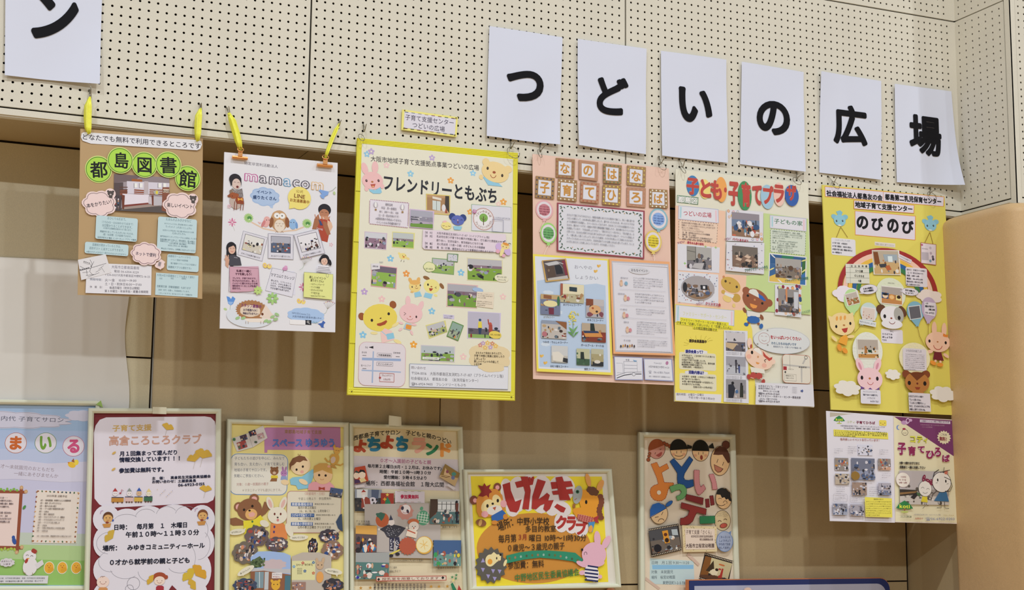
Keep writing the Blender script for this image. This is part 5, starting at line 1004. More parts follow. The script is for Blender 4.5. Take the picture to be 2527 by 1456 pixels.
for i, (tt, x0, w_) in enumerate((('放課後の子どもの居場所で、卓球・囲碁・', 1906, 72), ('ボードゲームなどの遊び、のびのびできる場所', 1906, 74), ('いろんなクラブ活動も、オリンピック', 1906, 74), ('活動もしています。', 1906, 34), ('対　象：小学校1年生から中学生3年生まで', 1906, 63), ('時間：月・火・水・金曜・午後3時', 1906, 56), ('　　　土曜日は 午後1時～5時です', 1906, 62), ('場　所：都島区子ども子育てプラザ', 1906, 50), ('楽器・ダンス教室、クッキング・ボードゲーム', 1906, 66), ('英会話、工作室があります', 1920, 40))): b.h(tt, x0, 570.3+i*5.2+(2 if i > 3 else 0), w_, 4.2, '5a6a64', .006)
def cardphoto(nm, card, cc, ph, bands, pal, n, sd, ext=None, shape=None, deco=None, big=.2):
    b = P.art(nm); b.q(card, cc, .0003)
    if deco: deco(b)
    b.photo((ph[0]+ph[2])/2, (ph[1]+ph[3])/2, ph[2]-ph[0], ph[3]-ph[1], bands, pal, n, sd, ext=ext, shape=shape, big=big); return b
OD = ['2a2a30', '3c3c44', '5a5862', '8d8a94', 'c6c3cc', '7a6252', 'a88c78', '4a5a7c']
b = cardphoto('photo_card', [(1671.6, 601), (1776, 611), (1774.5, 674), (1672.5, 667)], 'd6d6e0', (1695, 609.5, 1756, 664.5), [(0, 'a9a7a6'), (.55, '77737a')], OD, 24, 41, ext=lambda s, X, Y, w, h: (s.q([(X-w, Y-h), (X-w*.3, Y-h), (X-w*.3, Y+h*.2), (X-w, Y+h*.3)], '8f8c86'), s.l([(X-w*.3, Y-h), (X-w*.3, Y+h*.2)], 1.5, '4c4844'), s.l([(X-w, Y-h*.6), (X-w*.3, Y-h*.5)], 1.2, '4c4844'), s.q([(X-w*.4, Y+h*.5), (X+w*.4, Y+h*.4), (X+w*.2, Y+h), (X-w*.6, Y+h*.9)], 'b3b0b4')), deco=lambda b: [b.star(x, y, 4, c, n=4) for x, y, c in ((1741, 609, '9ac07a'), (1766, 611, '9ac07a'), (1755, 609, 'dcb8b4'), (1690, 650, '8fc06a'), (1694, 657, 'e2bcbc'))])
b = P.art('caption'); b.t('つどい', 1670, 600, 1689, 596, 6, '7a3a7c', .02); b.t('赤ちゃんあつまれ', 1695.5, 598, 1736.5, 603, 6.4, 'a8264a', .045)
def confetti(x0, y0, x1, y1, n, sd):
    def f(b):
        r = random.Random(sd)
        for i in range(n):
            x, y = r.uniform(x0, x1), r.uniform(y0, y1); c = r.choice(['5a6a8c', 'b0505a', '8a8ca8', 'c98a5a', '3a4a7a']); k = r.random()
            if k < .4: b.e(x, y, 1.1, 1.1, c, n=6)
            elif k < .7: b.star(x, y, 1.8, c)
            else: b.l([(x-1.5, y), (x+1.5, y+1)], .7, c)
    return f
b = cardphoto('photo_card', [(1673, 670), (1772.5, 677.8), (1772.5, 756), (1672, 745.6)], 'd6d8e2', (1682, 681, 1763.5, 741), [(0, 'a39ea2'), (.5, '8a6f58')], OD, 40, 42, shape='ell', deco=confetti(1676, 676, 1770, 746, 90, 1), ext=lambda s, X, Y, w, h: (s.e(X-w*.8, Y, w*.13, h*.4, '26262e'), s.q([(X+w*.15, Y-h*.25), (X+w*.55, Y-h*.3), (X+w*.55, Y+h*.1), (X+w*.15, Y+h*.1)], '1f1f26'), s.q([(X+w*.28, Y-h*.2), (X+w*.42, Y-h*.2), (X+w*.42, Y+h*.02), (X+w*.28, Y+h*.02)], 'dcdce4')))
b = P.art('caption'); b.t('つどい／', 1716, 751, 1737, 746, 7, '8a2f5c', .02); b.t('クリスマス会', 1739, 749, 1777, 753, 7.5, 'a8243c', .045)
def coins(b):
    for x, y, c in ((1797, 521, 'c98a5a'), (1809.5, 523, 'c9a0b4'), (1820, 523, 'a5aac0'), (1806, 532.5, 'd9b45a'), (1799, 535.5, 'cdaaa0'), (1870, 580, 'd6b46a'), (1878, 578, 'd8b8ac'), (1857, 591, 'a5aac0'), (1868, 591, 'cba0b8'), (1879, 590, 'c98a4a')): b.e(x, y, 3.2, 3.8, c); b.e(x, y, 1.5, 1.8, 'e6d8c0', n=8)
b = cardphoto('photo_card', [(1792.4, 517), (1883, 523), (1882.5, 597.7), (1791.7, 594.6)], 'd6d5df', (1805.5, 526.5, 1873.5, 585), [(0, '8d8690'), (.3, '6e7f9c'), (.6, '8a6a54')], ['26282e', '3a3c46', 'c8664a', 'd8cfd0', '5a88a4', 'b9a08c', 'dcdce4', '33507c', 'a84a3c'], 40, 43, deco=coins, big=.24)
b = P.art('caption'); b.t('つどい／', 1786, 592, 1804, 587, 7, '8a2f5c', .02); b.t('パパとあそぼう', 1806, 590, 1846, 595.5, 7, 'a8243c', .03)
b = cardphoto('photo_card', [(1791.5, 597), (1884.5, 600), (1883.6, 677), (1789.5, 668)], 'd6d6e0', (1806, 609, 1868.5, 660), [(0, '6f665f'), (.45, '7d6456')], ['23232a', '3a322e', '8d7a6c', 'd0b8a4', 'b3a093', '4a443f'], 24, 44, deco=confetti(1793, 601, 1882, 668, 50, 2), ext=lambda s, X, Y, w, h: [s.q([(X+a*w, Y+c*h), (X+(a+.35)*w, Y+(c+.12)*h), (X+(a+.2)*w, Y+(c+.35)*h), (X+(a-.2)*w, Y+(c+.2)*h)], 'cdb3a0') for a, c in ((.1, -.2), (-.6, .1), (.15, .15))])
b = P.art('caption'); b.t('プラザクラブ／ハート弁当', 1835, 668.5, 1892, 659, 8, '2c6a5c', .03)
def pic(b):
    b.q([(1900, 627), (1988, 636), (1987, 660), (1900, 650)], '2f5a8c'); b.q([(1900, 650), (1915, 652), (1914, 694), (1898, 694)], '3a6496'); b.q([(1930, 630), (1960, 633), (1955, 641), (1928, 638)], '2f7a5c'); b.q([(1980, 640), (1988, 641), (1987, 672), (1978, 680)], '3d6a3c'); b.q([(1899, 682), (1914, 676), (1950, 692), (1987, 676), (1987, 703), (1898, 694)], 'd9b85c'); b.q([(1976, 680), (1987, 672), (1987, 703), (1974, 702)], '3a6ea8')
    for x, y, a in ((1904, 664, -30), (1908, 632, 40), (1984, 643, -20), (1925, 694, 40), (1984, 668, -40)): b.e(x, y, 8, 1.6, 'e2d68a' if a < 0 else 'dcdce2', rot=a, n=8)
b = cardphoto('photo_card', [(1898, 624.4), (1990, 633.8), (1989.6, 705), (1896, 696.5)], 'd9d9df', (1913.5, 638.5, 1977, 687), [(0, 'a3a09e'), (.45, '7d7268')], OD+['5c4434', 'c9c6ca'], 34, 45, deco=pic)
b = P.art('caption'); b.t('プラザクラブ／木工工作教室', 1936, 694, 1994, 686, 7, '4a7a70', .02)
def balls(b):
    r = random.Random(4)
    for i in range(56):
        x = r.uniform(1914, 1975); y = r.uniform(706, 779)
        if 1921 < x < 1969 and 715 < y < 770: continue
        b.e(x, y, 3.6, 4.6, r.choice(['b05a4a', '2f4a7c', '8a3040', 'c9d08a', 'e0a86a', '6a4a7c', 'd8b8a0']), n=10)
b = cardphoto('photo_card', [(1911.7, 702.3), (1976.6, 705.2), (1976.6, 783.8), (1911.7, 777)], 'd6d6de', (1920, 714, 1970.5, 771), [(0, '8f8a8a'), (.7, '57504e')], OD, 30, 46, deco=balls, ext=lambda s, X, Y, w, h: (s.q([(X+w*.5, Y-h*.8), (X+w*.95, Y-h*.8), (X+w*.9, Y+h*.7), (X+w*.5, Y+h*.6)], 'c3c6cf'), s.q([(X-w*.3, Y-h), (X-w*.12, Y-h), (X-w*.12, Y+h*.1), (X-w*.3, Y+h*.1)], 'c98a60'), s.q([(X-w*.1, Y-h*.3), (X+w*.4, Y-h*.3), (X+w*.4, Y+h*.2), (X-w*.1, Y+h*.2)], '1e2026')))
b = P.art('caption'); b.t('プラザクラブ／クリスマス工作', 1940, 782, 1998, 767, 7, '4a7a70', .015)
b = P.art('bear_cutout', label='yellow bear lying behind the brown bear'); b.e(1803, 703, 25, 18, 'c9a652', 24, t=.0003, n=26); b.e(1785, 720, 5, 5, 'c9a652'); b.e(1817, 735, 10.5, 10.5, 'c09c48'); b.e(1794, 737, 11, 8, 'dfc47c', 25); b.q([(1789, 721), (1812, 728), (1808, 736), (1787, 727)], 'dcd9d6'); b.e(1811, 754, 4, 5, 'dfc47c'); b.e(1790.5, 694, 2.8, 3.2, '4a3c22'); b.e(1818, 708, 2.8, 3.2, '4a3c22'); b.e(1801, 698.5, 2, 2, '8a5a2c'); b.e(1786, 683, 3, 3, 'c98a5a')
b = P.art('bear_cutout', label='brown bear in a white cap with a blue brim'); b.e(1841, 717, 9, 9, '94583c', t=.0003); b.e(1897, 747.5, 9.5, 9.5, '94583c'); b.e(1865, 741, 34, 27, '94583c', 27, n=30)
b.q([(1847, 722), (1850, 715), (1858, 713), (1866, 715), (1872, 724), (1873, 735)], 'd9d9d4'); b.q([(1871.5, 724.5), (1882, 731), (1890, 742), (1886, 743.5), (1873, 735.5)], '2f62b4'); b.e(1845.4, 729.6, 3, 3.2, '1f1a18'); b.e(1881, 748.7, 3, 3.2, '1f1a18'); b.e(1862.5, 739.8, 2.4, 2.6, 'c98a5c'); b.q([(1850.5, 748.5), (1869, 754.5), (1866, 760.5), (1858, 761), (1852, 756)], 'e2964c')
b.e(1837.5, 765.5, 4, 7, '8a5238', -25); b.e(1879.5, 782.5, 4, 7, '8a5238', -30); b.q([(1843, 766), (1876, 773), (1875, 783), (1844, 781)], 'd9d8d4'); b.cl(1859, 789, 18, 9.5, '3264a8', n=2, amp=.1); b.e(1847, 797, 3, 3, '8a5238'); b.e(1872, 799, 3, 3, '8a5238'); b.e(1841.5, 800.5, 5.5, 4.5, '3264a8', 15); b.e(1878.5, 805, 4.5, 6.5, '3264a8', 15)
b = P.art('highlighted_text'); b.q([(1678, 783), (1798, 796), (1797.5, 803), (1808, 804.5), (1807, 812), (1771, 811), (1771, 817), (1709, 811.5), (1709, 805), (1669, 800), (1669, 792), (1678, 793)], 'e0d83c'); b.t('ファミリー・サポート・センター事業とは、', 1679, 788.5, 1797, 801.5, 7.6, '55522e', .012); b.t('子育てを「応援してほしい人」と「応援したい人」', 1669.5, 796, 1806.5, 809.5, 7.2, '55522e', .012); b.t('との相互援助活動です', 1710.5, 808.5, 1769.5, 814.5, 7.2, '55522e', .012)
b = P.art('burst_print'); 
for i in range(9): b.arc(1723+34*cos(radians(180+i*22.5)), 846+16*sin(radians(180+i*22.5)), 11, 6, 20, 100, .8, 'b9ab3e', rot=i*22)
b.t('提供会員募集中', 1700.5, 840.8, 1744, 843.5, 8, '3a2c1c', .05)
for (x0, y0, w_, h_, tt, tx, n) in ((1675.5, 868, 92, 43, '提供会員って？', (1691.5, 867, 1738, 869.3), 0), (1676.5, 920, 92, 42, '活動内容は？', (1699, 918.2, 1740.5, 920.8), 1)):
    b = P.art('text_card'); b.r(x0, y0, w_, h_, 'd9d5bc', rad=5, t=.0002); b.cl(x0+w_/2-4, y0, 30, 6.5, 'd9d9e0', n=8, amp=.1); b.t(tt, *tx, 8.5, '2c2f7c', .06)
    L = [('★市内在住で、ご自宅等で子どもを預かる', 82), ('ことが可能な方。', 33), ('★地域で子育てを応援したい方。', 62), ('★提供会員として活動するには、提供会員', 82), ('養成講座の受講が必要です。', 55), ('（受講は無料、一時保育あり）', 56)] if n == 0 else [('★保育所・幼稚園・小学校などの開始前や', 82), ('終了後の子どもの預かり。', 48), ('★習い事や保育施設等への送迎など。', 80), ('★お産の子どもの世話。', 48), ('　　　　　　生後3カ月～小学6年生）', 78)]
    for i, (tt2, w2) in enumerate(L): b.h(tt2, x0+6.5, y0+8.5+i*(5.6 if n == 0 else 6.2), w2, 5, '4a4540', .014)
b = P.art('hours_strip'); b.q([(1666.5, 969), (1780.5, 973.5), (1779, 993.5), (1667, 988.5)], 'd9d8de', .0002); b.t('開所時間：火曜日～日曜日', 1669, 973, 1737, 974.5, 6.6, '66606c', .014); b.t('午前９時～午後５時30分', 1699, 980.5, 1764, 984.5, 6.6, '66606c', .008)
b = P.art('photo_strip'); b.q([(1785.7, 815), (1843.9, 817), (1846.9, 995.5), (1785, 991.7)], 'd5d6e0', .0003); b.h('協力会員さんの活動のご紹介', 1789, 818.5, 49, 3.6, '6a6874', .01)
b.photo(1814.5, 844.5, 48, 45, [(0, 'c3bfc4'), (.5, '5f5a62')], OD, 20, 51, ext=lambda s, X, Y, w, h: s.q([(X-w, Y+h*.1), (X+w*.2, Y+h*.15), (X-w*.3, Y+h*.85), (X-w, Y+h*.6)], 'bfa889'))
b.photo(1815.5, 902.5, 48, 45, [(0, '9a9aa4'), (.5, 'b3b6c0')], ['55535c', '8d909c', 'c6c8d2'], 12, 52, ext=lambda s, X, Y, w, h: (s.q([(X-w*.1, Y-h*.5), (X+w*.1, Y-h*.5), (X+w*.05, Y+h*.8), (X-w*.05, Y+h*.8)], '3c3a44'), s.q([(X+w*.2, Y), (X+w*.42, Y), (X+w*.4, Y+h*.8), (X+w*.26, Y+h*.8)], '4a5584'), s.e(X+w*.3, Y-h*.05, w*.1, h*.1, '2a2830'), s.e(X, Y-h*.55, w*.1, h*.1, '2a2830')))
b.photo(1816, 959.5, 49, 46, [(0, '8d8c92'), (.75, 'a39a98')], ['c6c3c8', '75737c'], 8, 53, ext=lambda s, X, Y, w, h: (s.q([(X-w*.8, Y-h*.4), (X-w*.3, Y-h*.5), (X-w*.1, Y), (X-w*.3, Y+h), (X-w*.8, Y+h)], '2a2d38'), s.e(X-w*.35, Y-h*.6, w*.14, h*.16, '1f1e22'), s.q([(X+w*.4, Y-h*.4), (X+w*.7, Y-h*.4), (X+w*.7, Y+h*.9), (X+w*.35, Y+h*.9)], '2f332e'), s.e(X+w*.52, Y-h*.52, w*.11, h*.15, '1f1e22'), s.e(X+w*.05, Y+h*.3, w*.14, h*.2, '4a6a94')))
for y in (869, 873, 928, 932, 985, 988.5): b.h('もりもりごはんをたべて、楽しく遊びます'[:14], 1792, y, 40, 3.2, '77737e', .01)
b = P.art('speech_balloon', label='large pale oval balloon with a smiling face'); b.e(1929, 841.5, 70, 32, 'd3d7da', t=.0002, n=36); b.ring(1929, 841.5, 69.5, 31.5, .7, 'a9a6ae'); b.ring(1885.4, 835, 14, 13.5, .9, 'a8706c'); b.arc(1880, 831, 2.5, 2, 200, 340, .8, 'a8706c'); b.arc(1890, 832, 2.5, 2, 200, 340, .8, 'a8706c'); b.arc(1885, 837, 6, 5, 20, 160, .9, 'a8706c')
for x, y in ((1893.5, 815.5), (1869, 849), (1894, 851.5)): b.star(x, y, 3.2, '8d8a84', n=6, inn=.4)
b.t('をいっぱいつくりたい', 1900.5, 831.5, 1977, 836.5, 9.5, 'b0323c', .035); b.t('わたしたちのねがいです', 1903, 846.5, 1965, 850.5, 7.2, '4a6a8c', .02); b.t('都島区子ども・子育てプラザ職員一同', 1908, 855, 1977, 859.5, 5, '6a7488', .008)
b = P.art('child_cutout', label='pink child character in a white cap with a red brim'); b.e(1848, 847, 6, 13, 'ecc9b8', t=.0003); b.e(1851.5, 855, 2.6, 5.5, 'b0503f', 8); b.e(1903, 893, 9, 7, 'ecc9b8', -20); b.e(1871, 886, 35, 24, 'ecc6b2', 24, n=30)
b.q([(1856, 863), (1862, 857.5), (1871, 859), (1878, 868), (1879, 878)], 'e3ded8'); b.l([(1856, 863), (1862, 857.5), (1871, 859), (1878, 868), (1879, 878)], .8, 'a8846c'); b.q([(1880, 866), (1888, 877), (1897, 884), (1904, 881), (1903, 887), (1896, 891.5), (1882, 879)], 'b5483e'); b.e(1853.7, 870, 3, 4.4, '1c1816'); b.l([(1889, 887), (1884, 889.5), (1887, 894.5)], 2, '2a201c'); b.e(1868.5, 881, 2.2, 3, 'c9946c', 10); b.q([(1863, 893), (1873, 896), (1869, 899.5), (1864.5, 898)], 'd99450'); b.e(1846, 880, 6, 5.5, 'e2ae9c'); b.e(1884, 902, 6, 5.5, 'e2ae9c')
b.q([(1849, 905), (1884, 912), (1886, 922), (1852, 919)], 'dcd9cf'); b.e(1857, 927, 7.5, 8.5, 'b04842'); b.e(1871, 928, 8.5, 8, 'b04842'); b.e(1846, 930, 5, 6.5, 'a84440', -10); b.e(1881.5, 942, 4.5, 6.5, 'a84440', 15); b.l([(1850, 932), (1858, 934)], 1.5, 'e3c3ae'); b.l([(1874, 934), (1880, 937)], 1.5, 'e3c3ae')
b = P.art('map_card'); b.r(1930, 874, 69, 70, 'd9d4c8', rad=9, t=.0002); b.frame(1930, 874, 69, 70, 1.2, 'b8745c', rad=9); b.q([(1931, 898), (1998, 905), (1998, 909), (1931, 902)], 'b5b3b0'); b.q([(1975, 905), (1979, 905), (1979, 944), (1976, 944)], 'b5b3b0'); b.q([(1978, 898), (1985, 884), (1989, 885), (1982, 899)], 'b5b3b0'); b.l([(1948, 876), (1949, 912)], .8, '8a8680'); b.r(1932, 904, 8.5, 9, 'a02a34'); b.q([(1937, 915), (1934, 919), (1936, 919), (1936, 921), (1938, 921), (1938, 919), (1940, 919)], '2a2628'); b.ring(1988, 882.5, 3.5, 4, 1.2, '4a5450'); b.frame(1935, 923, 29, 16, .6, '9a968e')
b.h('都島区子ども', 1938, 927, 20, 4, '5a5652', .006); b.h('子育てプラザ', 1938, 933, 20, 4, '5a5652', .006); b.h('ベルファ', 1944, 911, 14, 4, '5a5652', .006); b.h('都島駅前', 1970, 906, 20, 4, '5a5652', .01)
b = P.art('address_card'); b.q([(1863.5, 944.5), (2004, 949.8), (2007, 1003.8), (1861.5, 998.5)], 'd6d6df', .0003)
for i, (tt, x0, w_, hh) in enumerate((('★都島区子ども・子育てプラザ', 1868.5, 73, 6.4), ('都島区中野町1-15-21', 1869, 42, 4.6), ('青年センタービル2階', 1880.5, 40, 4.6), ('☎06-6923-0160', 1868.5, 53, 5.6), ('★ファミリー・サポート・センター都島支部', 1868.5, 105, 6.2), ('（子ども・子育てプラザ内）', 1870, 48, 4.6), ('☎06-6923-0169', 1869, 53, 5.6))): b.h(tt, x0, (952.8, 958.5, 965, 970.5, 976.8, 984, 989.3)[i], w_, hh, '55515e', .01)
for i in range(4): b.h('プラザだより・登録'[:7], 1952, 956.5+i*4.2, 14, 3.2, '7a7680', .006)
b.q([(1973.5, 963), (1977, 963), (1977, 960.5), (1980, 965), (1977, 969.5), (1977, 967), (1973.5, 967)], '4a5a94')
P.done()
# ------------------------------------------------------------------ yellow rainbow poster
P = Poster('hanging_poster', 'lemon yellow poster with a felt rainbow, balloons and animal faces, nearest the pillar', 'poster', -.012, (2208, 1018))
P.solid('yellow_board', [(2029, 456), (2331, 485), (2366, 1025), (2050.8, 1011)], 'd8cd63', .004, nx=2, nz=2)
OR = 'd98a4a'
def strip(x0, y0, x1, y1, x2, y2, x3, y3, texts, nm='heading_strip'):
    b = P.art(nm); b.R4(x0, y0, x1, y1, x2, y2, x3, y3, OR, .0004); b.R4(x0+1.2, y0+1.2, x1-1.2, y1+1.2, x2-1.2, y2-1.2, x3+1.2, y3-1.2, 'd8d2df')
    for t_ in texts: b.t(*t_[:6], '14141c', t_[6])
    return b
strip(2035, 460, 2330, 485.3, 2328.7, 510, 2035.9, 485.3, [('社会福祉法人都島友の会', 2039.5, 476.5, 2177.5, 488.5, 15, .045), ('都島第二乳児保育センター', 2184, 485.5, 2323.5, 498, 15, .045)]).l([(2179.5, 473), (2180, 498)], .9, OR)
strip(2106.5, 494, 2255.8, 506.3, 2255, 527, 2106.5, 515.6, [('地域子育て支援センター', 2109.5, 504.5, 2252, 516.5, 15, .045)])
b = strip(2109.4, 520, 2259.4, 533, 2258.7, 592.8, 2110, 579.8, [])
for ch, x0, y0, x1, y1 in (('の', 2113.8, 533, 2142.6, 565.4), ('び', 2150.5, 535.8, 2180, 569.7), ('の', 2189.5, 540, 2217.6, 574), ('び', 2225.5, 543.8, 2255, 577)): b.fit(ch, x0, y0, x1, y1, '15151b', .05)
def bird(x, y):
    b = P.art('whale_cutout', label='glossy light blue whale shape'); b.q([(x-4, y-12), (x-9, y-22), (x+1, y-25), (x+7, y-20), (x+4, y-12)], '83b8cc', .0006); b.e(x-13, y-9, 8, 6, '83b8cc', 25); b.e(x+13, y-8, 8, 6, '83b8cc', -25); b.e(x, y, 14.5, 14, '8cc0d4', t=.0006, n=24)
    eyes(b, x, y+1, 7.5, 2, '22303a'); b.e(x, y+12, 4.5, 2, 'd6dcd4')
bird(2072, 544); bird(2296, 556)
b = P.art('hanging_string')
for pts in ([(2074, 560), (2063.5, 586)], [(2074, 560), (2091, 586)], [(2294, 573), (2281, 600)], [(2294, 573), (2302, 603)]): b.l(pts, 1.2, '8a6a28')
def label_card(x0, y0, x1, y1, rows, rad=4, sd=1, c='d9d5e0', title=None, b=.02, nm='text_card'):
    k = P.art(nm); k.r(x0, y0, x1-x0, y1-y0, c, rad=rad, t=.0003)
    yy = y0+3
    if title: k.h(title, x0+(x1-x0)*.15, y0+6, (x1-x0)*.62, 5.2, '5a5666', b+.012); yy += 6
    if rows: k.lines(x0+4, yy+1, x1-x0-9, y1-yy-3, rows, '4a4656', seed=sd, b=b)
    return k
k = P.art('text_card'); k.r(2051, 586, 60, 42, 'd9d8e0', rad=4, t=.0003); k.h('こんなことをしています', 2060, 591.5, 38, 5.2, '5a6a70', .006)
for i, (tt, w_) in enumerate((('★子育て相談　★情報提供', 37), ('★子育て講習会　★絵本の貸出し', 48), ('★地域の子育て支援、情報誌の発行など', 50), ('★一時預かり', 24))): k.h(tt, 2054, 599+i*7.7, w_, 4.8, '3a3c48', .02)
k = P.art('text_card', label='framed card with faint print and no picture'); k.q([(2271, 598.5), (2309.5, 603.5), (2309, 655), (2271.5, 650)], 'a8604c', .0003); k.q([(2272.2, 600), (2308.5, 604.5), (2308, 653.5), (2272.5, 648.8)], 'd8cfd9'); k.h('Information', 2274, 613, 15, 4.6, '4a4450', .01); k.e(2274.5, 604.5, 2.5, 2.5, 'b05a7c'); k.r(2273.5, 622, 17, 19, 'b3acb8')
for x, y, c in ((2296, 625, 'b3a4b4'), (2301, 634, '6a6474'), (2295, 644, '7a9ab0'), (2302, 640, '4a4656'), (2295, 612, 'b9b0bc')): k.e(x, y, 3, 3.5, c, n=9)
k = P.art('caption_strip'); k.q([(2158.5, 596.4), (2209, 601), (2209, 611), (2158.5, 605.5)], 'd8d2cc', .0002); k.h('気軽に遊びに来てください', 2160.5, 602, 46, 5, '6a6468', .006)
# rainbow
b = P.art('rainbow_cutout', label='felt rainbow arch of five bands'); cx, cy, RX, RY = 2192, 722, 118, 103
for f, w_, c in ((1.0, 13, '9c3030'), (.895, 12.5, 'e6bfae'), (.80, 10.5, 'e0b64c'), (.71, 11, '2f5f98'), (.62, 10.5, '3a7a4c')):
    b.arc(cx, cy, RX*f, RY*f, 180, 360, w_, c, n=26)
def pic(q4, bc, bands, pal, n, sd, ext=None, nm='photo_print', big=.2, bw=2):
    p = P.art(nm); p.q(q4, bc, .0003); (x0, y0), (x1, y1), (x2, y2), (x3, y3) = q4
    cx_, cy_ = (x0+x1+x2+x3)/4, (y0+y1+y2+y3)/4; w_ = (sqrt((x1-x0)**2+(y1-y0)**2)+sqrt((x2-x3)**2+(y2-y3)**2))/2-2*bw; h_ = (sqrt((x3-x0)**2+(y3-y0)**2)+sqrt((x2-x1)**2+(y2-y1)**2))/2-2*bw
    sl = math.degrees(math.atan2(y1-y0+y2-y3, x1-x0+x2-x3))-math.degrees(math.atan(slope(W(cx_, cy_, p.Y)))); p.photo(cx_, cy_, w_, h_, bands, pal, n, sd, rot=sl, ext=ext, big=big); return p
WD = ['8a5a34', '5c3c28', '3a3f4c', 'c9a070', 'd8d6d2', '6a7a84', 'b9855a']
pic([(2150, 617.4), (2217.2, 618), (2221.7, 679.3), (2154.5, 677.8)], 'dcdad6', [(0, 'b5a896'), (.5, 'c3a474')], WD, 12, 61, ext=lambda s, X, Y, w, h: (s.q([(X-w*.95, Y-h*.9), (X-w*.6, Y-h*.9), (X-w*.5, Y+h*.1), (X-w*.9, Y+h*.2)], '7c4828'), s.q([(X-w*.2, Y-h*.7), (X+w*.9, Y-h*.7), (X+w*.9, Y-h*.2), (X-w*.1, Y-h*.1)], '9aa8b3'), s.q([(X+w*.15, Y-h*.55), (X+w*.5, Y-h*.55), (X+w*.5, Y-h*.05), (X+w*.15, Y-h*.05)], 'd3e0ea'), s.q([(X-w*.6, Y+h*.15), (X, Y+h*.1), (X-w*.1, Y+h*.4), (X-w*.5, Y+h*.45)], '3c3f48'), s.q([(X-w*.1, Y+h*.35), (X+w*.2, Y+h*.2), (X+w*.35, Y+h*.6), (X, Y+h*.7)], 'b5623a')))
k = P.art('text_card'); k.q([(2085, 651.4), (2142.4, 653), (2144.7, 700.5), (2086.5, 699)], 'd3d4c9', .0003); k.l([(2096.5, 652), (2097, 699.5)], .6, '55584e')
for y in (661, 673, 686): k.l([(2086, y-.5), (2144, y+1)], .6, '55584e')
for i in range(5): k.h('月火水木金'[i], 2098+i*9, 657, 5, 5.5, '3a3c38', .03)
for tt, x, y, w_ in (('１～２歳', 2109, 668, 19), ('ＣＬＯＳＥ', 2107, 680, 25), ('０歳', 2116, 693, 8)): k.h(tt, x, y, w_, 5.6, '2f312e', .03)
k = P.art('text_card'); k.r(2233, 659, 53, 46, 'd9d5df', rad=4, t=.0003)
for i, (tt, w_) in enumerate((('開所日：月曜日から金曜日', 46), ('（土・日・祝日はお休みです）', 43), ('時間：10時～16時', 31), ('電話：06-6921-0000'[:13], 40), ('開放日は月に一度おたのしみ会', 40), ('詳しくはお問い合わせください', 33))): k.h(tt, 2236, 665.5+i*7.2, w_, 4.8, '3e3a4c', .02)
k = P.art('caption_strip'); k.push(2231, 638.5, 22); k.r(-16, -4.5, 33, 9.5, 'd8d4dc', t=.0002); k.t('のびのびのお部屋です', -14, 0, 15, 0, 4.6, '5a5664', .01); k.pop()
for x, y, rx, ry, c in ((2086, 726, 34, 21, 'e1dbe6'), (2292, 732, 33.5, 18, 'e2d8d4')):
    b = P.art('cloud_cutout'); b.cl(x, y, rx, ry, c, n=5, amp=.2, t=.0006)
b = P.art('oval_cutout'); b.e(2196.8, 725, 36.5, 39, 'd3dac4', t=.0004, n=30)
for i in range(26): b.ring(2196.8+30*cos(i*2.4)*sqrt(i/26), 725+32*sin(i*2.4)*sqrt(i/26), 4.5, 5, .5, 'dfe4d4')
b.h('パネルシアター', 2189, 698.5, 18, 4, '6a6a70', .01)
pic([(2172.6, 705), (2226.3, 710.3), (2224.8, 755), (2171, 748.9)], 'dfdcd8', [(0, 'a39b98'), (.42, '9c6f4a'), (.72, 'b9824e')], ['b9824e'], 2, 62, ext=lambda s, X, Y, w, h: (s.q([(X-w, Y-h*.3), (X-w*.3, Y-h*.25), (X-w*.35, Y+h*.45), (X-w, Y+h*.4)], '33507c'), s.e(X-w*.65, Y+h*.1, w*.27, h*.28, 'e2c8ac'), s.e(X-w*.65, Y-h*.08, w*.26, h*.14, '1d1d22'), s.star(X, Y+h*.2, w*.33, 'c98a44', n=14, inn=.8), s.e(X, Y+h*.2, w*.22, h*.24, 'e0b880'), s.q([(X+w*.4, Y-h*.1), (X+w*.95, Y-h*.05), (X+w*.95, Y+h*.55), (X+w*.4, Y+h*.5)], 'e0cf8c'), s.e(X+w*.68, Y+h*.12, w*.2, h*.2, '2c201c')))
def balloon(x, y, rx, ry, c, knot, string):
    b = P.art('balloon_cutout'); b.e(x, y, rx, ry, c, t=.0004, n=26); b.q([(x-rx*.75, y+ry*.6), (x+rx*.75, y+ry*.6), (knot[0]+3, knot[1]), (knot[0]-3, knot[1])], c); b.q([(knot[0], knot[1]-3), (knot[0]+5, knot[1]+2), (knot[0]-5, knot[1]+2)], c); b.l([knot]+string, 1.1, '8a6a28'); return b
balloon(2101, 742, 20.5, 29, 'b3d698', (2103, 776), [(2106, 800), (2106, 820)])
pic([(2081.2, 727), (2114.5, 717.9), (2120.5, 748.9), (2089.5, 756.4)], 'dcd9d4', [(0, 'b9b0a8'), (.5, '9c6c42')], ['7a4a2c', 'd8b48a', '3c3228', '86a070', 'c98a6a', 'e2dccf'], 14, 63, big=.25)
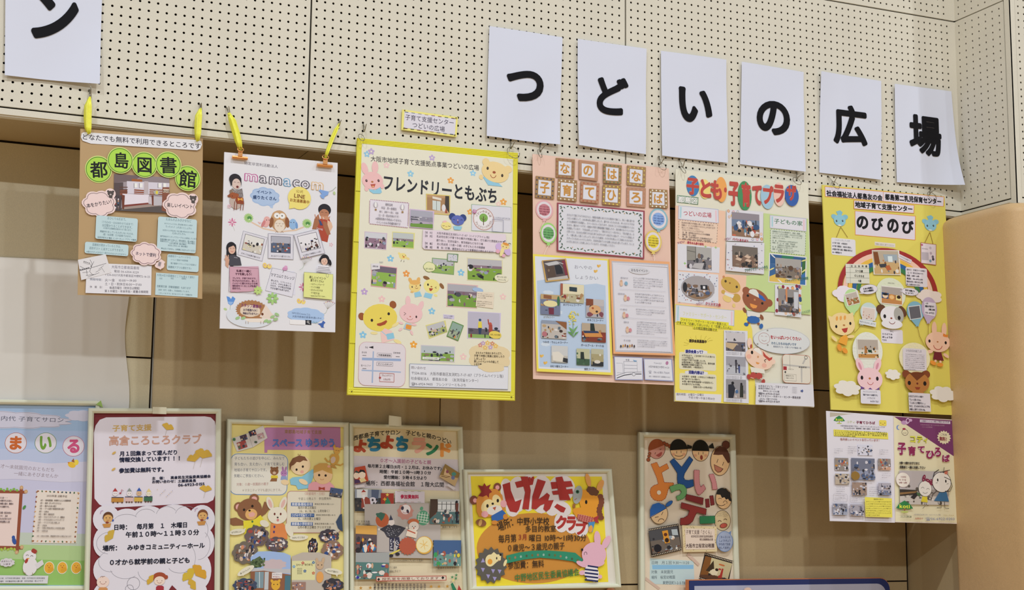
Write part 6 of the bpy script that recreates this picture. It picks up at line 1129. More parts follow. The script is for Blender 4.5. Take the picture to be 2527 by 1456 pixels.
for x, y, rx, ry, rot, t1, t2, tl in ((2141, 714.5, 22.5, 12, -12, 'え本の時間に', 'おもちゃ図書館も', [(2124, 722), (2114.5, 724.5), (2128, 726)]), (2243.5, 720.5, 20.5, 9.5, 2, '手作り体験にも', 'レッツ！', [(2226, 717), (2217.5, 718.5), (2226, 722)])):
    b = P.art('speech_balloon'); b.e(x, y, rx, ry, 'dad7e2', rot, t=.0003, n=26); b.q(tl, 'dad7e2'); b.push(x, y, rot); b.ring(0, 0, rx-.3, ry-.3, .7, '8a8696'); b.t(t1, -rx*.6, -2.5, rx*.55, -2.5, 5, '22222c', .05); b.t(t2, -rx*.6, 3.5, rx*.55, 3.5, 5, '22222c', .05); b.pop()
balloon(2141.5, 771, 21, 24, 'bfd2d2', (2124, 801), [(2113, 815), (2106, 822)])
pic([(2124.3, 757), (2158, 761.5), (2157, 792.5), (2124.5, 788.5)], 'dedbdd', [(0, 'd3c6bf')], ['b98a7c', '7a6a68', 'c9a08c', '5a5460', 'a8544a'], 12, 64, big=.12)
k = P.art('caption_strip'); k.q([(2118, 788), (2159, 796), (2158, 808), (2116.5, 799)], 'd5dade', .0003); k.t('毎月のおはなし会です', 2119, 793.5, 2157, 801.5, 5, '5a6274', .01)
b = P.art('dog_cutout', label='white dog face with brown ears and a grey eye patch'); b.e(2171, 763, 12, 11, '5f3c28', -35, t=.0003); b.e(2224, 769, 8.5, 14, '5f3c28', -30); b.e(2198.3, 780, 28.5, 24, 'dddce2', t=.0003, n=30); b.e(2215, 778, 12, 19, 'a4a49f', -8); b.e(2198.5, 800, 26, 12, 'dddce2'); b.e(2180.5, 781, 3.4, 5, '1c1a1e', n=14); b.e(2216, 785, 3.6, 5.4, '1c1a1e', n=14); b.e(2196.8, 785.9, 2.6, 2.2, '8a4634'); b.arc(2198.5, 792, 7.5, 8, 15, 160, 1.5, '7a3028')
k = P.art('text_card'); k.r(2174, 811, 53.5, 34.5, 'd9d6e2', rad=4, t=.0004); k.h('ももこ', 2196, 817, 9, 5.4, '3a3846', .03)
for i, (w_, bb) in enumerate(((46, .02), (46, .045), (15, .02))): k.lines(2177, 820.5+i*7.5, w_, 6.5, 1, '4a4656', seed=70+i, b=bb, fill=.75)
balloon(2257, 769, 21, 25, '7fb2ca', (2261.8, 804), [(2268, 830), (2285, 865)])
k = P.art('notice_card'); k.q([(2238.4, 756.4), (2268, 753), (2273, 785.5), (2243.5, 790)], 'd3d8de', .0003); k.q([(2240.5, 758.3), (2266.5, 755), (2271, 784), (2245.2, 788)], '63646e')
balloon(2290.5, 762, 19, 28, 'b9a8c4', (2288.5, 797), [(2288, 830), (2285, 865)])
k = P.art('text_card'); k.q([(2278.4, 745), (2306.4, 748.5), (2304.5, 781.5), (2278.5, 775.5)], 'd9d6e2', .0003); k.h('12月', 2281, 749, 7, 4.8, '3a3846', .03); k.h('開放の予定です！', 2280.5, 756, 24, 5.2, '22222c', .05); k.h('お楽しみ会', 2289, 764, 15, 5, '22222c', .05); k.h('06-6922', 2281, 771.5, 22, 5, '4a4656', .02)
b = P.art('cat_cutout', label='orange striped cat holding the green balloon'); b.q([(2040.5, 779), (2057, 784), (2046, 800)], 'ecce98'); b.q([(2084, 778), (2102, 771), (2105, 795)], 'ecce98'); b.e(2076, 800, 31, 28, 'ecce98', t=.0003, n=30)
for x in (2062.5, 2072, 2082): b.e(x, 786.5-(x-2062)*.1, 3, 6, 'e0a356', 8, n=10)
b.e(2061, 806.3, 2.7, 4, '1c1816', n=12); b.e(2095.6, 798.7, 2.7, 4, '1c1816', n=12); b.e(2080, 803, 3, 2.2, 'b07a44'); b.q([(2074, 812), (2089.5, 809), (2087, 819.5), (2082, 822), (2078, 819)], 'b03c34')
b.q([(2072, 832), (2084, 826), (2091, 832), (2086, 853), (2066, 845)], 'e3a23c'); b.e(2056, 836, 9, 4, 'ecce98', 45); b.e(2097, 831, 9, 4, 'ecce98', -10); b.e(2069, 858, 5.5, 9, 'e2963a', -15); b.e(2082.5, 865.5, 5.5, 8, 'e2963a', -40)
b = P.art('rabbit_cutout', label='peach rabbit with an orange bow and maroon dress'); b.e(2302.8, 812, 6.2, 18, 'efbfa6', 2); b.e(2327, 815, 6.2, 18, 'efbfa6', 4); b.q([(2303, 869), (2320, 870), (2326.5, 891), (2299.5, 887)], '6e2630'); b.e(2292, 868, 8, 4.5, 'efbfa6', -15); b.e(2332, 878, 8, 4, 'efbfa6', 35); b.e(2311.5, 844.2, 30, 25, 'efc0a8', t=.0003, n=30); b.e(2291, 842, 2.8, 4, '1c1618', n=12); b.e(2331, 846.3, 2.8, 4, '1c1618', n=12); b.e(2311, 844, 2.2, 1.8, 'b0703f'); b.arc(2311.5, 852, 10.5, 11, 5, 172, 1.7, 'a8403a', 3); b.q([(2325, 823), (2332, 827), (2331, 833), (2324, 830)], 'd9823a'); b.q([(2332, 827), (2337, 826), (2335, 834), (2331, 831)], 'd9823a'); b.e(2300.4, 895.6, 8, 5, 'e0923a', 25); b.e(2317, 900.3, 8, 4.8, 'e0923a')
b.e(2306, 891, 3, 3, 'efbfa6'); b.e(2318, 893, 3, 3, 'efbfa6')
for x, y, rx, ry, c in ((2137.7, 866, 37, 46, 'dcdfd6'), (2253.8, 884, 38, 38, 'e4deb8')):
    b = P.art('oval_cutout'); b.e(x, y, rx, ry, c, t=.0004, n=30)
    for i in range(40):
        f = sqrt((i+.5)/40); b.ring(x+rx*.9*f*cos(i*2.4), y+ry*.9*f*sin(i*2.4), 4, 4.6, .45, 'e9e8e0')
pic([(2110, 836.3), (2163.8, 838), (2167, 886), (2113.2, 885.3)], 'dddad2', [(0, 'aea59c'), (.55, 'd3cdc2'), (.8, 'b98548')], ['4a6a50', '3a3228', 'b98548', 'd8d2c6', '2f3028'], 16, 65, big=.12, ext=lambda s, X, Y, w, h: (s.e(X-w*.25, Y-h*.15, w*.12, h*.16, 'a8723c'), s.q([(X-w*.35, Y), (X-w*.12, Y), (X-w*.1, Y+h*.5), (X-w*.4, Y+h*.5)], 'a8723c'), s.q([(X-w*.05, Y+h*.1), (X+w*.35, Y+h*.12), (X+w*.3, Y+h*.4), (X, Y+h*.38)], '22402c')))
k = P.art('text_card'); k.r(2223.8, 859, 58, 54, 'd5d1dc', rad=5, t=.0003); k.h('ひろばの日の過ごし方', 2231.5, 865.5, 39, 6, '5a5666', .01); k.lines(2230, 872, 48, 42, 9, '4a4656', seed=66, fill=.62)
b = P.art('rabbit_cutout', label='pink rabbit face peeping over its card'); b.e(2117.5, 902, 8.5, 18, 'ecc2ca', -20); b.e(2161, 902, 8.5, 18, 'ecc2ca', 17); b.e(2118, 904, 3, 10, 'cf8fa4', -20); b.e(2160.5, 904, 3, 9, 'cf8fa4', 17); b.e(2142.4, 936, 31, 28, 'ecc4cb', t=.0003, n=30); b.e(2122.7, 932.5, 3.3, 5.2, '221a20', n=14); b.e(2160.6, 935, 3.3, 5.2, '221a20', n=14); b.e(2142, 934.5, 2.8, 2.6, 'b0703f'); b.arc(2143.5, 941, 7.5, 9, 15, 165, 1.3, 'a8403a'); b.q([(2119, 953), (2130, 958), (2120, 962)], '6a4a8c'); b.q([(2138, 961), (2143, 957), (2149, 962)], '6a4a8c'); b.q([(2157, 962), (2166, 956), (2166, 963)], '6a4a8c')
k = P.art('text_card'); k.r(2118.7, 961, 49.5, 35, 'd7d6e2', rad=4, t=.0004)
for i, (tt, x, w_, bb) in enumerate((('みんなとおともだち', 2125, 35, .006), ('「親子であそべる場所です」', 2123, 40, .045), ('いつでもどうぞ', 2135, 20, .01), ('みんなまってるよ！', 2143, 22, .02))): k.h(tt, x, 966.5+i*8, w_, 4.8, '4a4a5c', bb)
b = P.art('bear_cutout', label='brown bear face with dark ears over its card'); b.e(2231.7, 923.2, 9.5, 9.5, '7e4326', t=.0002); b.e(2281.5, 924.2, 9.5, 9.5, '7e4326'); b.e(2259.3, 944, 30, 26, 'b0763e', t=.0003, n=30); b.q([(2241, 922), (2250, 919), (2268, 919), (2278, 924), (2258.5, 940)], '6e3a22'); b.e(2239.6, 945.5, 4, 5.4, '1c1412', n=14); b.e(2278, 947, 4, 5.6, '1c1412', n=14); b.e(2259.5, 947, 2.6, 2.6, '6e3022'); b.q([(2253, 955.5), (2267, 956), (2264, 962), (2257, 962)], '8a3c28'); b.e(2252, 970, 6, 3.5, 'b0763e'); b.e(2270, 971, 6, 3.5, 'b0763e')
k = P.art('text_card'); k.q([(2236.8, 969), (2290, 972), (2292.5, 1016.4), (2238.8, 1015)], 'd7d3dd', .0004)
for i, (tt, w_) in enumerate((('お友だち作りの場や', 37), ('「ちょっと困ったなぁ」', 32), ('「こんなことが聞きたい…」', 42), ('など、どんな小さなことでも', 51), ('お話しに来てくださいね。', 41))): k.t(tt, 2237+i*.7, 978+i*8, 2237+i*.7+w_, 980+i*8, 5.4, '3a3646', .03)
for x, y, rx, ry in ((2085.6, 958.5, 34, 20), (2199.3, 924.8, 19.5, 13.5), (2321, 973, 33, 20)):
    b = P.art('cloud_cutout'); b.cl(x, y, rx, ry, 'dfdcd6', n=7, amp=.2, t=.0008, rot=2, ph=.2)
P.done()

# ------------------------------------------------------------------ two sheets hanging under it
def tree_logo(b, x, y, k):
    b.q([(x-15*k, y+1*k), (x-9*k, y-7*k), (x, y-12*k), (x+9*k, y-6*k), (x+15*k, y+2*k), (x+6*k, y+3.5*k), (x, y+1.5*k), (x-6*k, y+3.5*k)], '2f7d48'); b.l([(x, y+1*k), (x, y+7*k)], 2*k, '8a5430'); b.e(x, y+8*k, 7*k, 1.6*k, 'b3c06a'); b.t('koti', x-9.5*k, y-2.5*k, x+9.5*k, y-2*k, 9*k, 'dbe04a', .03)
P = Poster('leaflet', 'white leaflet with ten small photographs, left of the pair under the rainbow poster', 'leaflet', -.010, (2128, 1288))
P.solid('leaflet_paper', [(2038.5, 1014), (2204.2, 1026.3), (2208.3, 1289.8), (2047.8, 1285.8)], 'd9d7e2', .001, nx=2, nz=2)
b = P.art('print', label='printed face of the leaflet'); b.q([(2048, 1017.5), (2093, 1021), (2110, 1020), (2048, 1029)], 'b9b1a5')
tree_logo(b, 2071, 1037, .95); b.h('コティ', 2089, 1041, 22, 6.5, 'b8bf86', .01); b.h('子育てひろば', 2112.5, 1042, 47, 7.2, '7e2a48', .03); b.r(2169.5, 1036.5, 18, 14, 'e0d05a', rad=3); eyes(b, 2178.5, 1044, 5, .9, '5a4a20'); b.arc(2178.5, 1045.5, 2.5, 2, 20, 160, .9, 'b0503a')
b.h('大阪市都島区友渕町1丁目5-5　ベルパークシティ内 コミュニティプラザ', 2074, 1050.5, 110, 4, '5a586a', .006); b.h('TEL 06-6922-0203　開館時間：月曜～金曜日　10:00～16:00', 2082, 1056, 88, 4, '4a4858', .01)
b.q([(2057, 1059.5), (2191, 1068), (2192, 1084), (2057.5, 1076)], 'dfd65c'); 
for i in range(4): b.h('マンションの中にある広場です、乳幼児とその保護者の方々が'[:27-3*i], 2059, 1063+i*4, 130-i*26*(i > 2), 3.6, '5a5430', .012)
b.h('毎月楽しいイベントを行っています！', 2073.5, 1083.5, 100, 6.2, 'a05a54', .012)
BP = ['3a3c48', '6a6a78', 'c6c4d0', '8d7a70', 'a08a7c', '4a5a7c', 'd8d6df', '2a2a32']
for x0, y0, x1, y1, bands, sd, sh in ((2117, 1098, 2153, 1124, [(0, 'cfd0e0')], 71, None), (2060, 1130, 2094, 1161, [(0, '8f8884')], 72, None), (2101, 1131, 2159, 1184, [(0, '6f7488'), (.6, '8d94ae')], 73, None), (2167, 1132, 2198, 1160, [(0, '8f8682'), (.7, 'c49c86')], 74, None), (2061, 1169, 2096, 1195, [(0, 'b5a898')], 75, None), (2103, 1190.5, 2139, 1222, [(0, '9a8478')], 76, None), (2167.5, 1192, 2199, 1222, [(0, 'a9a6b4'), (.6, '77809c')], 77, None), (2055.5, 1243, 2091.5, 1271, [(0, '8f8f9c'), (.5, '9aa0b4')], 78, None), (2098, 1245, 2132, 1273, [(0, 'a3a0ac')], 79, None)):
    b.photo((x0+x1)/2, (y0+y1)/2, x1-x0, y1-y0, bands, BP+(['c98a3a', 'b9503a'] if sd in (72, 74) else []), 34, sd, y0=.05, big=.22)
b.push(2140, 1173, 0)
for i in range(5):
    for j in range(3):
        if (i+j) % 2: b.r(-10+i*6, -2+j*4.5, 6, 4.5, '56688c')
b.pop(); b.e(2111, 1174, 11, 10.5, '8d6e34', n=20)
for x, y, n in ((2058, 1105, 3), (2092, 1100, 4), (2170, 1108, 3), (2176, 1166, 3), (2063, 1200, 4), (2145, 1200, 5)): b.lines(x, y, 22, n*5, n, '5a586a', seed=n+int(x), fill=.62)
for x, y in ((2056.5, 1219), (2098, 1221)): b.frame(x, y, 34, 19, .7, '9a98a8', rad=3); b.lines(x+3, y+2, 27, 15, 3, '5a586a', seed=int(x), fill=.6)
b.q([(2134, 1226.5), (2201, 1230), (2202, 1277), (2136, 1275)], 'e0d75c'); b.h('施設使用のお知らせ', 2156, 1232, 24, 4, '5a5430', .015); b.lines(2137, 1235, 62, 39, 7, '66602e', seed=9, fill=.6)
P.done()
P = Poster('leaflet', 'cream and purple leaflet with two round-headed stick figures, right of the pair', 'leaflet', -.0105, (2286, 1290))
P.solid('leaflet_paper', [(2204.8, 1026.3), (2351.5, 1035.6), (2364, 1292.8), (2208.9, 1288.8)], 'd8cec6', .001, nx=2, nz=2)
b = P.art('print', label='printed face of the leaflet'); b.q([(2205.8, 1028), (2349.5, 1037.5), (2361.5, 1290.5), (2209.8, 1286.8)], 'ddd7b8'); b.q([(2206, 1028), (2349.5, 1037.5), (2353.5, 1126)], '743a6a')
b.q([(2270, 1035), (2345, 1040), (2345, 1046.5), (2270, 1042)], 'cfc6d6'); b.h('小規模マンション親と子集まるひろば', 2272, 1039, 70, 5, '5a4064', .015); b.h('大阪市地域子育て支援拠点事業', 2271, 1048, 60, 4, 'b08aa4', .006); b.h('つどいの広場事業', 2274, 1053.5, 27, 4, 'b08aa4', .006)
b.cl(2232, 1043, 9, 5.5, 'b992bc', n=5); b.ring(2240, 1038.5, 4, 6, 2, 'd9c3df', 15); b.e(2247, 1037, 4, 3.6, 'c9a4cc'); b.e(2217, 1055, 5, 6, '7c93c9'); b.e(2219.5, 1055, 4, 5, 'ddd7b8'); b.ring(2233, 1067, 7.5, 7.5, 1, '6a5a5c'); b.e(2231, 1058.5, 4, 2.5, 'a23a54'); b.h('ｏｏ', 2228.5, 1068, 9, 5, '6a5a5c')
b.star(2329.5, 1079.5, 17.5, 'ddd7b8', n=15, inn=.8); b.t('ご利用', 2320, 1072, 2337, 1073.5, 6, '7a6a70', .014); b.t('無料！', 2318, 1082, 2341, 1085, 10.5, '8a3a44', .04)
for ch, x0, y0, x1, y1 in (('コ', 2246, 1076, 2259, 1092), ('テ', 2262, 1076, 2277, 1093), ('ィ', 2279, 1081, 2289, 1093)): b.fit(ch, x0, y0, x1, y1, 'dbdc50', .03, out=('6a6a2c', .045))
for ch, x0, y0, x1, y1 in (('子', 2215, 1092, 2236, 1123), ('育', 2241, 1101, 2260, 1124), ('て', 2265, 1101, 2282, 1118), ('ひ', 2285, 1112, 2307, 1132), ('ろ', 2306, 1104, 2322, 1127), ('ば', 2325, 1122, 2344, 1140)): b.fit(ch, x0, y0, x1, y1, '8c2c58', .05, out=('d9c3d0', .07))
b.h('0歳～3歳のお子さまと', 2220, 1142, 50, 6.4, '3a3634', .05); b.h('保護者と一緒にお越し下さい', 2220, 1152.5, 64, 6.4, '3a3634', .05)
b.photo(2281, 1204, 121, 83, [(0, 'b5afb2'), (.55, '9c9490'), (.75, 'c3bdb8')], ['8d8782', 'a9a39e', 'd3cfd0', '5c5650', 'c9c3bc'], 40, 81, big=.1, ext=lambda s, X, Y, w, h: (s.q([(X-w, Y+h*.1), (X-w*.3, Y+h*.15), (X-w*.4, Y+h*.4), (X-w, Y+h*.5)], '3a3430'), s.q([(X-w, Y+h*.3), (X-w*.3, Y+h*.2), (X-w*.35, Y+h*.3), (X-w, Y+h*.42)], '8a6a44')))
b.e(2228.5, 1184, 17.5, 18.5, 'e2ddd6', n=26); b.ring(2228.5, 1184, 17.3, 18.3, .8, 'b09aa4')
for i, tt in enumerate(('ご利用時間', '平日（月～金）', '10時～16時')): b.h(tt, 2218+(i == 0)*3, 1177+i*7, 20-(i == 0)*5, 4.8, '8a4a54', .01)
b.q([(2247, 1227), (2262, 1214), (2267, 1219), (2256, 1232)], '2f2c30'); b.q([(2262, 1214), (2272, 1219), (2270, 1226), (2263, 1221)], '4a6a4a')
b.q([(2277, 1223), (2288, 1225), (2289, 1240), (2273, 1238)], 'd6c83c'); b.e(2283, 1206, 16.5, 19.5, 'dfdcd8', n=28); b.ring(2283, 1206, 16.3, 19.3, 1.1, '5a5654'); b.arc(2277, 1206, 3.5, 3.5, 190, 350, 1, '5a5654'); b.arc(2290, 1209, 3.5, 3.5, 190, 350, 1, '5a5654'); b.arc(2283, 1213, 6, 4.5, 15, 165, 1, '5a5654'); b.e(2280, 1180, 4, 9, '7e2e48', 15); b.e(2299, 1190, 6, 7.5, '7e2e48', 10); b.e(2290, 1186, 7, 4, '7e2e48', 30)
for x, y in ((2281, 1177), (2279, 1184), (2297, 1186), (2301, 1193), (2290, 1186)): b.e(x, y, 1, 1, 'e0c6cc', n=6)
for pts in ([(2281, 1240), (2283, 1248), (2277, 1255)], [(2284, 1240), (2288, 1248), (2292, 1247)]): b.l(pts, 1, '3a3634')
b.q([(2321, 1211), (2335, 1212), (2342, 1238), (2305, 1236)], '3a6a94'); b.e(2324, 1190, 23, 25, 'dfdcd8', n=30); b.ring(2324, 1190, 23, 25, 1.3, '3a3634'); b.e(2314, 1184.5, 1.8, 3.8, '2a2628'); b.e(2334, 1187.5, 1.8, 3.8, '2a2628'); b.l([(2309, 1192), (2314, 1191)], 1, '5a5654'); b.l([(2336, 1195), (2341, 1193)], 1, '5a5654'); b.q([(2330, 1162), (2339, 1160), (2338, 1171), (2331, 1170)], 'c0705c')
for pts, w_ in (([(2303, 1178), (2306, 1166), (2317, 1159)], 2), ([(2320, 1166), (2344, 1160)], 1.6), ([(2328, 1168), (2330, 1153)], 1.4), ([(2330, 1177), (2345, 1184), (2350, 1200), (2344, 1213), (2332, 1212)], 1.6), ([(2312, 1211), (2302, 1220), (2297, 1235)], 1.6), ([(2322, 1238), (2323, 1253), (2312, 1253)], 1.4), ([(2331, 1238), (2332, 1254), (2342, 1255)], 1.4)): b.l(pts, w_, '3a3634')
tree_logo(b, 2232.5, 1252, 1.4); b.h('コミュニティ子育て広場', 2222, 1275, 27, 5, '4a5a44', .03); b.h('大阪市都島区友渕町1丁目　ベルパークシティ西館', 2255, 1270, 66, 4, '6a6a80', .008); b.h('TEL.FAX', 2328, 1271.5, 27, 4, 'b09a5a', .008); b.h('お問合せ', 2258, 1279.5, 20, 4.6, 'b0604a', .02); b.h('☎ 06-6922-0203', 2284, 1280, 72, 8.4, '5a6aa0', .006)
P.done()
# ------------------------------------------------------------------ framed posters on the recessed wall
YF = DR-.004
def framed(label, quad, bw, ground, inner=None, bottom=None, dy=0.0, cover=.016):
    "quad: outer corners TL TR BR BL; bw: bar width in photograph pixels"
    Y = YF-.008-dy
    P = Poster('framed_poster', label, 'framed poster', Y, bottom or ((quad[2][0]+quad[3][0])/2, (quad[2][1]+quad[3][1])/2))
    P.solid('backing_board', quad, 'c9c4b4', .006, nx=1, nz=1)
    cx = sum(p[0] for p in quad)/4; cy = sum(p[1] for p in quad)/4
    w_ = (quad[1][0]-quad[0][0]); h_ = quad[3][1]-quad[0][1]
    I = [(quad[0][0]+bw, quad[0][1]+bw), (quad[1][0]-bw, quad[1][1]+bw), (quad[2][0]-bw, quad[2][1]-bw), (quad[3][0]+bw, quad[3][1]-bw)]
    Yf = Y-.0
    for k in range(4):
        A, B = quad[k], quad[(k+1) % 4]; a, b_ = I[k], I[(k+1) % 4]; V, F = [], []
        oA, oB, iA, iB = (W(*p, Yf) for p in (A, B, a, b_))
        prof = [(0, .004), (0, -.006), (.06, -.0095), (.25, -.0115), (.6, -.0115), (.85, -.009), (1, -.0065), (1, .001)]
        for f, d in prof:
            p, q_ = oA.lerp(iA, f), oB.lerp(iB, f); V += [(p.x, p.y+d, p.z), (q_.x, q_.y+d, q_.z)]
        n = len(prof)
        for i in range(n-1): F.append((2*i, 2*i+1, 2*i+3, 2*i+2))
        mk('frame_bar', V, F, 'alu', P.o, P.org)
    if ground:
        g_ = P.art('poster_sheet'); g_.q(inner or I, ground)
    P.I = I
    return P
def kids_face(b, x, y, r, hair, skin='e2c29c', smile_=True):
    b.e(x, y-r*.15, r*1.02, r*1.05, hair); b.e(x, y+r*.15, r*.9, r*.8, skin); eyes(b, x, y, r*.35, r*.09, '3a2a22')
    if smile_: smile(b, x, y+r*.25, r*.3, r*.25, .9, '8a4a34')
# ---- 1: sky-blue poster, cut by the left edge
P = framed('sky-blue framed poster with clouds, hen and chicks, cut off at the left edge', [(-130, 984), (247, 989.5), (236, 1457), (-137, 1459)], 12, '9ab4d6', bottom=(50, 1457))
b = P.art('sky_print'); b.q([(-118, 1060), (234, 1064), (232, 1110), (-120, 1106)], 'a6b9dc'); b.q([(-120, 1106), (232, 1110), (230, 1150), (-121, 1146)], 'b3bedc'); b.q([(-121, 1140), (231, 1144), (228, 1330), (-124, 1326)], 'bfbfda'); b.q([(-124, 1310), (228, 1318), (228, 1350), (-124, 1342)], 'b9c4b9'); b.q([(-124, 1340), (228, 1348), (227, 1390), (-124, 1380)], 'a9c48c'); b.q([(-124, 1376), (227, 1384), (225, 1444), (-124, 1444)], '8fba66')
b.cl(200, 1026, 40, 14, 'c9c9de', n=7); b.cl(20, 1036, 165, 22, 'c6c6da', n=13, amp=.12); b.cll(20, 1036, 163, 20, .8, '8c8ca0', n=13, amp=.12)
b.t('内代 子育てサロン', 1, 1032, 158, 1037, 13, '4c5064', .006)
for ch, x, y, c, tc in (('ま', 39, 1093, 'b5643c', 'c0622c'), ('い', 112.7, 1093, '6d8a4a', '6f9a3c'), ('る', 181.4, 1101, 'b8708c', 'c44f7c'), ('す', -36, 1093, '4a6a9c', '4a6a9c')):
    k = P.art('letter_disc'); k.e(x, y, 27, 25.5, 'd6d2de', n=32); k.ring(x, y, 26.5, 25, 1.1, c); k.fit(ch, x-15, y-17, x+15, y+17, tc, .05)
b = P.art('banner_print'); b.q([(-120, 1138), (40, 1134), (120, 1144), (232, 1138), (229, 1188), (150, 1190), (40, 1182), (-120, 1186)], 'cac8dc'); b.t('才～未就園児のおともだち', 1, 1150, 135, 1160, 11, '8d7f8a'); b.t('一緒にあそびませんか', 34, 1168, 144, 1175, 11, '8d7f8a')
b.e(177, 1147, 10, 7, 'e0b83c', 20); b.e(188, 1141, 6, 7, 'e3cc4e'); b.q([(176, 1138), (182, 1131), (184, 1142)], '9a5a34'); b.q([(166, 1141), (171, 1140), (171, 1145)], 'c9762f')
b = P.art('log_frame_card', label='pink card in a frame of brown logs with ivy'); b.q([(-100, 1215), (50, 1217), (42, 1348), (-105, 1346)], 'dfccc8', .0003)
for q_ in ([(-100, 1208), (64, 1211), (64, 1218), (-100, 1216)], [(-100, 1345), (56, 1348), (56, 1356), (-100, 1354)], [(49, 1203), (57, 1203), (46, 1364), (38, 1364)]): b.q(q_, '8c4a34')
for x, y in ((53, 1203), (64, 1213), (41, 1363), (54, 1350)): b.e(x, y, 4.5, 4.8, 'cfae86'); b.ring(x, y, 3, 3.2, .6, '8c5a3c')
for i in range(6): b.e(2+i*8, 1207+(i % 2)*3, 4, 3, '7fae4a', rot=i*40, n=7); b.e(-4+i*8, 1354+(i % 2)*2, 4.4, 3.2, 'a3bb4e', rot=i*50, n=7)
b.e(60, 1252, 3.4, 6, '4f8a4a', 30, n=8); b.e(35, 1335, 5, 9, '33549c', -20); b.e(33, 1326, 4, 4.5, '33549c')
for i, (tt, w_) in enumerate((('とは・・', 20), ('の親子がふれあい、', 33), ('仲間と遊び、季節の', 33), ('する場所です。', 25), ('', 0), ('日曜・祝日お休み', 28), ('11：30', 19), ('ものがあります', 28), ('参加費は１回', 24))):
    if tt: b.t(tt, 0, 1228+i*7.4, w_, 1228.5+i*7.4, 5.4, '5a4c54', .02)
b = P.art('schedule_card', label='pale card of the yearly programme bordered with leaves and acorns'); b.q([(91.5, 1208.8), (197.7, 1213.7), (188, 1341), (78.4, 1339.5)], 'ddd3cb', .0006)
rnd = random.Random(3)
for i in range(11):
    f = i/10
    for (x0, y0, x1, y1) in ((94, 1212, 193, 1216.5), (82, 1335, 185, 1337.5), (91, 1214, 80, 1335), (194, 1218, 184.5, 1336)):
        b.e(x0+(x1-x0)*f, y0+(y1-y0)*f, 1.8, 2.6, rnd.choice(['4a6a4c', '8a4a34', '2f4a5c', 'c9a078', '9a6a3c']), rot=rnd.uniform(0, 180), n=7)
b.t('2025年度 活動予定', 115, 1223, 166, 1225, 5.6, '6a5a54', .008)
for i, tt in enumerate(('4月・・新年度登録、体育師さんによる健康体操', '5月・・製作（ダンボウコウどん）', '6月・・親子ふれあい遊び', '7月・・プール遊び 地域担任者も遊び', '8月・・お休み', '9月・・製作（消防見学）', '10月・・わらべうたマッサージ、運動会', '11月・・ママのためのハンドマッサージ', '12月・・クリスマス会 お楽しみ', '1月・・お休み', '2月・・年長小学校2年生との交流会 給食', '3月・・お別れ会')): b.t(tt, 100-i*.85, 1234.5+i*6.8, 100-i*.85+len(tt)*3.4, 1235.5+i*6.8, 5, '5a4c48', .012)
b.t('※お・お休みの場合、開催場所が変わる場合があります', 91, 1322.5, 176, 1323.5, 4.4, '5a4c48', .012)
b = P.art('hen_cutout'); b.e(74, 1398, 18, 22, 'dcd9de', 8, t=.0003); b.q([(85, 1393), (104, 1381), (108, 1392), (92, 1404)], 'd3d0d6'); b.e(73, 1373, 16, 15, 'dcd9de'); b.cl(84, 1360, 8, 6, '9c3c34', n=4, rot=30); b.e(65, 1384, 3.6, 6.5, 'a03c34', 20); b.arc(67, 1372, 3, 3, 190, 350, 1.1, '3a3434'); b.arc(78, 1374, 3, 3, 190, 350, 1.1, '3a3434'); b.q([(66, 1377), (73, 1377), (69, 1381)], 'd8a03c'); b.l([(64, 1415), (57, 1412)], 1.4, '9a8a5a'); b.l([(80, 1418), (80, 1413)], 1.4, '9a8a5a')
for x in (121, 153.6, 188):
    k = P.art('chick_cutout'); k.e(x, 1401, 13, 15.5, 'dcd8d0', t=.0003); k.e(x, 1401, 11.5, 14, 'dda63c'); k.e(x+4, 1406, 8, 6, 'd29a30', -20); eyes(k, x, 1396, 3.5, .8, '4a3418'); k.e(x, 1400, 2, 1.4, 'b5622a', n=8)
b = P.art('organiser_strip'); b.q([(-60, 1419), (119, 1420.5), (117, 1440), (-60, 1439)], 'cfd0d6'); b.t('主催：内代地域活動協議会　後援：内代地区民生委員協議会', 0, 1427, 111, 1426.5, 4.6, '5a5c66', .01); b.t('場所：内代集会所老人憩の家　内代女性会・老人クラブ', 0, 1434.5, 106, 1433.5, 4.6, '5a5c66', .01); b.cl(17, 1388, 20, 11, 'cfcbd2', n=9); b.t('おまちして', 3, 1385, 30, 1385, 4.6, '6a5a66', .02); b.t('います', 8, 1392, 26, 1392, 4.6, '6a5a66', .02)
P.done()
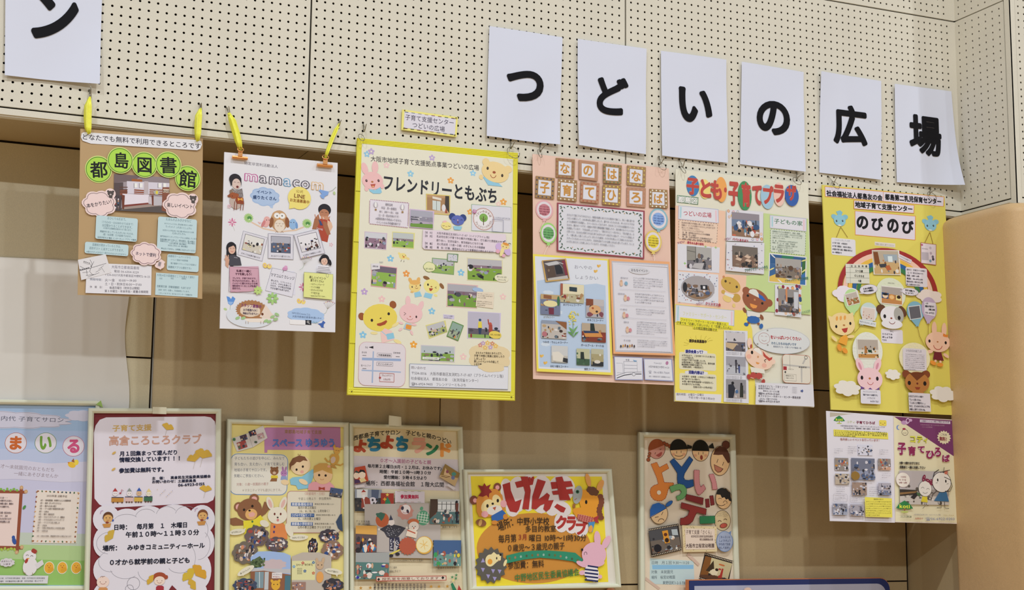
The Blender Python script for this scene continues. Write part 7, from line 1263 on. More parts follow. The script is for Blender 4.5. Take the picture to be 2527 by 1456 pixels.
# ---- 2: maroon poster
P = framed('maroon framed poster with white cloud panels and ginkgo leaves', [(218, 1007), (545, 1008.5), (541, 1500), (206, 1500)], 13, '74272f', bottom=(375, 1500), dy=.018)
b = P.art('cloud_panel', label='upper white panel with rounded corners'); b.q([(231.5, 1068), (236, 1050), (246, 1036), (262, 1030), (505, 1027.5), (520, 1030), (530, 1040), (532, 1052), (530, 1222), (526, 1234), (512, 1241), (290, 1252), (262, 1253), (245, 1245), (233, 1230)], 'd8d3e0', .0005)
b.t('子育て支援', 277, 1057, 374, 1054.5, 16.5, 'c9a862', .03); b.t('高倉ころころクラブ', 268, 1087.7, 497.5, 1083.5, 25, 'b5836c', .03); b.t('高倉ころころクラブ', 268, 1087.7, 497.5, 1083.5, 25, 'c9a294', 0)
for tt, x0, y0, x1, y1, hh, bb in (('月１回集まって遊んだり', 295, 1120, 439, 1116, 12.5, .04), ('情報交換しています！！！', 294.3, 1135, 452, 1130.5, 12.5, .04), ('参加費は無料です。', 293.5, 1161.5, 412, 1158, 12.5, .04), ('主　催：　高倉民生児童委員協議会', 374.8, 1180.5, 520, 1175, 8, .03), ('お問い合わせ：土屋委員長', 374.8, 1189, 484, 1185.8, 8, .03), ('06-6923-0155', 439.6, 1197, 505, 1193.5, 9, .03)): b.t(tt, x0, y0, x1, y1, hh, '1e2440', bb)
def ginkgo(b, x, y, r, rot, c='cda844', stem=True):
    P_ = [(0, 0)]+[(r*(1+.05*(k % 2))*cos(radians(-155+k*13))*(1 if k != 5 else .8), r*(1+.05*(k % 2))*sin(radians(-155+k*13))*(1 if k != 5 else .75)) for k in range(11)]
    b.poly([b.P2(x, y, px, py, rot) for px, py in P_], c)
    if stem: b.l([(0, 0), (-r*.2*cos(radians(rot)), r*.9)], .6, 'b0a48a', rel=(x, y))
for x, y, r, rot in ((411, 1061, 17, 20), (481, 1139, 20, -20), (499, 1131, 24, 12), (506, 1214, 17, 5)): lf = P.art('ginkgo_cutout'); ginkgo(lf, x, y, r, rot)
for x, y in ((281, 1117.7), (280, 1158)): lf = P.art('leaf_cutout'); lf.e(x, y, 5.5, 2.6, 'cda95c', -35, n=10)
b = P.art('toy_train_cutout', label='little train of four coloured wagons with animals')
for x, y, w_, c in ((275, 1227, 30, 'b9853c'), (308, 1226, 21, 'd0b0ac'), (331, 1226, 21, 'c9a64c'), (355, 1225, 21, '3f6a50')):
    b.r(x, y, w_, 12, c); b.r(x, y-.5, w_, 2, '2c3450'); [b.e(x+4+i*(w_-8)/2, y+13, 2, 2, '5a3c34', n=8) for i in range(3)]
for x, y, c, h_ in ((284, 1218, 'ded8dc', 'a83838'), (319, 1218, 'ded8dc', '8d9490'), (343, 1217, 'cfae8c', '3558a8'), (367, 1219, 'ded8c6', 'd9c68a')): b.e(x, y, 6.5, 6, c); b.q([(x-6, y-5), (x+6, y-5), (x, y-14)], h_); eyes(b, x, y, 2.4, .7, '2a2426')
b.e(296.5, 1217, 2.4, 1.8, 'a03040'); b.l([(299, 1216), (300, 1208), (304, 1211)], 1.2, 'a03040')
for i in range(12): b.star(388+(i*37 % 40), 1208+(i*23 % 20), 1.5, ['c9b28c', '9a9cb0'][i % 2])
b = P.art('cloud_panel', label='lower white scalloped cloud panel')
for x, y, rx, ry in ((262, 1280, 33, 34), (312, 1285, 38, 30), (365, 1280, 42, 32), (430, 1276, 48, 31), (497, 1282, 33, 36), (257, 1337, 27, 38), (500, 1340, 29, 40), (258, 1405, 28, 34), (497, 1410, 24, 42), (262, 1470, 34, 36), (482, 1470, 30, 40)): b.e(x, y, rx, ry, 'd7d4e0', n=26)
b.q([(250, 1275), (505, 1270), (508, 1500), (245, 1500)], 'd7d4e0')
for x, y, rx, ry, a0, a1 in ((312, 1288, 32, 19, 200, 320), (360, 1280, 27, 24, 190, 320), (411, 1272, 26, 22, 190, 325), (459, 1271, 27, 22, 190, 320), (490, 1308, 23, 28, 290, 400), (490, 1345, 28, 36, 300, 450), (462, 1378, 20, 32, 300, 460), (270, 1340, 32, 27, 95, 265), (273, 1385, 30, 26, 80, 240), (310, 1400, 38, 28, 50, 165), (370, 1405, 30, 30, 60, 170), (445, 1396, 30, 18, 20, 160)): b.arc(x, y, rx, ry, a0, a1, .8, '8d8c98')
for x, y, r in ((329, 1440, 15.5), (319, 1453, 10)): b.ring(x, y, r, r, .9, '7c7b86')
for tt, x0, y0, x1, y1 in (('日時：　毎月第　１　木曜日', 279.5, 1301.5, 463, 1295), ('午前１０時～１１時３０分', 309.5, 1319.7, 491, 1313), ('場所：　みゆきコミュニティーホール', 252.8, 1353, 505, 1345.5), ('０才から就学前の親と子ども', 268, 1388, 469, 1382)): b.t(tt, x0, y0, x1, y1, 14.5, '181c30', .035)
b = P.art('child_cutout', label='two singing children at the top corners of the cloud')
for x, y, hc in ((266, 1278, '5f3c24'), (499.5, 1272, '7a4a2c')):
    b.e(x-11, y, 2.6, 3, '3c56a8', n=8); b.e(x+12, y+6, 2.6, 3, '3c56a8', n=8); kids_face(b, x, y, 12.5, hc, 'd0a468'); b.q([(x-14, y+15), (x+8, y+13), (x+5, y+23), (x-10, y+24)], 'c08a4a'); b.e(x-2, y+11, 4, 2.4, '8a3c2c'); b.l([(x-19, y-10), (x-17, y-17), (x-12, y-18)], 1.1, 'a06a9c')
b = P.art('child_cutout', label='bald baby and a red-haired girl at the bottom of the poster'); b.e(253.6, 1436, 15.5, 14.5, 'e3cdc4'); eyes(b, 253.6, 1436, 7, 1, '5a3a30'); smile(b, 253.6, 1437.5, 6, 4, 1, '9a5a48'); b.arc(251, 1427, 4, 5, 200, 300, 1, '6a4c44'); b.arc(256, 1427, 4, 5, 200, 300, 1, '6a4c44'); b.cl(253.6, 1456, 13, 8, 'c98f5c', n=4)
b.e(393, 1424, 17, 12, '9c4a30'); b.e(376.5, 1424, 4, 5, '9c4a30'); b.e(410, 1424, 4, 5, '9c4a30'); b.e(393, 1433, 13.5, 11, 'e3d0c4'); eyes(b, 393, 1433, 6, .9, '5a3a30'); smile(b, 393, 1435, 5, 4, 1, '9a5a48'); b.cl(394, 1452, 11, 8, 'a0303c', n=4); b.q([(424, 1444), (416, 1456), (436, 1456)], '74272f')
for x, y, r, rot, c in ((278, 1328, 20, -55, 'c3a544'), (474, 1426, 24, -45, 'c9ae3c'), (482, 1420, 26, 45, 'cc9a34'), (482, 1436, 18, -120, 'c9a43c'), (377, 1434, 15, -60, 'c9a43c')): lf = P.art('ginkgo_cutout'); ginkgo(lf, x, y, r, rot, c, False)
P.done()
# ---- 3: yellow poster with pink banner
P = framed('pale yellow framed poster with a purple banner, brown bear and white rabbit', [(559, 1034), (859, 1042.5), (859, 1500), (551, 1500)], 12, 'e0d48c', bottom=(705, 1500), dy=.002)
b = P.art('banner_cutout'); b.q([(652, 1057), (656, 1055), (832, 1054), (832, 1050), (839.6, 1050.5), (840.5, 1110.6), (659.8, 1110), (659, 1117), (652.5, 1117)], 'b57fae', .0005); b.t('東都島地域子育て支援', 702, 1065, 794, 1066.5, 10, '9a7656', .02); b.t('スペース ゆうゆう', 671, 1092.5, 827.5, 1092.5, 22, '4a6cc0', .05); b.t('スペース ゆうゆう', 671, 1092.5, 827.5, 1092.5, 22, '6a8ad4', 0)
b = P.art('booklet_cutout'); b.q([(571.4, 1082), (612, 1069), (649, 1050), (659.8, 1081), (623.5, 1104), (584.3, 1115)], 'cfcbca', .0006); b.l([(612, 1069), (623.5, 1104)], 1, 'a8a4a4')
for x, y, r_, sd in ((601, 1080, 9, 1), (623, 1069, 9, 2), (643, 1076, 9, 3), (597, 1098, 12, 4)): b.photo(x, y, r_*1.9, r_*1.5, [(0, ['4a3c50', '33304a', 'b9969c', 'a04a48'][sd-1])], PAL_P, 8, sd, rot=-20, big=.35, y0=0)
b.cl(577.5, 1084.5, 4, 4, '4a7a50', n=4); b.cl(631, 1091, 4, 3, '4a5a4c', n=4)
b = P.art('speech_card', label='white rounded card with a blue outline'); b.r(568.4, 1118, 146, 103, 'dddbd2', rad=18, t=.0005); b.frame(570, 1119.5, 143, 100, 1.6, '5f84ac', rad=17)
for i, (tt, x1) in enumerate((('子どもたちの遊びを中心に、みんなで', 702.5), ('育ち合い、支え合い、子育てを楽しむ', 702.5), ('地域の子育てサロンです。', 662.5), ('気軽にご参加ください。', 655.5))): b.t(tt, 578.5-i*.4, 1131+i*14.4, x1, 1130.5+i*14.4, 8.6, '5f6478', .008)
b.t('対象：０歳～就園前の親子', 583.5, 1195.5, 663, 1194, 8, 'b0807c', .004); b.t('＊マタニティママも遊びにきてネ。', 597, 1210, 698, 1209, 7.6, '9c8c84', .004)
b.e(677, 1163, 10.5, 10, '8c6040'); b.e(670, 1154.5, 3, 3, '8c6040'); b.e(684, 1154.5, 3, 3, '8c6040'); b.e(677, 1167, 4, 3.5, 'c9b09c'); b.q([(669, 1173), (685, 1173), (686, 1180), (668, 1180)], 'd9c43c'); b.q([(670, 1180), (684, 1180), (683, 1188), (666, 1188)], '8c6040'); b.e(700.5, 1168, 8, 8, 'b07fb4'); b.e(698, 1158, 2.4, 7, 'b07fb4', -8); b.e(705, 1158, 2.4, 7, 'b07fb4', 12); b.q([(694, 1175), (707, 1175), (708, 1185), (692, 1184)], '8d9cc9'); eyes(b, 677, 1162, 4, .9); eyes(b, 700.5, 1168, 3, .8)
b = P.art('boy_cutout', label='brown-haired boy in a blue shirt'); b.q([(715, 1183), (722, 1178), (745, 1176), (771, 1158), (776, 1164), (770, 1185), (760, 1205), (735, 1208), (730, 1198), (717, 1196)], '86bfd8', .0003); b.e(703, 1190, 10, 6.5, 'e6cda4', 10); b.e(741, 1148, 25, 24, 'e6cda8', -10, t=.0003); b.q([(715, 1162), (714, 1145), (722, 1131), (738, 1124), (752, 1127), (759, 1138), (748, 1136), (740, 1141), (732, 1140), (725, 1147), (719, 1150)], '7c5238'); b.l([(737, 1123), (735, 1120)], 1, '7c5238'); b.l([(738, 1123), (742, 1121)], 1, '7c5238'); b.e(731.5, 1159, 2.6, 3, '2a1c16'); b.e(747, 1151.5, 2.6, 3, '2a1c16'); b.e(745, 1164.5, 4.5, 4, 'e0a69c')
b = P.art('girl_cutout', label='fair-haired girl in a pink shirt with a red bow'); b.q([(759.5, 1210), (761, 1195), (772, 1189), (812, 1188), (824, 1200), (824, 1211)], 'e3a4b0', .0003); b.e(748, 1189, 12, 6, 'e6cba4', 25); b.e(796.5, 1172, 23.5, 23, 'e3c094', t=.0003); b.q([(772.5, 1168), (775, 1150), (788, 1143), (806, 1143), (818, 1155), (820, 1170), (808, 1166), (795, 1160)], 'c79c54'); b.q([(809, 1150), (822, 1144), (831, 1156), (822, 1154)], 'b98c48'); b.e(811, 1151, 4, 3, 'dfa48c'); b.e(787, 1172.5, 2.8, 3, '2a1c16'); b.e(803, 1173.5, 2.8, 3, '2a1c16'); smile(b, 794, 1180, 5, 4, 1, 'b0704c'); b.q([(786, 1201), (793.5, 1204), (801, 1202), (801, 1210), (793.5, 1207), (786, 1210)], 'a84434')
b = P.art('kangaroo_cutout'); b.e(825, 1133, 11, 15, 'c79a48', 20); b.e(821, 1135, 6, 8.5, 'c9b4a4', 15); b.e(831, 1112, 8, 8.5, 'cf9f4c'); b.e(824.5, 1103, 3, 6, 'cf9f4c', -5); b.e(841, 1107, 6, 3, 'cf9f4c', -20); b.l([(828, 1145), (840, 1148), (846, 1144)], 3, 'c79a48'); b.l([(816, 1138), (808, 1139), (801, 1130)], 3.4, 'c79a48'); b.l([(820, 1120), (813, 1128)], 2.6, 'c79a48'); b.arc(829, 1110, 2, 1.5, 20, 160, .8, '5a3c1c'); b.arc(835, 1111, 2, 1.5, 20, 160, .8, '5a3c1c')
b = P.art('schedule_card'); b.r(708, 1211, 137, 104, 'ddd7c6', rad=10, t=.0005); b.frame(709, 1212, 135, 102, 1.4, 'b0786c', rad=9)
b.t('《開催場所・日程》', 748, 1218, 805, 1218.5, 8, 'bf8c84', .006); b.t('午前１０時より　参加費無料', 736, 1231, 817.5, 1230.3, 7.4, '6a665e', .008)
for y, x1, tt, s_, sub in ((1244.3, 772, '東都島福祉会館', '都島区東島本通2-2-21', ('毎月の第２火曜日', 735, 1252.8, 780)), (1271.2, 775.7, 'ひがみや児童センター', '都島区東島本通2-18-12', ('６、11月の第２土曜日', 734.6, 1280, 791)), (1292.8, 772, '東都島小学校講堂', '都島区東島本通2-11-20', ('12月の第２土曜日 クリスマス会', 734, 1301, 816.7))):
    b.r(718, y-4.2, x1-718, 8.6, '2f5a9c'); b.t(tt, 719.5, y, x1-1.5, y, 7.6, 'd3d8e6', .03); b.t(s_, x1+4, y-.3, x1+52, y-.3, 4.6, '7c7a74', .006); b.t(sub[0], sub[1], sub[2], sub[3], sub[2], 7.2, '5c584f', .008)
b.t('（６、８、11、12、１月を除く）', 735, 1261.3, 816, 1260.7, 7.2, '5f5a56', .008)
b = P.art('corner_photo'); b.photo(828.5, 1216, 31, 22, [(0, '4a5c84'), (.6, '5a5c66')], PAL_D, 14, 90, rot=8, big=.25, y0=.2); b.q([(833, 1303), (828, 1288), (838, 1270), (843, 1268), (845, 1312), (838, 1308)], '3f5270')
b = P.art('bear_cutout', label='waving brown bear in a yellow shirt'); b.q([(563, 1290), (565, 1280), (582, 1277), (602, 1286), (600, 1296), (575, 1297)], '8a5f42', .0003); b.q([(640, 1273), (648, 1250), (652, 1238), (664, 1241), (668, 1252), (655, 1268), (645, 1275)], '8a5f42'); b.q([(600, 1286), (622, 1282), (643, 1271), (650, 1282), (654, 1310), (645, 1330), (603, 1322)], 'e0d43c'); b.e(588.5, 1251, 11.5, 12, '8a5f42'); b.e(587.5, 1251, 6, 7, 'dfaaa8'); b.e(626.8, 1230, 12, 11.5, '8a5f42'); b.e(627, 1231, 7, 6, 'dfaaa8'); b.e(615.5, 1257, 30.5, 27, '8a5f42', -12, t=.0003); b.e(619.7, 1269, 14.8, 13.5, 'dcae6e', -8); b.e(615.5, 1260, 3, 2.4, '2a1c16'); b.e(602, 1258, 3, 3.4, '2a1c16'); b.e(622.5, 1249, 3, 3.4, '2a1c16'); b.q([(612, 1268), (623, 1263), (630, 1268), (626, 1275), (616, 1276)], 'dfa8a0')
for x, y in ((622.5, 1287), (626, 1297.5)): b.e(x, y, 2.4, 2.8, '4f7a4a')
b = P.art('rabbit_cutout', label='white rabbit in an orange waistcoat'); b.q([(668, 1291), (699, 1291), (706, 1304), (709, 1330), (665, 1330)], 'd98850', .0003); b.e(652, 1292, 12, 8, 'dfdac9', 25); b.e(713, 1308, 8, 18, 'dfdac9', -25); b.e(665.5, 1242, 8, 17, 'e0dbcc', -20); b.e(666, 1243, 4, 11, 'dbb4ae', -20); b.e(698, 1242, 8, 17, 'e0dbcc', 20); b.e(698, 1243, 4, 11, 'dbb4ae', 20); b.e(684, 1272, 24, 21, 'e3decf', t=.0003); b.e(677, 1268.5, 2.2, 3.2, '6a2c24'); b.e(692, 1268.5, 2.2, 3.2, '6a2c24'); b.e(684.5, 1277, 2.5, 2, '4a3c38'); b.e(685, 1283.5, 3.2, 3.6, 'd08888')
for x, y in ((676.5, 1300), (675.5, 1312.5)): b.e(x, y, 2.2, 3.2, '4a3c7c')
MX = ['26242c', '3c3842', '6a5a58', 'c9b09c', 'd8d2d4', 'a04a44', '2f4a84', '8d8290', 'e0dcd8', '7a5a48', 'c98a6a']
for i, (x, y, w_, h_, bg, sd) in enumerate(((633, 1323, 62, 54, '6a5c5c', 91), (682, 1343, 58, 38, '5a5058', 92), (604, 1364, 66, 58, '6f665c', 93), (811, 1323, 52, 36, '4a4450', 94), (772, 1349, 26, 44, '2a262c', 95), (819, 1358, 56, 50, '8a7060', 96))):
    k = P.art('cloud_photo'); k.photo(x, y, w_, h_, [(0, bg)], MX, 40, sd, shape='cl', big=.2, y0=.05)
b = P.art('arch_photo', label='arched photograph of a building with a blue sky'); b.q([(617, 1375), (635, 1361), (665, 1360), (700, 1364), (716, 1371), (716, 1456), (617, 1456)], '9ab4e0'); b.q([(617, 1385), (640, 1372), (652, 1388), (640, 1400), (617, 1402)], '56684a'); b.cl(675, 1393, 32, 14, 'c3b3b9', n=9); b.q([(617, 1402), (716, 1404), (716, 1415), (617, 1410)], 'b9bac0'); b.q([(617, 1410), (650, 1408), (716, 1418), (716, 1456), (617, 1456)], '8a5c44'); b.r(628, 1411, 22, 40, '7c94a0'); b.r(652, 1411, 10, 44, 'b9c0c6'); b.l([(639, 1411), (639, 1450)], 1.4, 'dfe3e8'); b.r(670, 1413, 25, 14, 'dcd8da'); b.t('ようこそスペース', 672, 1417, 693, 1418, 4, '4a4a66', .02); b.t('ゆうゆうへ', 672, 1423, 690, 1424, 4, 'a04a48', .02); b.r(702, 1420, 14, 36, '4a7484'); b.e(679, 1444, 11, 12, 'd9a93c'); b.e(670, 1434, 3.5, 5, 'd9a93c', -30); b.e(687, 1434, 3.5, 5, 'd9a93c', 30); eyes(b, 679, 1442, 4.5, 1.2)
rnd = random.Random(5)
for i in range(30): b.e(622+rnd.uniform(0, 30), 1378+rnd.uniform(0, 22), 2.4, 1.8, rnd.choice(['3f5234', '6a8050', '2f3f2a']), n=6)
b = P.art('arch_photo', label='arched grey photograph of a small wall poster and an orange rabbit'); b.q([(718.5, 1373), (745, 1363), (785, 1363), (816, 1372), (816, 1456), (718.5, 1456)], 'b9b0a6'); b.q([(719.5, 1384), (777, 1383), (776, 1431), (718.5, 1431)], 'd9d7a4'); b.t('スペース「ゆうゆう」', 729, 1394, 773, 1393, 6.4, '5a4a2c', .03)
for x, y, c in ((746, 1389, 'c0584c'), (772, 1388, '3c6a9c'), (724, 1398, '6a9cc9'), (751, 1409, '2f5a94'), (772, 1414, 'c0603c')): b.fl(x, y, 4, c)
for i in range(4): b.h('あそびにきてね', 732, 1403+i*4, 12, 3.4, '5a5a4c', .01)
b.e(788, 1424, 9, 14, 'dba05c'); b.e(788, 1395, 9.5, 10, 'c3a88a'); b.e(781, 1384, 3.5, 8, 'c3a88a', -10); b.e(796, 1383, 3.5, 8, 'c3a88a', 12); eyes(b, 788, 1394, 4.5, 1.2); b.photo(736, 1446, 34, 20, [(0, '9a7a70')], MX, 14, 99, big=.25, y0=0)
for x, y, w_, sd in ((603, 1444, 62, 97), (820, 1444, 54, 98)):
    k = P.art('cloud_photo'); k.photo(x, y, w_, 36, [(0, '3f4a64' if sd == 97 else '3a3840')], MX, 34, sd, shape='cl', big=.22, y0=.05)
for x, y, rx, rot, tt, tl in ((584, 1312.5, 20, -8, 'おりがみしょ♪', [(600, 1306), (606, 1302), (602, 1313)]), (736.5, 1326.5, 23, -3, 'わかいてくるよ', [(755, 1323), (760, 1322), (756, 1330)]), (605, 1408, 23, -30, 'あついしい！', [(596, 1410), (598, 1422), (606, 1412)]), (821, 1410, 22, 10, 'みんなで遊ぼう！', [(824, 1414), (830, 1424), (833, 1414)])):
    k = P.art('speech_balloon'); k.q(tl, 'dcd8c6'); k.e(x, y, rx, 7.5 if rot > -20 else 8, 'dcd8c6', rot); k.push(x, y, rot); k.t(tt, -rx*.7, 0, rx*.65, 0, 5, '4a4a3c', .02); k.pop()
P.done()
# ---- 4: cream craft poster
P = framed('cream framed poster with red and blue title letters and a big photograph of felt crafts', [(860, 1044), (1139, 1053), (1153, 1500), (862, 1500)], 11, 'dbd0b2', bottom=(1005, 1500), dy=.001)
b = P.art('text_panel'); b.q([(873, 1124.4), (1129.5, 1134), (1134, 1212), (873.4, 1204.5)], 'cfc7cd', .0002)
h = P.art('heading'); h.t('西都島子育てサロン　子どもと親のつどい', 871, 1082, 1114, 1092, 13, '2c2824', .02, curve=20)
for ch, x0, y0, x1, y1, c, r_ in (('よ', 872, 1084, 905, 1117, 'b04a30', 8), ('ち', 905, 1078, 940, 1114, '2f7ca4', 3), ('よ', 939, 1074, 972, 1108, 'b04a30', 8), ('ち', 975, 1076, 1008, 1114, '2f7ca4', 12), ('ラ', 1016, 1080, 1052, 1119, 'dfa696', 0), ('ン', 1050, 1093, 1083, 1123, '2f8058', -6), ('ド', 1086, 1093, 1114, 1128, 'dd9448', 0)):
    k = P.art('title_character'); k.fit(ch, x0, y0, x1, y1, c, .07, rot=r_)
for tt, x0, y0, x1, y1, hh, c, bb in (('０才～入園前の子どもと親', 937, 1136, 1064, 1141, 11, '9c4a78', .014), ('毎月第２土曜日(8月・１２月は、お休みです)', 907, 1149.5, 1089.5, 1156, 9.5, '2a2830', .03), ('時間：午前１０時～11時３０分', 936.6, 1163.7, 1063.7, 1167, 9.5, '2a2830', .03), ('受付開始：９時４５分より', 946.7, 1177.3, 1054, 1179.7, 9.5, '2a2830', .03), ('場所：西都島福祉会館　１階大広間', 902, 1191.8, 1096, 1196.3, 13, '2a2830', .012)): b.t(tt, x0, y0, x1, y1, hh, c, bb)
k = P.art('doll_photo'); k.q([(872.7, 1153.9), (898.3, 1149.3), (906.6, 1187), (872.7, 1194.7)], 'b5482f', .0003); k.e(877, 1174, 7, 8, 'e2cdb9'); k.e(891, 1172, 8.5, 9.5, 'e6d3c0'); k.q([(882, 1168), (886, 1159), (896, 1160), (900, 1168), (891, 1164)], '231f22'); k.q([(872.7, 1166), (876, 1161), (883, 1165), (884, 1168)], '3a4a44'); k.q([(884, 1182), (896, 1179), (902, 1187), (887, 1191)], 'dccb9a'); k.q([(872.7, 1183), (884, 1184), (888, 1191), (872.7, 1194)], '4a3458'); k.q([(874, 1198), (896, 1196), (898, 1202), (875, 1205)], 'd3ccd0')
k = P.art('craft_photo'); k.q([(1095.5, 1144.8), (1131.7, 1168), (1119.6, 1200), (1081, 1176.5)], '8f7440', .0003); k.q([(1084, 1172), (1128, 1180), (1119.6, 1200), (1081, 1176.5)], 'c0a478'); k.q([(1096, 1154), (1104, 1168), (1112, 1177), (1092, 1172)], 'd0b088'); k.e(1101, 1164, 3.4, 4, '8a4a5c'); k.cl(1117, 1170, 6, 5, '4f8a80', n=6); k.e(1115, 1179, 4.5, 5, '6a74a0'); k.l([(1086, 1175), (1098, 1178), (1108, 1176)], 1.4, '6a4428'); k.q([(1103, 1194), (1121, 1204), (1117, 1210), (1100, 1198)], 'd3ccd0')
k = P.art('santa_photo', label='photograph of a person dressed in a red suit with a white sack'); k.q([(873, 1207), (939.7, 1208.5), (938.5, 1262.5), (873.5, 1261.5)], '8f98a8'); k.q([(873, 1229), (939, 1229), (938.5, 1262.5), (873.5, 1261.5)], '3b3c40'); k.q([(878, 1208), (905, 1208), (904, 1230), (878, 1228)], 'd5dbe0'); k.q([(914, 1208), (933, 1209), (930, 1238), (914, 1235)], '55617c'); k.e(917, 1236, 10, 9, 'd5d2e0'); k.q([(889, 1230), (902, 1226), (910, 1232), (913, 1252), (900, 1257), (889, 1253)], '94483c'); k.e(894.5, 1218, 6, 7.5, 'e0d5d2'); k.q([(889, 1215), (894, 1208), (901, 1214)], 'a03c34'); k.q([(891, 1221), (899, 1221), (897, 1232), (893, 1232)], 'e6e2e6'); k.l([(895, 1232), (898, 1252)], 2, 'ddd6d4'); k.r(893, 1252, 20, 3.4, 'ddd6d4')
for i in range(22): k.e(875+(i*13 % 62), 1232+(i*7 % 27), 2.6, 3.2, ['2c2d30', '4d4a48', '6a5f58', '35404a'][i % 4], n=7) if not 888 < 875+(i*13 % 62) < 914 else 0
k = P.art('tree_card', label='dark red card with a green paper tree and a gold star'); k.q([(937, 1216.7), (968.7, 1217.5), (968, 1262.4), (937, 1261.5)], '9c3a30', .0004); k.q([(953, 1225), (960, 1238), (965, 1259), (943, 1258), (948, 1238)], '2f7c5a'); k.star(953, 1221, 5, 'dfc65a'); k.star(946.5, 1232, 5.5, 'd9ae3c', n=4); k.l([(948, 1244), (958, 1246)], 1, '1d5a3c')
k = P.art('fee_card'); k.q([(972, 1211.4), (1045, 1213), (1045, 1241.5), (972, 1240)], 'd2cbd6', .0003); k.t('参加費無料', 985.4, 1225.5, 1030.5, 1226.3, 10.5, 'b0244c', .045)
for i in range(4):
    for y in (1213, 1238.5): k.l([(977+i*17, y), (985+i*17, y+.6)], .8, '8d9a80' if i % 2 else 'b98a80')
k = P.art('crafts_photo', label='big grey photograph of felt fruit and a jester doll'); k.q([(896.6, 1244), (972, 1243), (972, 1241), (1056, 1242), (1057, 1293), (1084, 1294), (1083, 1333), (1065, 1333), (1064, 1377.6), (957, 1376), (956, 1363.5), (926, 1363), (926, 1297), (897, 1295)], 'b3aca8')
k.e(940.5, 1283, 16.5, 18, 'b8603c'); k.q([(925, 1268), (937, 1264), (948, 1268), (944, 1278), (938, 1286), (932, 1278), (927, 1275)], '3f6a5c'); k.e(928, 1269, 3.5, 3, '3f6a5c'); k.e(1041, 1278, 16, 18.5, '5a9c7c'); k.e(1037, 1255, 4, 5, '5a9c7c', 20)
for i in range(4): k.l([(1032+i*7, 1264), (1028+i*7, 1288)], 1.3, 'dfe6dc'); k.l([(1028, 1268+i*6.5), (1054, 1272+i*6.5)], 1.3, 'dfe6dc')
k.star(997, 1263, 21, 'c08a80', n=9, inn=.85); k.e(998, 1257, 12, 12, 'e3dde0'); k.e(990, 1254, 3.5, 5, '3c3848', 10); k.e(1003, 1262, 3, 5, '3c3848', -20); k.arc(997, 1262, 6, 4, 0, 180, 1, 'a04a54')
k.q([(934, 1306), (952, 1296), (967, 1294), (985, 1298), (998, 1303), (990, 1313), (978, 1326), (964, 1330), (952, 1325), (945, 1313)], '3c3c46'); k.e(963, 1289, 7.5, 8, 'dfd6d4'); k.q([(957, 1284), (961, 1270), (967, 1283)], '3c3f54'); k.e(932, 1306, 3, 3, 'dfd6cc'); k.e(1001, 1302, 3, 3, 'dfd6cc'); k.q([(958, 1326), (970, 1328), (968, 1360), (958, 1360)], '33334a'); k.q([(971, 1327), (982, 1325), (986, 1356), (976, 1358)], '33334a')
rnd = random.Random(8)
for i in range(46):
    a_, b_ = rnd.uniform(0, 1), rnd.uniform(0, 1); k.e(950+a_*34, 1300+b_*22, .8, .8, 'b3b3bd', n=5)
    x_ = 960+a_*8 if i % 2 else 973+a_*9; k.e(x_, 1331+b_*25, 1.2, 1.8, 'c9c9d3', n=4)
k.l([(957, 1369), (987, 1355)], 4, 'd9c85c'); k.e(962, 1371, 5.5, 4, '2f2c34'); k.e(978, 1367, 5.5, 4, '2f2c34')
k.e(1017, 1288, 14, 8, 'c06a44'); k.e(1018, 1299, 12.5, 12, 'e3dad3'); eyes(k, 1018, 1299, 3.5, 1); k.e(1018, 1303, 1.5, 2.5, 'b05a44', n=8); k.q([(1002, 1308), (1012, 1302), (1027, 1312), (1024, 1328), (998, 1322)], 'ddd0c0'); k.l([(1002, 1308), (1022, 1316)], 3, 'b55a44'); k.star(1003, 1347, 23, 'b05a44', n=18, inn=.86)
k.e(1044, 1345, 21, 22, 'd8a94c'); k.e(1043, 1344, 18.5, 19.5, 'ecdcb0')
for i in range(6): k.l([(1043, 1344), (1043+11*cos(i*1.05+.3), 1344+12*sin(i*1.05+.3))], 1.5, 'e0b868')
GPH = ['2c2a30', '4a4a54', 'd9d2cc', '7a6a60', 'c9a88c', '3c5a6a', '8d949c', 'a35a4a']
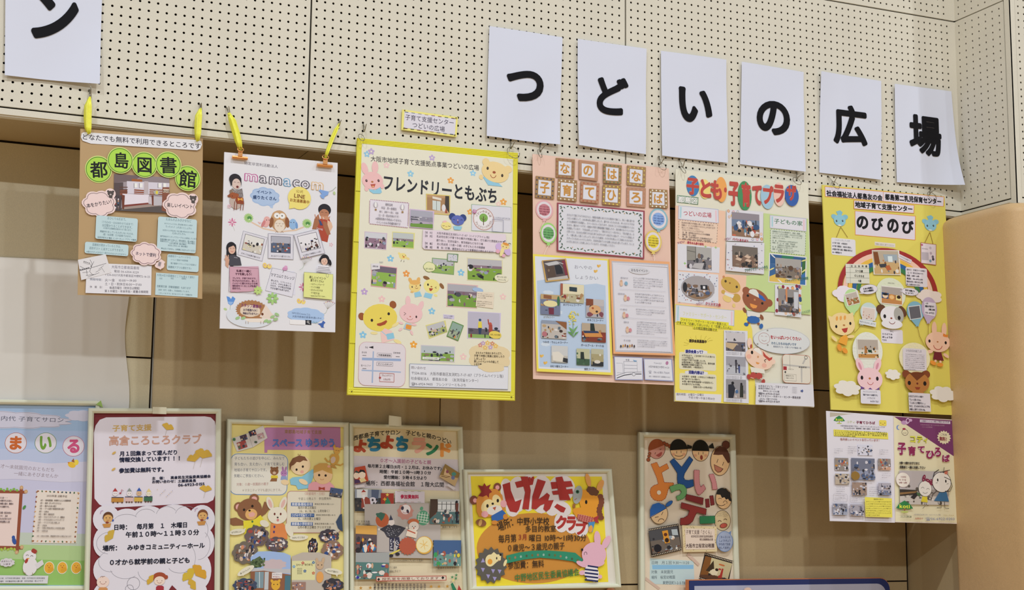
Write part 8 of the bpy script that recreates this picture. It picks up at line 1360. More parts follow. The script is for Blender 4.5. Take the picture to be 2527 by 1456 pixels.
for x0, y0, x1, y1, bands, sd, pal, big, lab in ((1057, 1232, 1129.6, 1293, [(0, 'c3c9cc'), (.5, '56787c')], 101, GPH, .18, 'photograph of a hall with tall windows'), (1066, 1333, 1133.5, 1396.6, [(0, '44628f'), (.55, '6a9490')], 102, GPH+['d9c94a', '3f9a5c'], .18, 'photograph of a stage with blue curtains'), (873.7, 1297, 926, 1363.5, [(0, 'd3a254'), (.3, '5c4f54')], 103, ['c0502c', 'd9a03c', '2c2a30', '3c3840', 'dfd2c6', '2f7ab4', 'b5482f'], .28, 'photograph of costumed bears'), (873.7, 1363.5, 956.4, 1428.6, [(0, '9fa3a4'), (.35, '557c7a')], 104, GPH+['3c3a9c', 'dfdce0', 'b06a60'], .22, 'photograph of families making crafts')):
    k = P.art('photo_print', label=lab); ex = None
    if sd == 101: ex = lambda s, X, Y, w, h: (s.q([(X-w*.5, Y-h*.8), (X+w*.7, Y-h*.8), (X+w*.7, Y-h*.15), (X-w*.5, Y-h*.2)], 'd9dde0'), [s.l([(X-w*.5+i*w*.3, Y-h*.8), (X-w*.5+i*w*.3, Y-h*.15)], 1.4, '3c3c40') for i in range(5)], s.l([(X-w*.5, Y-h*.6), (X+w*.7, Y-h*.6)], 1.2, '3c3c40'), s.q([(X-w, Y-h), (X-w*.5, Y-h), (X-w*.5, Y), (X-w, Y+h*.6)], '4c3c34'), s.q([(X+w*.72, Y-h*.7), (X+w*.92, Y-h*.7), (X+w*.9, Y), (X+w*.74, Y)], '6a3c34'), s.q([(X+w*.74, Y), (X+w*.9, Y), (X+w*.88, Y+h*.9), (X+w*.76, Y+h*.9)], '24303c'), s.e(X+w*.8, Y-h*.8, w*.08, h*.1, '24202a'))
    k.photo((x0+x1)/2, (y0+y1)/2, x1-x0, y1-y0, bands, pal, 34, sd, y0=.45, big=big, ext=ex)
for tt, x0, y0, x1, y1 in (('クリスマス会', 874, 1286, 909, 1287), ('（楽しみま時間）', 876, 1293, 913, 1294), ('クリスマス手作りプレゼント見本！', 967, 1384, 1045, 1382.5), ('クリス製作', 958, 1400, 977, 1400.5), ('素敵に作ろう！', 958, 1410, 989, 1408.5), ('真剣にあっそう！', 1088, 1301, 1131, 1300), ('絵本のよみきかせ！', 1077, 1402, 1128, 1400.5)):
    k = P.art('caption'); k.t(tt, x0, y0, x1, y1, 6, '4c463e', .01)
k = P.art('notice_strip', label='red-edged notice strip'); k.q([(923.9, 1422), (1097, 1420), (1097, 1432), (923.9, 1434)], 'b04a40', .0003); k.q([(925.5, 1423.8), (1095.5, 1421.8), (1095.5, 1430.4), (925.5, 1432.2)], 'd9cfc0'); k.t('◆', 926, 1429, 934, 1429, 8, '222', 0); k.t('授乳室を用意しております', 938, 1428.5, 1079, 1426, 7.4, '7a3c34', .01); k.t('◆', 1084, 1425, 1092, 1425, 8, '222', 0)
for i, ch in enumerate('主年・西都島福祉会館地区社会福'):
    for j in range(3): b.t('主催年間西都島福祉会館地区社協'[(i+j*5) % 15], 922+i*8.8, 1443+j*7, 928+i*8.8, 1443+j*7, 6.6, '3a3844', .01)
for x, y in ((887.8, 1450.6), (911.2, 1450), (1061, 1447), (1080.5, 1447), (1101, 1446.5), (868, 1451)): s_ = P.art('star_sticker'); s_.star(x, y, 5, 'b98a3c')
s_ = P.art('holly_cutout')
for x, y in ((1113, 1424), (1123, 1419), (1122, 1427), (1116, 1432)): s_.star(x, y, 4.5, '4f8a5c' if y < 1430 else 'dfcf8a', n=5)
s_.q([(1109, 1441), (1114, 1437), (1124, 1456), (1114, 1456)], '2f7c5a'); s_.q([(1129, 1443), (1136, 1456), (1126, 1456)], 'b0403c')
P.done()
# ---- 5: landscape frame
P = framed('landscape framed poster with a brown disc, raccoon dog, horse, hedgehog and rabbit', [(1142.5, 1158.5), (1506.5, 1157), (1530, 1450.5), (1155, 1457)], 10, 'd9d5cc', bottom=(1340, 1456), dy=.021)
b = P.art('yellow_ground'); b.q([(1161.4, 1175), (1485, 1176), (1501, 1436), (1176.3, 1447.5)], 'ecd33a', .0003)
b = P.art('brown_disc'); b.e(1319.5, 1352.5, 141, 87, 'c68a3c', t=.0003, n=48)
hl = P.art('title_backing', label='white backing cut round the title')
for x, y, rx, ry, r_ in ((1254, 1222, 18, 42, -12), (1277, 1220, 26, 44, 0), (1304, 1216, 20, 46, 0), (1336, 1220, 30, 47, 0), (1362, 1245, 20, 28, 0), (1386, 1205, 33, 33, 0), (1386, 1255, 24, 18, 25), (1265, 1255, 17, 20, 0)): hl.e(x, y, rx, ry, 'dfd8da', r_)
for pts in ([(1239.5, 1196), (1258, 1190), (1260, 1210), (1271, 1238), (1287, 1232), (1280, 1258), (1274, 1265), (1258, 1262), (1248, 1240)], [(1270, 1190), (1318, 1178), (1314, 1196), (1275, 1204)], [(1284, 1176), (1302, 1176), (1309, 1210), (1304, 1257), (1288, 1256), (1295, 1215)],
            [(1326, 1182), (1346, 1188), (1333, 1220), (1328, 1232), (1340, 1224), (1349, 1216), (1356, 1222), (1352, 1235), (1365.5, 1234), (1356, 1256), (1347, 1263), (1340, 1256), (1343, 1243), (1333, 1247), (1322, 1257), (1311, 1255), (1313, 1225)], [(1358, 1190), (1408, 1187), (1413, 1200), (1361, 1207)], [(1361, 1212), (1411, 1206), (1413, 1218), (1364, 1221)], [(1370, 1178), (1386, 1176), (1396, 1206), (1407, 1234), (1380, 1234)], [(1374, 1243), (1396, 1254), (1389, 1268), (1367, 1251)], [(1303, 1178), (1308, 1177), (1309, 1188), (1305, 1188)], [(1311, 1177), (1317, 1176), (1316, 1187), (1312, 1187)]):
    k = P.art('title_stroke', lift=.0002); k.q(pts, 'a83430', .0002)
hl = P.art('title_backing', label='white backing cut round the small title')
for x, y, rx, ry in ((1385, 1289, 18, 25), (1410, 1293, 18, 24), (1434, 1303, 18, 21)): hl.e(x, y, rx, ry, 'dfd8da')
for ch, x0, y0, x1, y1 in (('ク', 1371, 1272, 1398, 1306), ('ラ', 1397, 1274, 1421, 1310), ('ブ', 1420, 1286, 1449, 1320)): hl.fit(ch, x0, y0, x1, y1, 'ab3632', .06)
b = P.art('brush_text')
for tt, x0, y0, x1, y1, hh, c in (('場所：', 1226.5, 1301.5, 1274, 1283, 25, '3a2c20'), ('中野小学校', 1274.6, 1286.5, 1355, 1286.5, 20, '3a2c20'), ('多目的教室', 1295, 1305.5, 1371.8, 1304, 17, '3a2c20'), ('毎月第', 1229, 1330, 1274, 1327.5, 21, '3a2c20'), ('３月', 1276.5, 1325.5, 1300, 1325, 16, '8a2c2c'), ('曜日 10時～11時30分', 1304, 1327.5, 1446.6, 1327, 18, '3a2c20'), ('０歳児～３歳児の親子', 1250, 1352.5, 1393, 1346.5, 19, '3a2c20'), ('参加費：無料', 1252, 1395.5, 1342, 1390.5, 20, '3a2c20')): b.t(tt, x0, y0, x1, y1, hh, c, .012)
b.t('中野地区民生委員協議会', 1269, 1426.5, 1428.5, 1411, 20, '3c7a44', .014)
b = P.art('ribbon_cutout', label='green paper ribbon with coloured spots'); b.q([(1248, 1371), (1280, 1363), (1311, 1359), (1345, 1358), (1390, 1361), (1418, 1364), (1438, 1381), (1428, 1393), (1412, 1385), (1375, 1380), (1330, 1376), (1290, 1381), (1249, 1390)], '2f8a6c', .0004)
for i in range(13): b.e(1256+i*14, 1378-9*sin(i*.26)+(i > 8)*(i-8)*1.2, 2.6, 3.2, ['6a6a3c', '9a7a5c', '8fb3a8', '4a5a44'][i % 4], n=9)
b = P.art('raccoon_dog_cutout', label='raccoon dog with a maple leaf on its head'); b.e(1168, 1234, 10, 11, '7c4634', t=.0003); b.e(1171, 1235, 5, 5.5, 'dfa0a0'); b.e(1226, 1202, 9.5, 10.5, '7c4634'); b.e(1226, 1203, 5, 5.5, 'dfa0a0'); b.e(1186, 1290, 13, 9, '8a5a3c', 15); b.e(1184, 1290, 4, 8.5, 'c9a060', 15); b.q([(1174, 1235), (1180, 1222), (1200, 1206), (1225, 1207), (1238, 1222), (1242, 1242), (1246, 1260), (1220, 1272), (1205, 1276), (1181, 1275), (1175, 1262)], 'cf8a3c'); b.e(1202, 1250, 15, 19, 'e6d39a', 30); b.e(1225, 1237, 11, 17, 'e6d39a', -20); b.e(1219, 1259, 19, 12, 'dfdad3', -12); b.e(1195, 1269, 8.5, 8, 'dfa4ac'); b.e(1241, 1243, 8, 9, 'dfa4ac')
b.q([(1211, 1273), (1238, 1258), (1248, 1268), (1240, 1281), (1221, 1287), (1212, 1283)], '3566b0'); b.e(1201.5, 1248.5, 3, 4.5, '221c18'); b.e(1227, 1235.5, 3, 4.5, '221c18'); b.e(1214.5, 1243, 3, 2.8, '221c18'); b.q([(1214, 1253), (1223, 1250), (1220, 1260)], 'b55a3c'); b.e(1246, 1275, 6, 7, 'cf8a3c'); b.e(1219, 1289, 8, 5, 'cf8a3c')
b.q([(1178, 1197), (1190, 1200), (1194, 1192), (1199, 1200), (1210, 1195), (1205, 1205), (1213, 1214), (1206, 1218), (1205, 1229), (1199, 1222), (1190, 1226), (1179, 1224), (1187, 1213)], '8a2c28')
b = P.art('horse_cutout', label='orange horse with a brown mane and chequered scarf'); b.e(1450, 1185, 6, 17, 'dfa25c', -14, t=.0003); b.e(1480, 1198, 7, 15, 'dfa25c', 25); b.q([(1418, 1205), (1435, 1208), (1460, 1212), (1474, 1222), (1478, 1250), (1474, 1282), (1452, 1292), (1432, 1284), (1420, 1276), (1412, 1262), (1413, 1255), (1432, 1252)], 'e39c34'); b.e(1424, 1221, 11, 23, 'a3a8a8', 12); b.e(1423.5, 1213.5, 4.4, 4.6, '2f6a4c'); b.e(1423.5, 1213.5, 2.4, 2.6, '1c1a18'); b.l([(1416, 1234), (1422, 1230)], 1.4, '9c4c40'); b.cl(1461, 1212, 17, 11, '6a4430', n=6, rot=25)
for i in range(8): b.e(1480+3*sin(i), 1225+i*7.5, 7, 6, '7c4834')
b.e(1445, 1239, 3, 5, '221c18'); b.q([(1424, 1268), (1445, 1272), (1463, 1278), (1460, 1292), (1440, 1288), (1424, 1281)], 'd99484')
for i in range(7): b.l([(1425+i*6, 1269+i), (1421+i*6, 1284+i)], 1.3, '9c2c34'); b.l([(1424, 1270+i*2.4), (1462, 1278+i*2.4)], .9, '9c2c34')
b.q([(1462, 1278), (1476, 1272), (1474, 1284), (1477, 1292), (1466, 1288)], 'a8383c'); b.q([(1450, 1289), (1467, 1287), (1460, 1314), (1452, 1301)], '4a8abf'); b.e(1456, 1305, 5, 9, 'dfa04c', 10); b.r(1411.5, 1243, 7, 10, '9c6a3c', rot=4)
b = P.art('hedgehog_cutout', label='dark grey hedgehog with lilac spikes'); b.star(1210, 1395, 40, '5c5a54', n=15, inn=.84, t=.0003, ry=46); b.e(1208, 1383, 12, 15, 'e6d8a4'); b.q([(1206, 1372), (1217, 1362), (1224, 1368), (1235, 1368), (1234, 1382), (1225, 1386), (1214, 1396)], 'e6d8a4'); b.e(1207.5, 1386, 6, 7, 'e09c3c'); b.e(1233.5, 1369, 2.8, 3, '221c1c'); b.e(1224, 1377.5, 1.6, 3.2, '221c1c'); b.arc(1231, 1381, 4, 3, 40, 160, 1, '8a4a3c'); b.e(1245, 1389, 3.5, 9, 'e6d8a4', 20)
for x, y in ((1190, 1384), (1190, 1405), (1215, 1408), (1231, 1409), (1203, 1421), (1219, 1427)): b.q([(x-5, y+4 if y < 1400 else y-4), (x+5, y+3 if y < 1400 else y-3), (x, y-7 if y < 1400 else y+7)], '9c96c9')
b = P.art('rabbit_cutout', label='pink rabbit in a navy and white striped shirt'); b.e(1472, 1330, 8, 20, 'ddb0c4', -4, t=.0003); b.e(1494, 1338, 8, 18, 'ddb0c4', 28); b.e(1434, 1392, 15, 6, 'ddb0c4', 25); b.e(1435, 1413, 8, 6, 'ddb0c4', -10); b.e(1464, 1368, 30, 30, 'ddb0c4', n=30); b.e(1462, 1388, 28, 12, 'ddb0c4'); b.e(1434.5, 1356.5, 2.8, 3.4, '221c20'); b.arc(1443, 1367, 3.5, 5, 150, 380, 1.2, '4a3038')
b.q([(1448, 1394), (1470, 1398), (1476, 1412), (1475, 1430), (1465, 1436), (1449, 1432), (1440, 1418), (1441, 1404)], 'dfdce3')
for i in range(5): b.l([(1441+(i == 0)*7, 1396+i*8.6), (1474, 1400+i*8.6)], 4, '232c5c')
b.e(1479, 1423, 5, 5, 'ddb0c4')
P.done()
# ---- 6: narrow frame with faces
P = framed('tall framed poster with felt letters and eight children\'s faces, above the navy board', [(1575, 1066), (1811.5, 1072), (1824, 1500), (1577, 1500)], 12.5, 'd9ccb8', bottom=(1700, 1500), dy=.001)
def face(x, y, rx, ry, skin, rot=0, lab=None):
    k = P.art('face_cutout', **({'label': lab} if lab else {})); k.e(x, y, rx, ry, '5a4630', rot, t=.0003, n=30); k.e(x, y, rx-1.1, ry-1.1, skin, rot, n=30); return k
SK = 'dfb98a'
def cap_(k, x, y, rx, ry, a0, a1, c, rot=0): k.e(x, y, rx, ry, c, rot, n=20, a0=a0, a1=a1)
k = face(1620.7, 1108, 21, 25, 'c98e80', 12, 'laughing face with brown plaits'); cap_(k, 1620.7, 1108, 20.5, 24.5, 165, 335, '9c5230', 0)
for x, y, r in ((1639, 1093, 4), (1645.5, 1097.5, 5), (1653.5, 1101.5, 5.5), (1603, 1119, 4), (1601.5, 1126, 4), (1600, 1134.5, 5)): k.e(x, y, r, r, '5a3420'); k.e(x, y, r-.9, r-.9, '9c5230')
k.q([(1618, 1124), (1632, 1115), (1634, 1117), (1632, 1124), (1626, 1128)], 'a04c44'); k.l([(1616, 1121), (1618, 1116)], 1.1, '4a3020'); k.l([(1628, 1110), (1632, 1108)], 1.1, '4a3020')
for (x, y, rx, ry, sm, bun) in ((1674.5, 1109, 21.5, 25.5, 1, 0), (1728.3, 1112, 21, 26.5, 0, 1)):
    k = face(x, y, rx, ry, SK, 0, 'smiling face with a black fringe' if sm else 'open-mouthed face with black bunches'); 
    if bun: k.q([(x-21, y-11), (x-33, y-15), (x-33, y-4), (x-22, y-5)], '1f1f1c'); k.q([(x+20, y-11), (x+30, y-19), (x+34, y-5), (x+21, y-6)], '1f1f1c')
    k.e(x, y, rx, ry, '1f1f1c', -6 if sm else 0, n=22, a0=178, a1=362); k.l([(x-5, y+4), (x-5, y+10)], 1.4, '2a2018'); k.l([(x+6, y+3), (x+6, y+9)], 1.4, '2a2018')
    if sm: smile(k, x, y+11, 12, 6, 1.4, '3a2418')
    else: k.e(x+2, y+17, 3.4, 6, '8c3c2c')
    k.e(x-13, y+12, 4, 3.4, 'd39c78'); k.e(x+13, y+12, 4, 3.4, 'd39c78')
k = face(1776.5, 1137, 24, 37, SK, 5, 'tall laughing face with brown hair in a bun'); k.e(1790.5, 1098, 9.5, 10.5, '3c241c'); k.e(1790.5, 1098, 8.5, 9.5, '6a3c2c'); k.q([(1759, 1122), (1764, 1108), (1775, 1101), (1789, 1104), (1799, 1120), (1800, 1140), (1796, 1144), (1789, 1133), (1782, 1122), (1772, 1123)], '56301f'); k.l([(1771, 1133), (1768, 1142)], 1.4, '2a2018'); k.l([(1785, 1140), (1782, 1149)], 1.4, '2a2018'); k.q([(1760.5, 1145.5), (1784.5, 1157), (1778, 1165), (1770, 1166.5), (1763, 1160)], '5a3420'); k.q([(1762, 1147.5), (1782, 1157), (1777, 1163.5), (1770, 1165), (1764, 1159)], 'b5745c')
def letter(pts, c, edge, holes=None):
    k = P.art('felt_letter'); q_ = [(1565+x/6.196, 1055+y/6.196) for x, y in pts]; k.q(q_, c, .0005)
    for i in range(len(q_)):
        (xa, ya), (xb, yb) = q_[i], q_[(i+1) % len(q_)]; L_ = sqrt((xb-xa)**2+(yb-ya)**2); n = max(1, int(L_/4))
        for j in range(n): k.l([(xa+(xb-xa)*(j+.1)/n, ya+(yb-ya)*(j+.1)/n), (xa+(xb-xa)*(j+.8)/n, ya+(yb-ya)*(j+.8)/n)], 1.1, edge)
    return k
k = letter([(255, 560), (345, 530), (385, 612), (500, 550), (530, 625), (420, 688), (460, 840), (600, 845), (605, 870), (520, 945), (505, 1010), (480, 1080), (430, 1118), (370, 1125), (300, 1105), (255, 1050), (240, 985), (255, 925), (300, 885), (368, 865), (345, 770)], 'd9843c', '9c3c24'); k.e(1626, 1215.5, 5, 5.5, 'e3d8c4')
letter([(540, 520), (600, 472), (722, 606), (840, 440), (895, 495), (765, 705), (752, 760), (770, 800), (820, 808), (895, 795), (905, 895), (850, 918), (790, 930), (735, 905), (660, 850), (652, 780), (655, 700)], '20508f', '152c54')
letter([(530, 905), (600, 880), (680, 860), (750, 880), (792, 940), (790, 1020), (740, 1090), (650, 1118), (632, 1050), (690, 1030), (715, 985), (690, 950), (630, 960), (560, 998)], '6aa368', '2f6a3c')
letter([(905, 650), (988, 655), (985, 760), (990, 860), (1008, 912), (1050, 868), (1085, 935), (1040, 990), (985, 1035), (950, 1010), (920, 930), (905, 800)], 'cf8c90', '8c3440')
letter([(1135, 718), (1205, 708), (1225, 755), (1250, 850), (1265, 945), (1190, 950), (1180, 850)], 'cf8c90', '8c3440')
letter([(785, 1020), (1045, 1078), (1035, 1182), (770, 1102)], '7e2a2c', '4a1418'); letter([(1085, 1095), (1142, 1088), (1155, 1215), (1095, 1225)], '7e2a2c', '4a1418'); letter([(1150, 1045), (1205, 1038), (1225, 1180), (1170, 1192)], '7e2a2c', '4a1418')
letter([(705, 1145), (1088, 1245), (1078, 1336), (1000, 1315), (940, 1300), (905, 1370), (880, 1430), (830, 1475), (760, 1492), (685, 1490), (690, 1385), (740, 1380), (800, 1345), (830, 1270), (695, 1232)], '8c322e', '4a1418')
letter([(978, 1358), (1210, 1350), (1215, 1462), (982, 1472)], '2f7c50', '14402c')
k = face(1784, 1230, 20, 26.5, SK, 0, 'grinning face with a spiky black fringe'); k.q([(1766, 1220), (1769, 1208), (1778, 1204), (1790, 1206), (1800, 1216), (1804, 1238), (1798, 1236), (1795, 1231), (1790, 1233), (1786, 1227), (1780, 1229), (1776, 1221)], '221f1c'); k.arc(1775, 1233, 4, 3.5, 200, 340, 1.2, '3a2418'); k.arc(1788, 1240, 4.5, 4, 160, 400, 1.2, '3a2418'); k.arc(1778, 1236, 13, 12, 40, 170, 1.4, '3a2418')
k = face(1624, 1267, 22, 26.5, 'dfbf94', 0, 'sulky face in a blue cap'); k.q([(1602, 1276), (1602, 1258), (1608, 1245), (1622, 1240.5), (1636, 1246), (1642, 1254)], '2a62ae'); k.e(1649, 1243, 11, 5, '1c3a64', -40); k.e(1649, 1243, 9.8, 4, '2a62ae', -40); k.l([(1601.5, 1278), (1642, 1254)], 1.3, '1c3a64'); k.l([(1634, 1263), (1630, 1271)], 1.3, '3a2418'); k.l([(1614, 1277), (1623, 1275)], 1.3, '3a2418'); k.arc(1630, 1289, 8, 9, 190, 330, 1.4, '3a2418')
k = face(1782.6, 1284.5, 20.5, 25.5, 'd9c49a', 0, 'shaven-headed laughing face')
for i in range(60): k.e(1770+(i*17 % 26), 1262+(i*11 % 14), .6, .6, '6a6a64', n=4)
k.e(1785.5, 1297, 9.5, 6, '5a2018', -15); k.e(1785.5, 1297, 8.3, 5, 'c05a4c', -15); k.arc(1776, 1289, 4.5, 4.5, 200, 340, 1.2, '4a3a28'); k.arc(1790, 1285, 4, 4.5, 200, 340, 1.2, '4a3a28')
def film(q4, bands, pal, n, sd, ext=None):
    k = P.art('film_photo'); k.q(q4, '2c2420', .0003); (x0, y0), (x1, y1), (x2, y2), (x3, y3) = q4; cx_, cy_ = (x0+x1+x2+x3)/4, (y0+y1+y2+y3)/4
    w_ = sqrt((x1-x0)**2+(y1-y0)**2)-3; h_ = sqrt((x3-x0)**2+(y3-y0)**2)-13; rot = math.degrees(math.atan2(y1-y0, x1-x0)); k.photo(cx_, cy_, w_, h_, bands, pal, n, sd, rot=rot, ext=ext, y0=.35)
    for a, b_ in (((x0, y0), (x1, y1)), ((x3, y3), (x2, y2))):
        s_ = 3 if a == (x0, y0) else -3
        for i in range(18): f = (i+.5)/18; k.e(a[0]+(b_[0]-a[0])*f, a[1]+(b_[1]-a[1])*f+s_, 1.2, 1.6, 'd9c9b0', n=6)
film([(1596.4, 1305.3), (1670.3, 1292), (1679, 1357), (1603.9, 1374.7)], [(0, '4a4a4e'), (.45, '6a6058')], ['1f1c22', '2c2a30', '8d9aa8', 'd9d2c9', 'c98a5c', '6a4a3c', '5c3c50'], 30, 111, ext=lambda s, X, Y, w, h: (s.q([(X-w*.1, Y-h*.8), (X+w*.3, Y-h*.8), (X+w*.3, Y+h*.3), (X-w*.05, Y+h*.3)], 'cf8f30'), s.e(X+w*.1, Y-h*.45, w*.12, h*.15, '5a2c1c'), s.e(X+w*.12, Y+h*.05, w*.14, h*.2, '2c1c18'), s.e(X-w*.6, Y+h*.6, w*.25, h*.35, '1c1a22'), s.q([(X+w*.55, Y-h*.8), (X+w*.95, Y-h*.75), (X+w*.95, Y-h*.2), (X+w*.55, Y-h*.3)], 'a9b3b9')))
film([(1739.3, 1363.8), (1808.2, 1383.9), (1795, 1451.4), (1724.4, 1428.4)], [(0, 'c3b890'), (.75, '5c3c28')], ['2c2420', '5c4028', 'a8302c'], 4, 112, ext=lambda s, X, Y, w, h: (s.q([(X-w, Y-h), (X-w*.55, Y-h), (X-w*.45, Y+h*.6), (X-w, Y+h*.8)], '7c4f24'), s.q([(X-w*.35, Y-h*.8), (X-w*.05, Y+h*.3), (X-w*.7, Y+h*.3)], '3a2c1c'), s.cl(X-w*.1, Y+h*.25, w*.3, h*.3, 'd9cfb0', n=5), s.e(X+w*.05, Y-h*.05, w*.12, h*.13, '2c1c14'), s.q([(X+w*.38, Y-h*.3), (X+w*.5, Y-h*.3), (X+w*.55, Y+h*.6), (X+w*.35, Y+h*.6)], 'a8342c'), s.e(X+w*.75, Y+h*.65, w*.14, h*.2, '2c2a34'), s.cl(X+w*.3, Y-h*.6, w*.25, h*.08, 'c06a3c', n=4)))
k = P.art('speckled_card'); k.q([(1678.5, 1296), (1764, 1299), (1765, 1361), (1682, 1362)], 'd6c59c', .0002)
rnd = random.Random(12)
for i in range(170):
    x, y = rnd.uniform(1681, 1762), rnd.uniform(1299, 1360)
    if 1687 < x < 1758 and 1306 < y < 1353: continue
    k.e(x, y, 1.1, .7, rnd.choice(['6a5c34', '9a7a3c', '4a4a34', 'c9a050']), rot=rnd.uniform(0, 180), n=5)
k.q([(1686, 1304), (1759, 1305), (1760, 1355), (1688, 1356)], 'dccbbc'); k.t('子育て支援「さくら」', 1688, 1312.7, 1755, 1313.5, 11, '4c3838', .012); k.t('桜宮地区民生委員児童委員協議会', 1701, 1323.5, 1755, 1323.5, 6, '5c4848', .012); k.t('東生活健康福祉支援', 1722, 1331, 1755, 1331, 6, '5c4848', .012); k.t('大阪市立桜宮幼稚園', 1688, 1346.5, 1758.5, 1346, 11, '4c3838', .012)
k = P.art('speech_balloon'); k.e(1783, 1336, 20.5, 25.5, '6a84b0', t=.0003, n=28); k.q([(1792, 1314), (1799, 1310), (1798, 1322)], '6a84b0'); k.e(1783, 1336, 19, 24, '9aa6c0', n=28)
for i, tt in enumerate(('ごあんないは', 'しょうわちょう', 'ひろばにておま', 'ちしてます♪')): k.h(tt, 1768+(i % 2), 1325+i*8.8, 29, 6.6, '3c4870', .012)
k = P.art('blue_card'); k.q([(1604, 1378), (1712, 1384), (1713.5, 1444), (1603, 1441)], 'b9cfd3', .0003); k.q([(1609, 1394), (1711, 1394), (1711, 1404), (1610, 1405)], '86b8dc')
for tt, x0, y0, x1, y1 in (('日時　月１回 9:30～11:20', 1607, 1388.5, 1701, 1388.5), ('対象　未就園児', 1607, 1411.5, 1661, 1411), ('場所　桜宮幼稚園', 1607, 1425, 1666, 1424), ('東野田町1-2-5 TEL 6351', 1635, 1438, 1712, 1438)): k.t(tt, x0, y0, x1, y1, 9, '3c4c5c', .008)
for q_ in ([(1698, 1364), (1726, 1391), (1722, 1397), (1693, 1370)], [(1594, 1424), (1629, 1451), (1625, 1456), (1590, 1430)]):
    k = P.art('tape_strip'); k.q(q_, 'c9b0a0', .0002)
P.done()

# ------------------------------------------------------------------ loose things on the recessed wall
def flat_thing(name, label, cat, quad, Y, t, material, group=None, nx=1, nz=1, warp=None, part='body'):
    p0 = W((quad[2][0]+quad[3][0])/2, (quad[2][1]+quad[3][1])/2, Y); o = thing(name, label, cat, tuple(p0), group)
    Q = [W(x, y, Y) for x, y in quad]; V, F = [], []
    for side in (0, 1):
        for j in range(nz+1):
            for i in range(nx+1):
                u, v = i/nx, j/nz; p = Q[0].lerp(Q[1], u).lerp(Q[3].lerp(Q[2], u), v); d, dx = warp(u, v) if warp else (0, 0)
                V.append((p.x+dx, p.y-d+(t if side else 0), p.z))
    N = (nx+1)*(nz+1)
    for j in range(nz):
        for i in range(nx):
            a = j*(nx+1)+i; F.append((a, a+nx+1, a+nx+2, a+1)); F.append((N+a, N+a+1, N+a+nx+2, N+a+nx+1))
    for idx in (list(range(nx+1)), [nz*(nx+1)+i for i in range(nx+1)], [j*(nx+1) for j in range(nz+1)], [j*(nx+1)+nx for j in range(nz+1)]):
        for a, b_ in zip(idx, idx[1:]): n = len(V); V.extend([V[a], V[b_], V[N+b_], V[N+a]]); F.append((n, n+1, n+2, n+3))
    mk(part, V, F, material, o, tuple(p0), smooth=bool(warp), ns=2*nx*nz); return o
flat_thing('blank_sheet', 'large blank whitish sheet taped to the wall behind the kraft library poster', 'paper', [(-160, 628), (316, 648), (312, 1040), (-160, 1030)], DR-.002, .0006, 'film', nx=24, nz=24, part='sheet',
           warp=lambda u, v: (.0015+.0016*sin(9*v+6*u)*u+.0035*max(0, u-.93)/.07*abs(sin(7*v)), .006*sin(8*v+1)*max(0, u-.8)/.2))
for q_, lab in (([(377, 1004), (411, 1005), (410.5, 1022), (376.5, 1021)], 'clear tape over the top bar of the maroon poster frame'), ([(700, 1027), (733, 1028), (733, 1045), (701, 1044)], 'clear tape over the top bar of the purple banner poster frame'), ([(960, 1025), (990, 1029), (991, 1052), (959, 1050)], 'folded clear tape over the top bar of the felt crafts poster frame')):
    flat_thing('tape_piece', lab, 'tape', q_, YF-.008-.0135-(.018 if 'maroon' in lab else .002), .0004, 'tape', 'tape over the frames', part='tape')
def green_tip():
    o0 = W(250, 1005, DR-.02); o = thing('green_leaf_scrap', 'small green and white folded scrap at the corner of the sky-blue frame', 'paper scrap', tuple(o0))
    a = [W(*p, DR-.026) for p in ((237, 998), (249, 988), (254, 1006), (246, 1000))]; V = [tuple(v) for v in a]+[(v.x, v.y+.003, v.z) for v in a]
    F = [(0, 1, 2), (0, 2, 3), (4, 6, 5), (4, 7, 6)]+[(i, (i+1) % 4, 4+(i+1) % 4, 4+i) for i in range(4)]
    mk('folded_scrap', V, F, 'paper', o, tuple(o0), [C('8fae5c')]*4+[C('d6d6c6')]*4)
green_tip()
# navy board standing below, only its rounded top edge in view
def navy():
    Y = .215; a = W(1700, 1431, Y); b_ = W(2197, 1434, Y); z1 = a.z; x0, x1 = a.x, b_.x; z0 = z1-.55
    o = thing('navy_board', 'navy blue board with an orange edge and rounded corner, at the bottom right', 'board', (x0, Y, z0))
    def plate(nm, ins, y0, y1, m_, top=0):
        r = .035; P_ = [(x0+ins, z0), (x1-ins, z0)]+[(x1-ins-r+r*cos(radians(a_)), z1-ins-top-r+r*sin(radians(a_))) for a_ in range(0, 91, 15)]+[(x0+ins, z1-ins-top)]
        n = len(P_); V = [(x, y0, z) for x, z in P_]+[(x, y1, z) for x, z in P_]; F = [tuple(range(n)), tuple(range(2*n-1, n-1, -1))]+[(i, n+i, n+(i+1) % n, (i+1) % n) for i in range(n)]
        if m_ == 'paper': return lambda c: mk(nm, V, F, m_, o, (x0, Y, z0), [C(c)]*len(V))
        return mk(nm, V, F, m_, o, (x0, Y, z0))
    plate('edge_band', 0, Y+.004, Y+.02, 'paper')('c97a4c'); plate('board_face', .0022, Y, Y+.018, 'navy'); plate('pale_panel', .0175, Y-.002, Y+.004, 'paper')('a9abc0')
    k = W(1844, 1460, Y-.006); V, F = [], []; tube(V, F, [(k.x, Y-.004, k.z), (k.x, Y-.012, k.z)], .0125, 20); mk('round_tab', V, F, 'paper', o, (x0, Y, z0), [C('e0c3b4')]*len(V))
navy()
o_ = thing('pink_scrap', 'tip of a small salmon pink card under the landscape frame', 'card', tuple(W(1507, 1462, DR-.01)))
k = W(1507, 1462, DR-.01); V, F = [], []; tube(V, F, [(k.x, k.y-.001, k.z), (k.x, k.y+.006, k.z)], .0145, 22); mk('card_disc', V, F, 'paper', o_, tuple(k), [C('dfa58c')]*len(V))
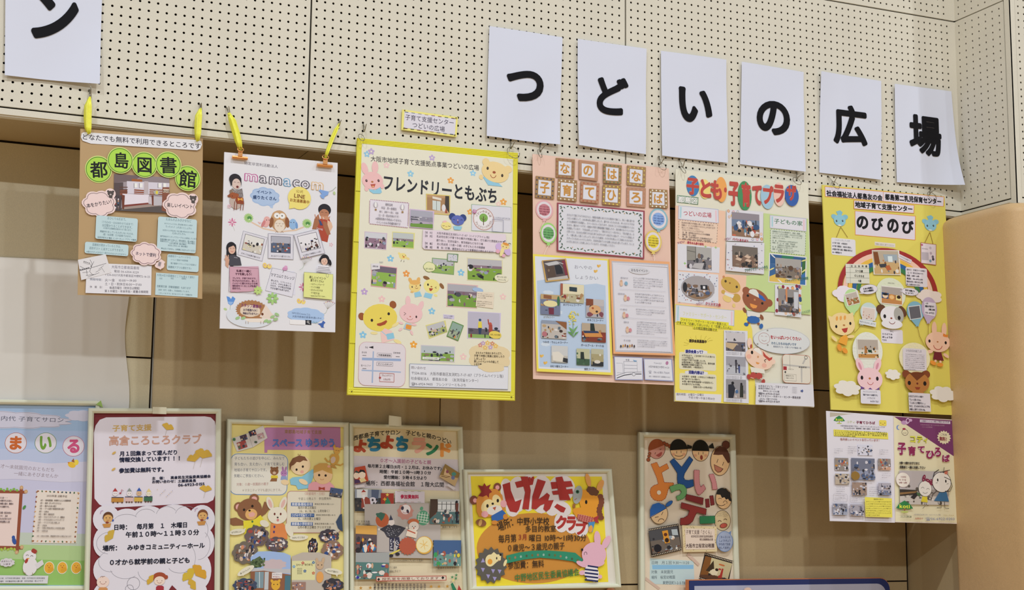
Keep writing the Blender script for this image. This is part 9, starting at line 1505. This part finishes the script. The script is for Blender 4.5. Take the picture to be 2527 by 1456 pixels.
# ------------------------------------------------------------------ hooks, rings, ribbons and clips
def hk(x, y, tx, ty, lab, eye=None, Y=-.006):
    "wire hook: root in the hole at (x,y), eye below, free arm rising to (tx,ty)"
    A = W(x, y, .006); B = W(x, y, -.002); ex, ey = eye or (x+5, y+20); E = W(ex, ey, -.012); T = W(tx, ty, -.034)
    o = thing('peg_hook', lab, 'hook', tuple(B), 'bent wire hooks in the peg board'); V, F = [], []
    d = Vector((.0022, 0, 0)); E2 = W(ex+3.5, ey-1, -.018); L = W(ex+1.5, ey+3.5, -.015)
    tube(V, F, [tuple(p-B) for p in (A, B, B.lerp(E, .3)+Vector((0, -.003, 0)), E, L, E2, E2.lerp(T, .5), T)], .0011, 8)
    mk('bent_wire', V, F, 'wire', o, smooth=True)
    V, F = [], []; tube(V, F, [tuple(p-B) for p in (A+d, B+d, B.lerp(E, .5)+d*.8+Vector((0, -.003, 0)), E+Vector((.0005, -.001, .001)))], .0009, 6)
    mk('second_prong', V, F, 'wire', o, smooth=True)
for a in ((219.5, 221, 224, 212, 'wire hook over the left end of the kraft library poster', (221, 243)),
          (492.5, 256, 497, 254, 'wire hook over the right end of the kraft library poster', (494, 272)),
          (558, 264.5, 564.5, 262, 'wire hook over the left clip of the white owl poster', (564, 281)),
          (836, 298.5, 842, 296, 'wire hook over the right clip of the white owl poster', (832, 315)),
          (896, 307, 904, 306, 'wire hook above the left corner of the yellow-bordered poster', (897, 322)),
          (1258.5, 347, 1271, 348, 'wire hook above the right corner of the yellow-bordered poster', (1260, 364)),
          (1331, 355.5, 1347, 356, 'wire hook above the left corner of the salmon poster', (1332, 372)),
          (1624, 387, 1641, 388, 'wire hook above the right corner of the salmon poster', (1629, 402)),
          (1674, 393, 1691, 393, 'wire hook above the left corner of the cream poster with red heading', (1683, 410)),
          (1964.5, 424, 1984, 425, 'wire hook above the right corner of the cream poster with red heading', (1965, 439)),
          (2043, 435, 2066, 436, 'wire hook above the left corner of the rainbow poster', (2055, 451)),
          (2295, 462, 2318, 463, 'wire hook above the right corner of the rainbow poster', (2294, 475))):
    hk(a[0], a[1], a[2], a[3], a[4], a[5])
for cx, cy, rx, ry, lab in ((892, 339, 7, 10, 'small wire ring at the left corner of the yellow-bordered poster'), (1267, 376, 15, 15, 'large wire ring at the right corner of the yellow-bordered poster'), (1332, 379, 4, 11, 'small wire ring at the left corner of the salmon poster'), (1634, 410, 9, 10, 'wire ring at the right corner of the salmon poster'), (1686, 419, 4.5, 9, 'small wire ring at the left corner of the cream poster with red heading'), (1967, 447, 9, 9, 'wire ring at the right corner of the cream poster with red heading'), (2062, 457, 8, 9, 'wire ring at the left corner of the rainbow poster'), (2300, 484, 9, 10, 'wire ring at the right corner of the rainbow poster')):
    ring_(cx, cy, rx, ry, lab, Y=-.019)
ribbon([(221, 240), (217, 262), (216, 290), (217, 315), (219, 331)], .0125, 'yellow ribbon holding the left end of the kraft library poster', Y=-.017)
ribbon([(494, 268), (490, 285), (488, 310), (488, 330), (487, 349)], .0115, 'yellow ribbon holding the right end of the kraft library poster', Y=-.017)
ribbon([(564, 279), (573, 298), (581, 325), (588, 350), (593, 370)], .0125, 'yellow ribbon above the left clip of the white owl poster', Y=-.015)
ribbon([(838, 304), (830, 318), (818, 345), (809, 370), (802, 392)], .0065, 'narrow yellow ribbon above the right clip of the white owl poster', Y=-.015)
clip(591.5, 389.5, 'copper clip at the upper left of the white owl poster', Y=-.018)
clip(801, 409, 'copper clip at the upper right of the white owl poster', Y=-.018)
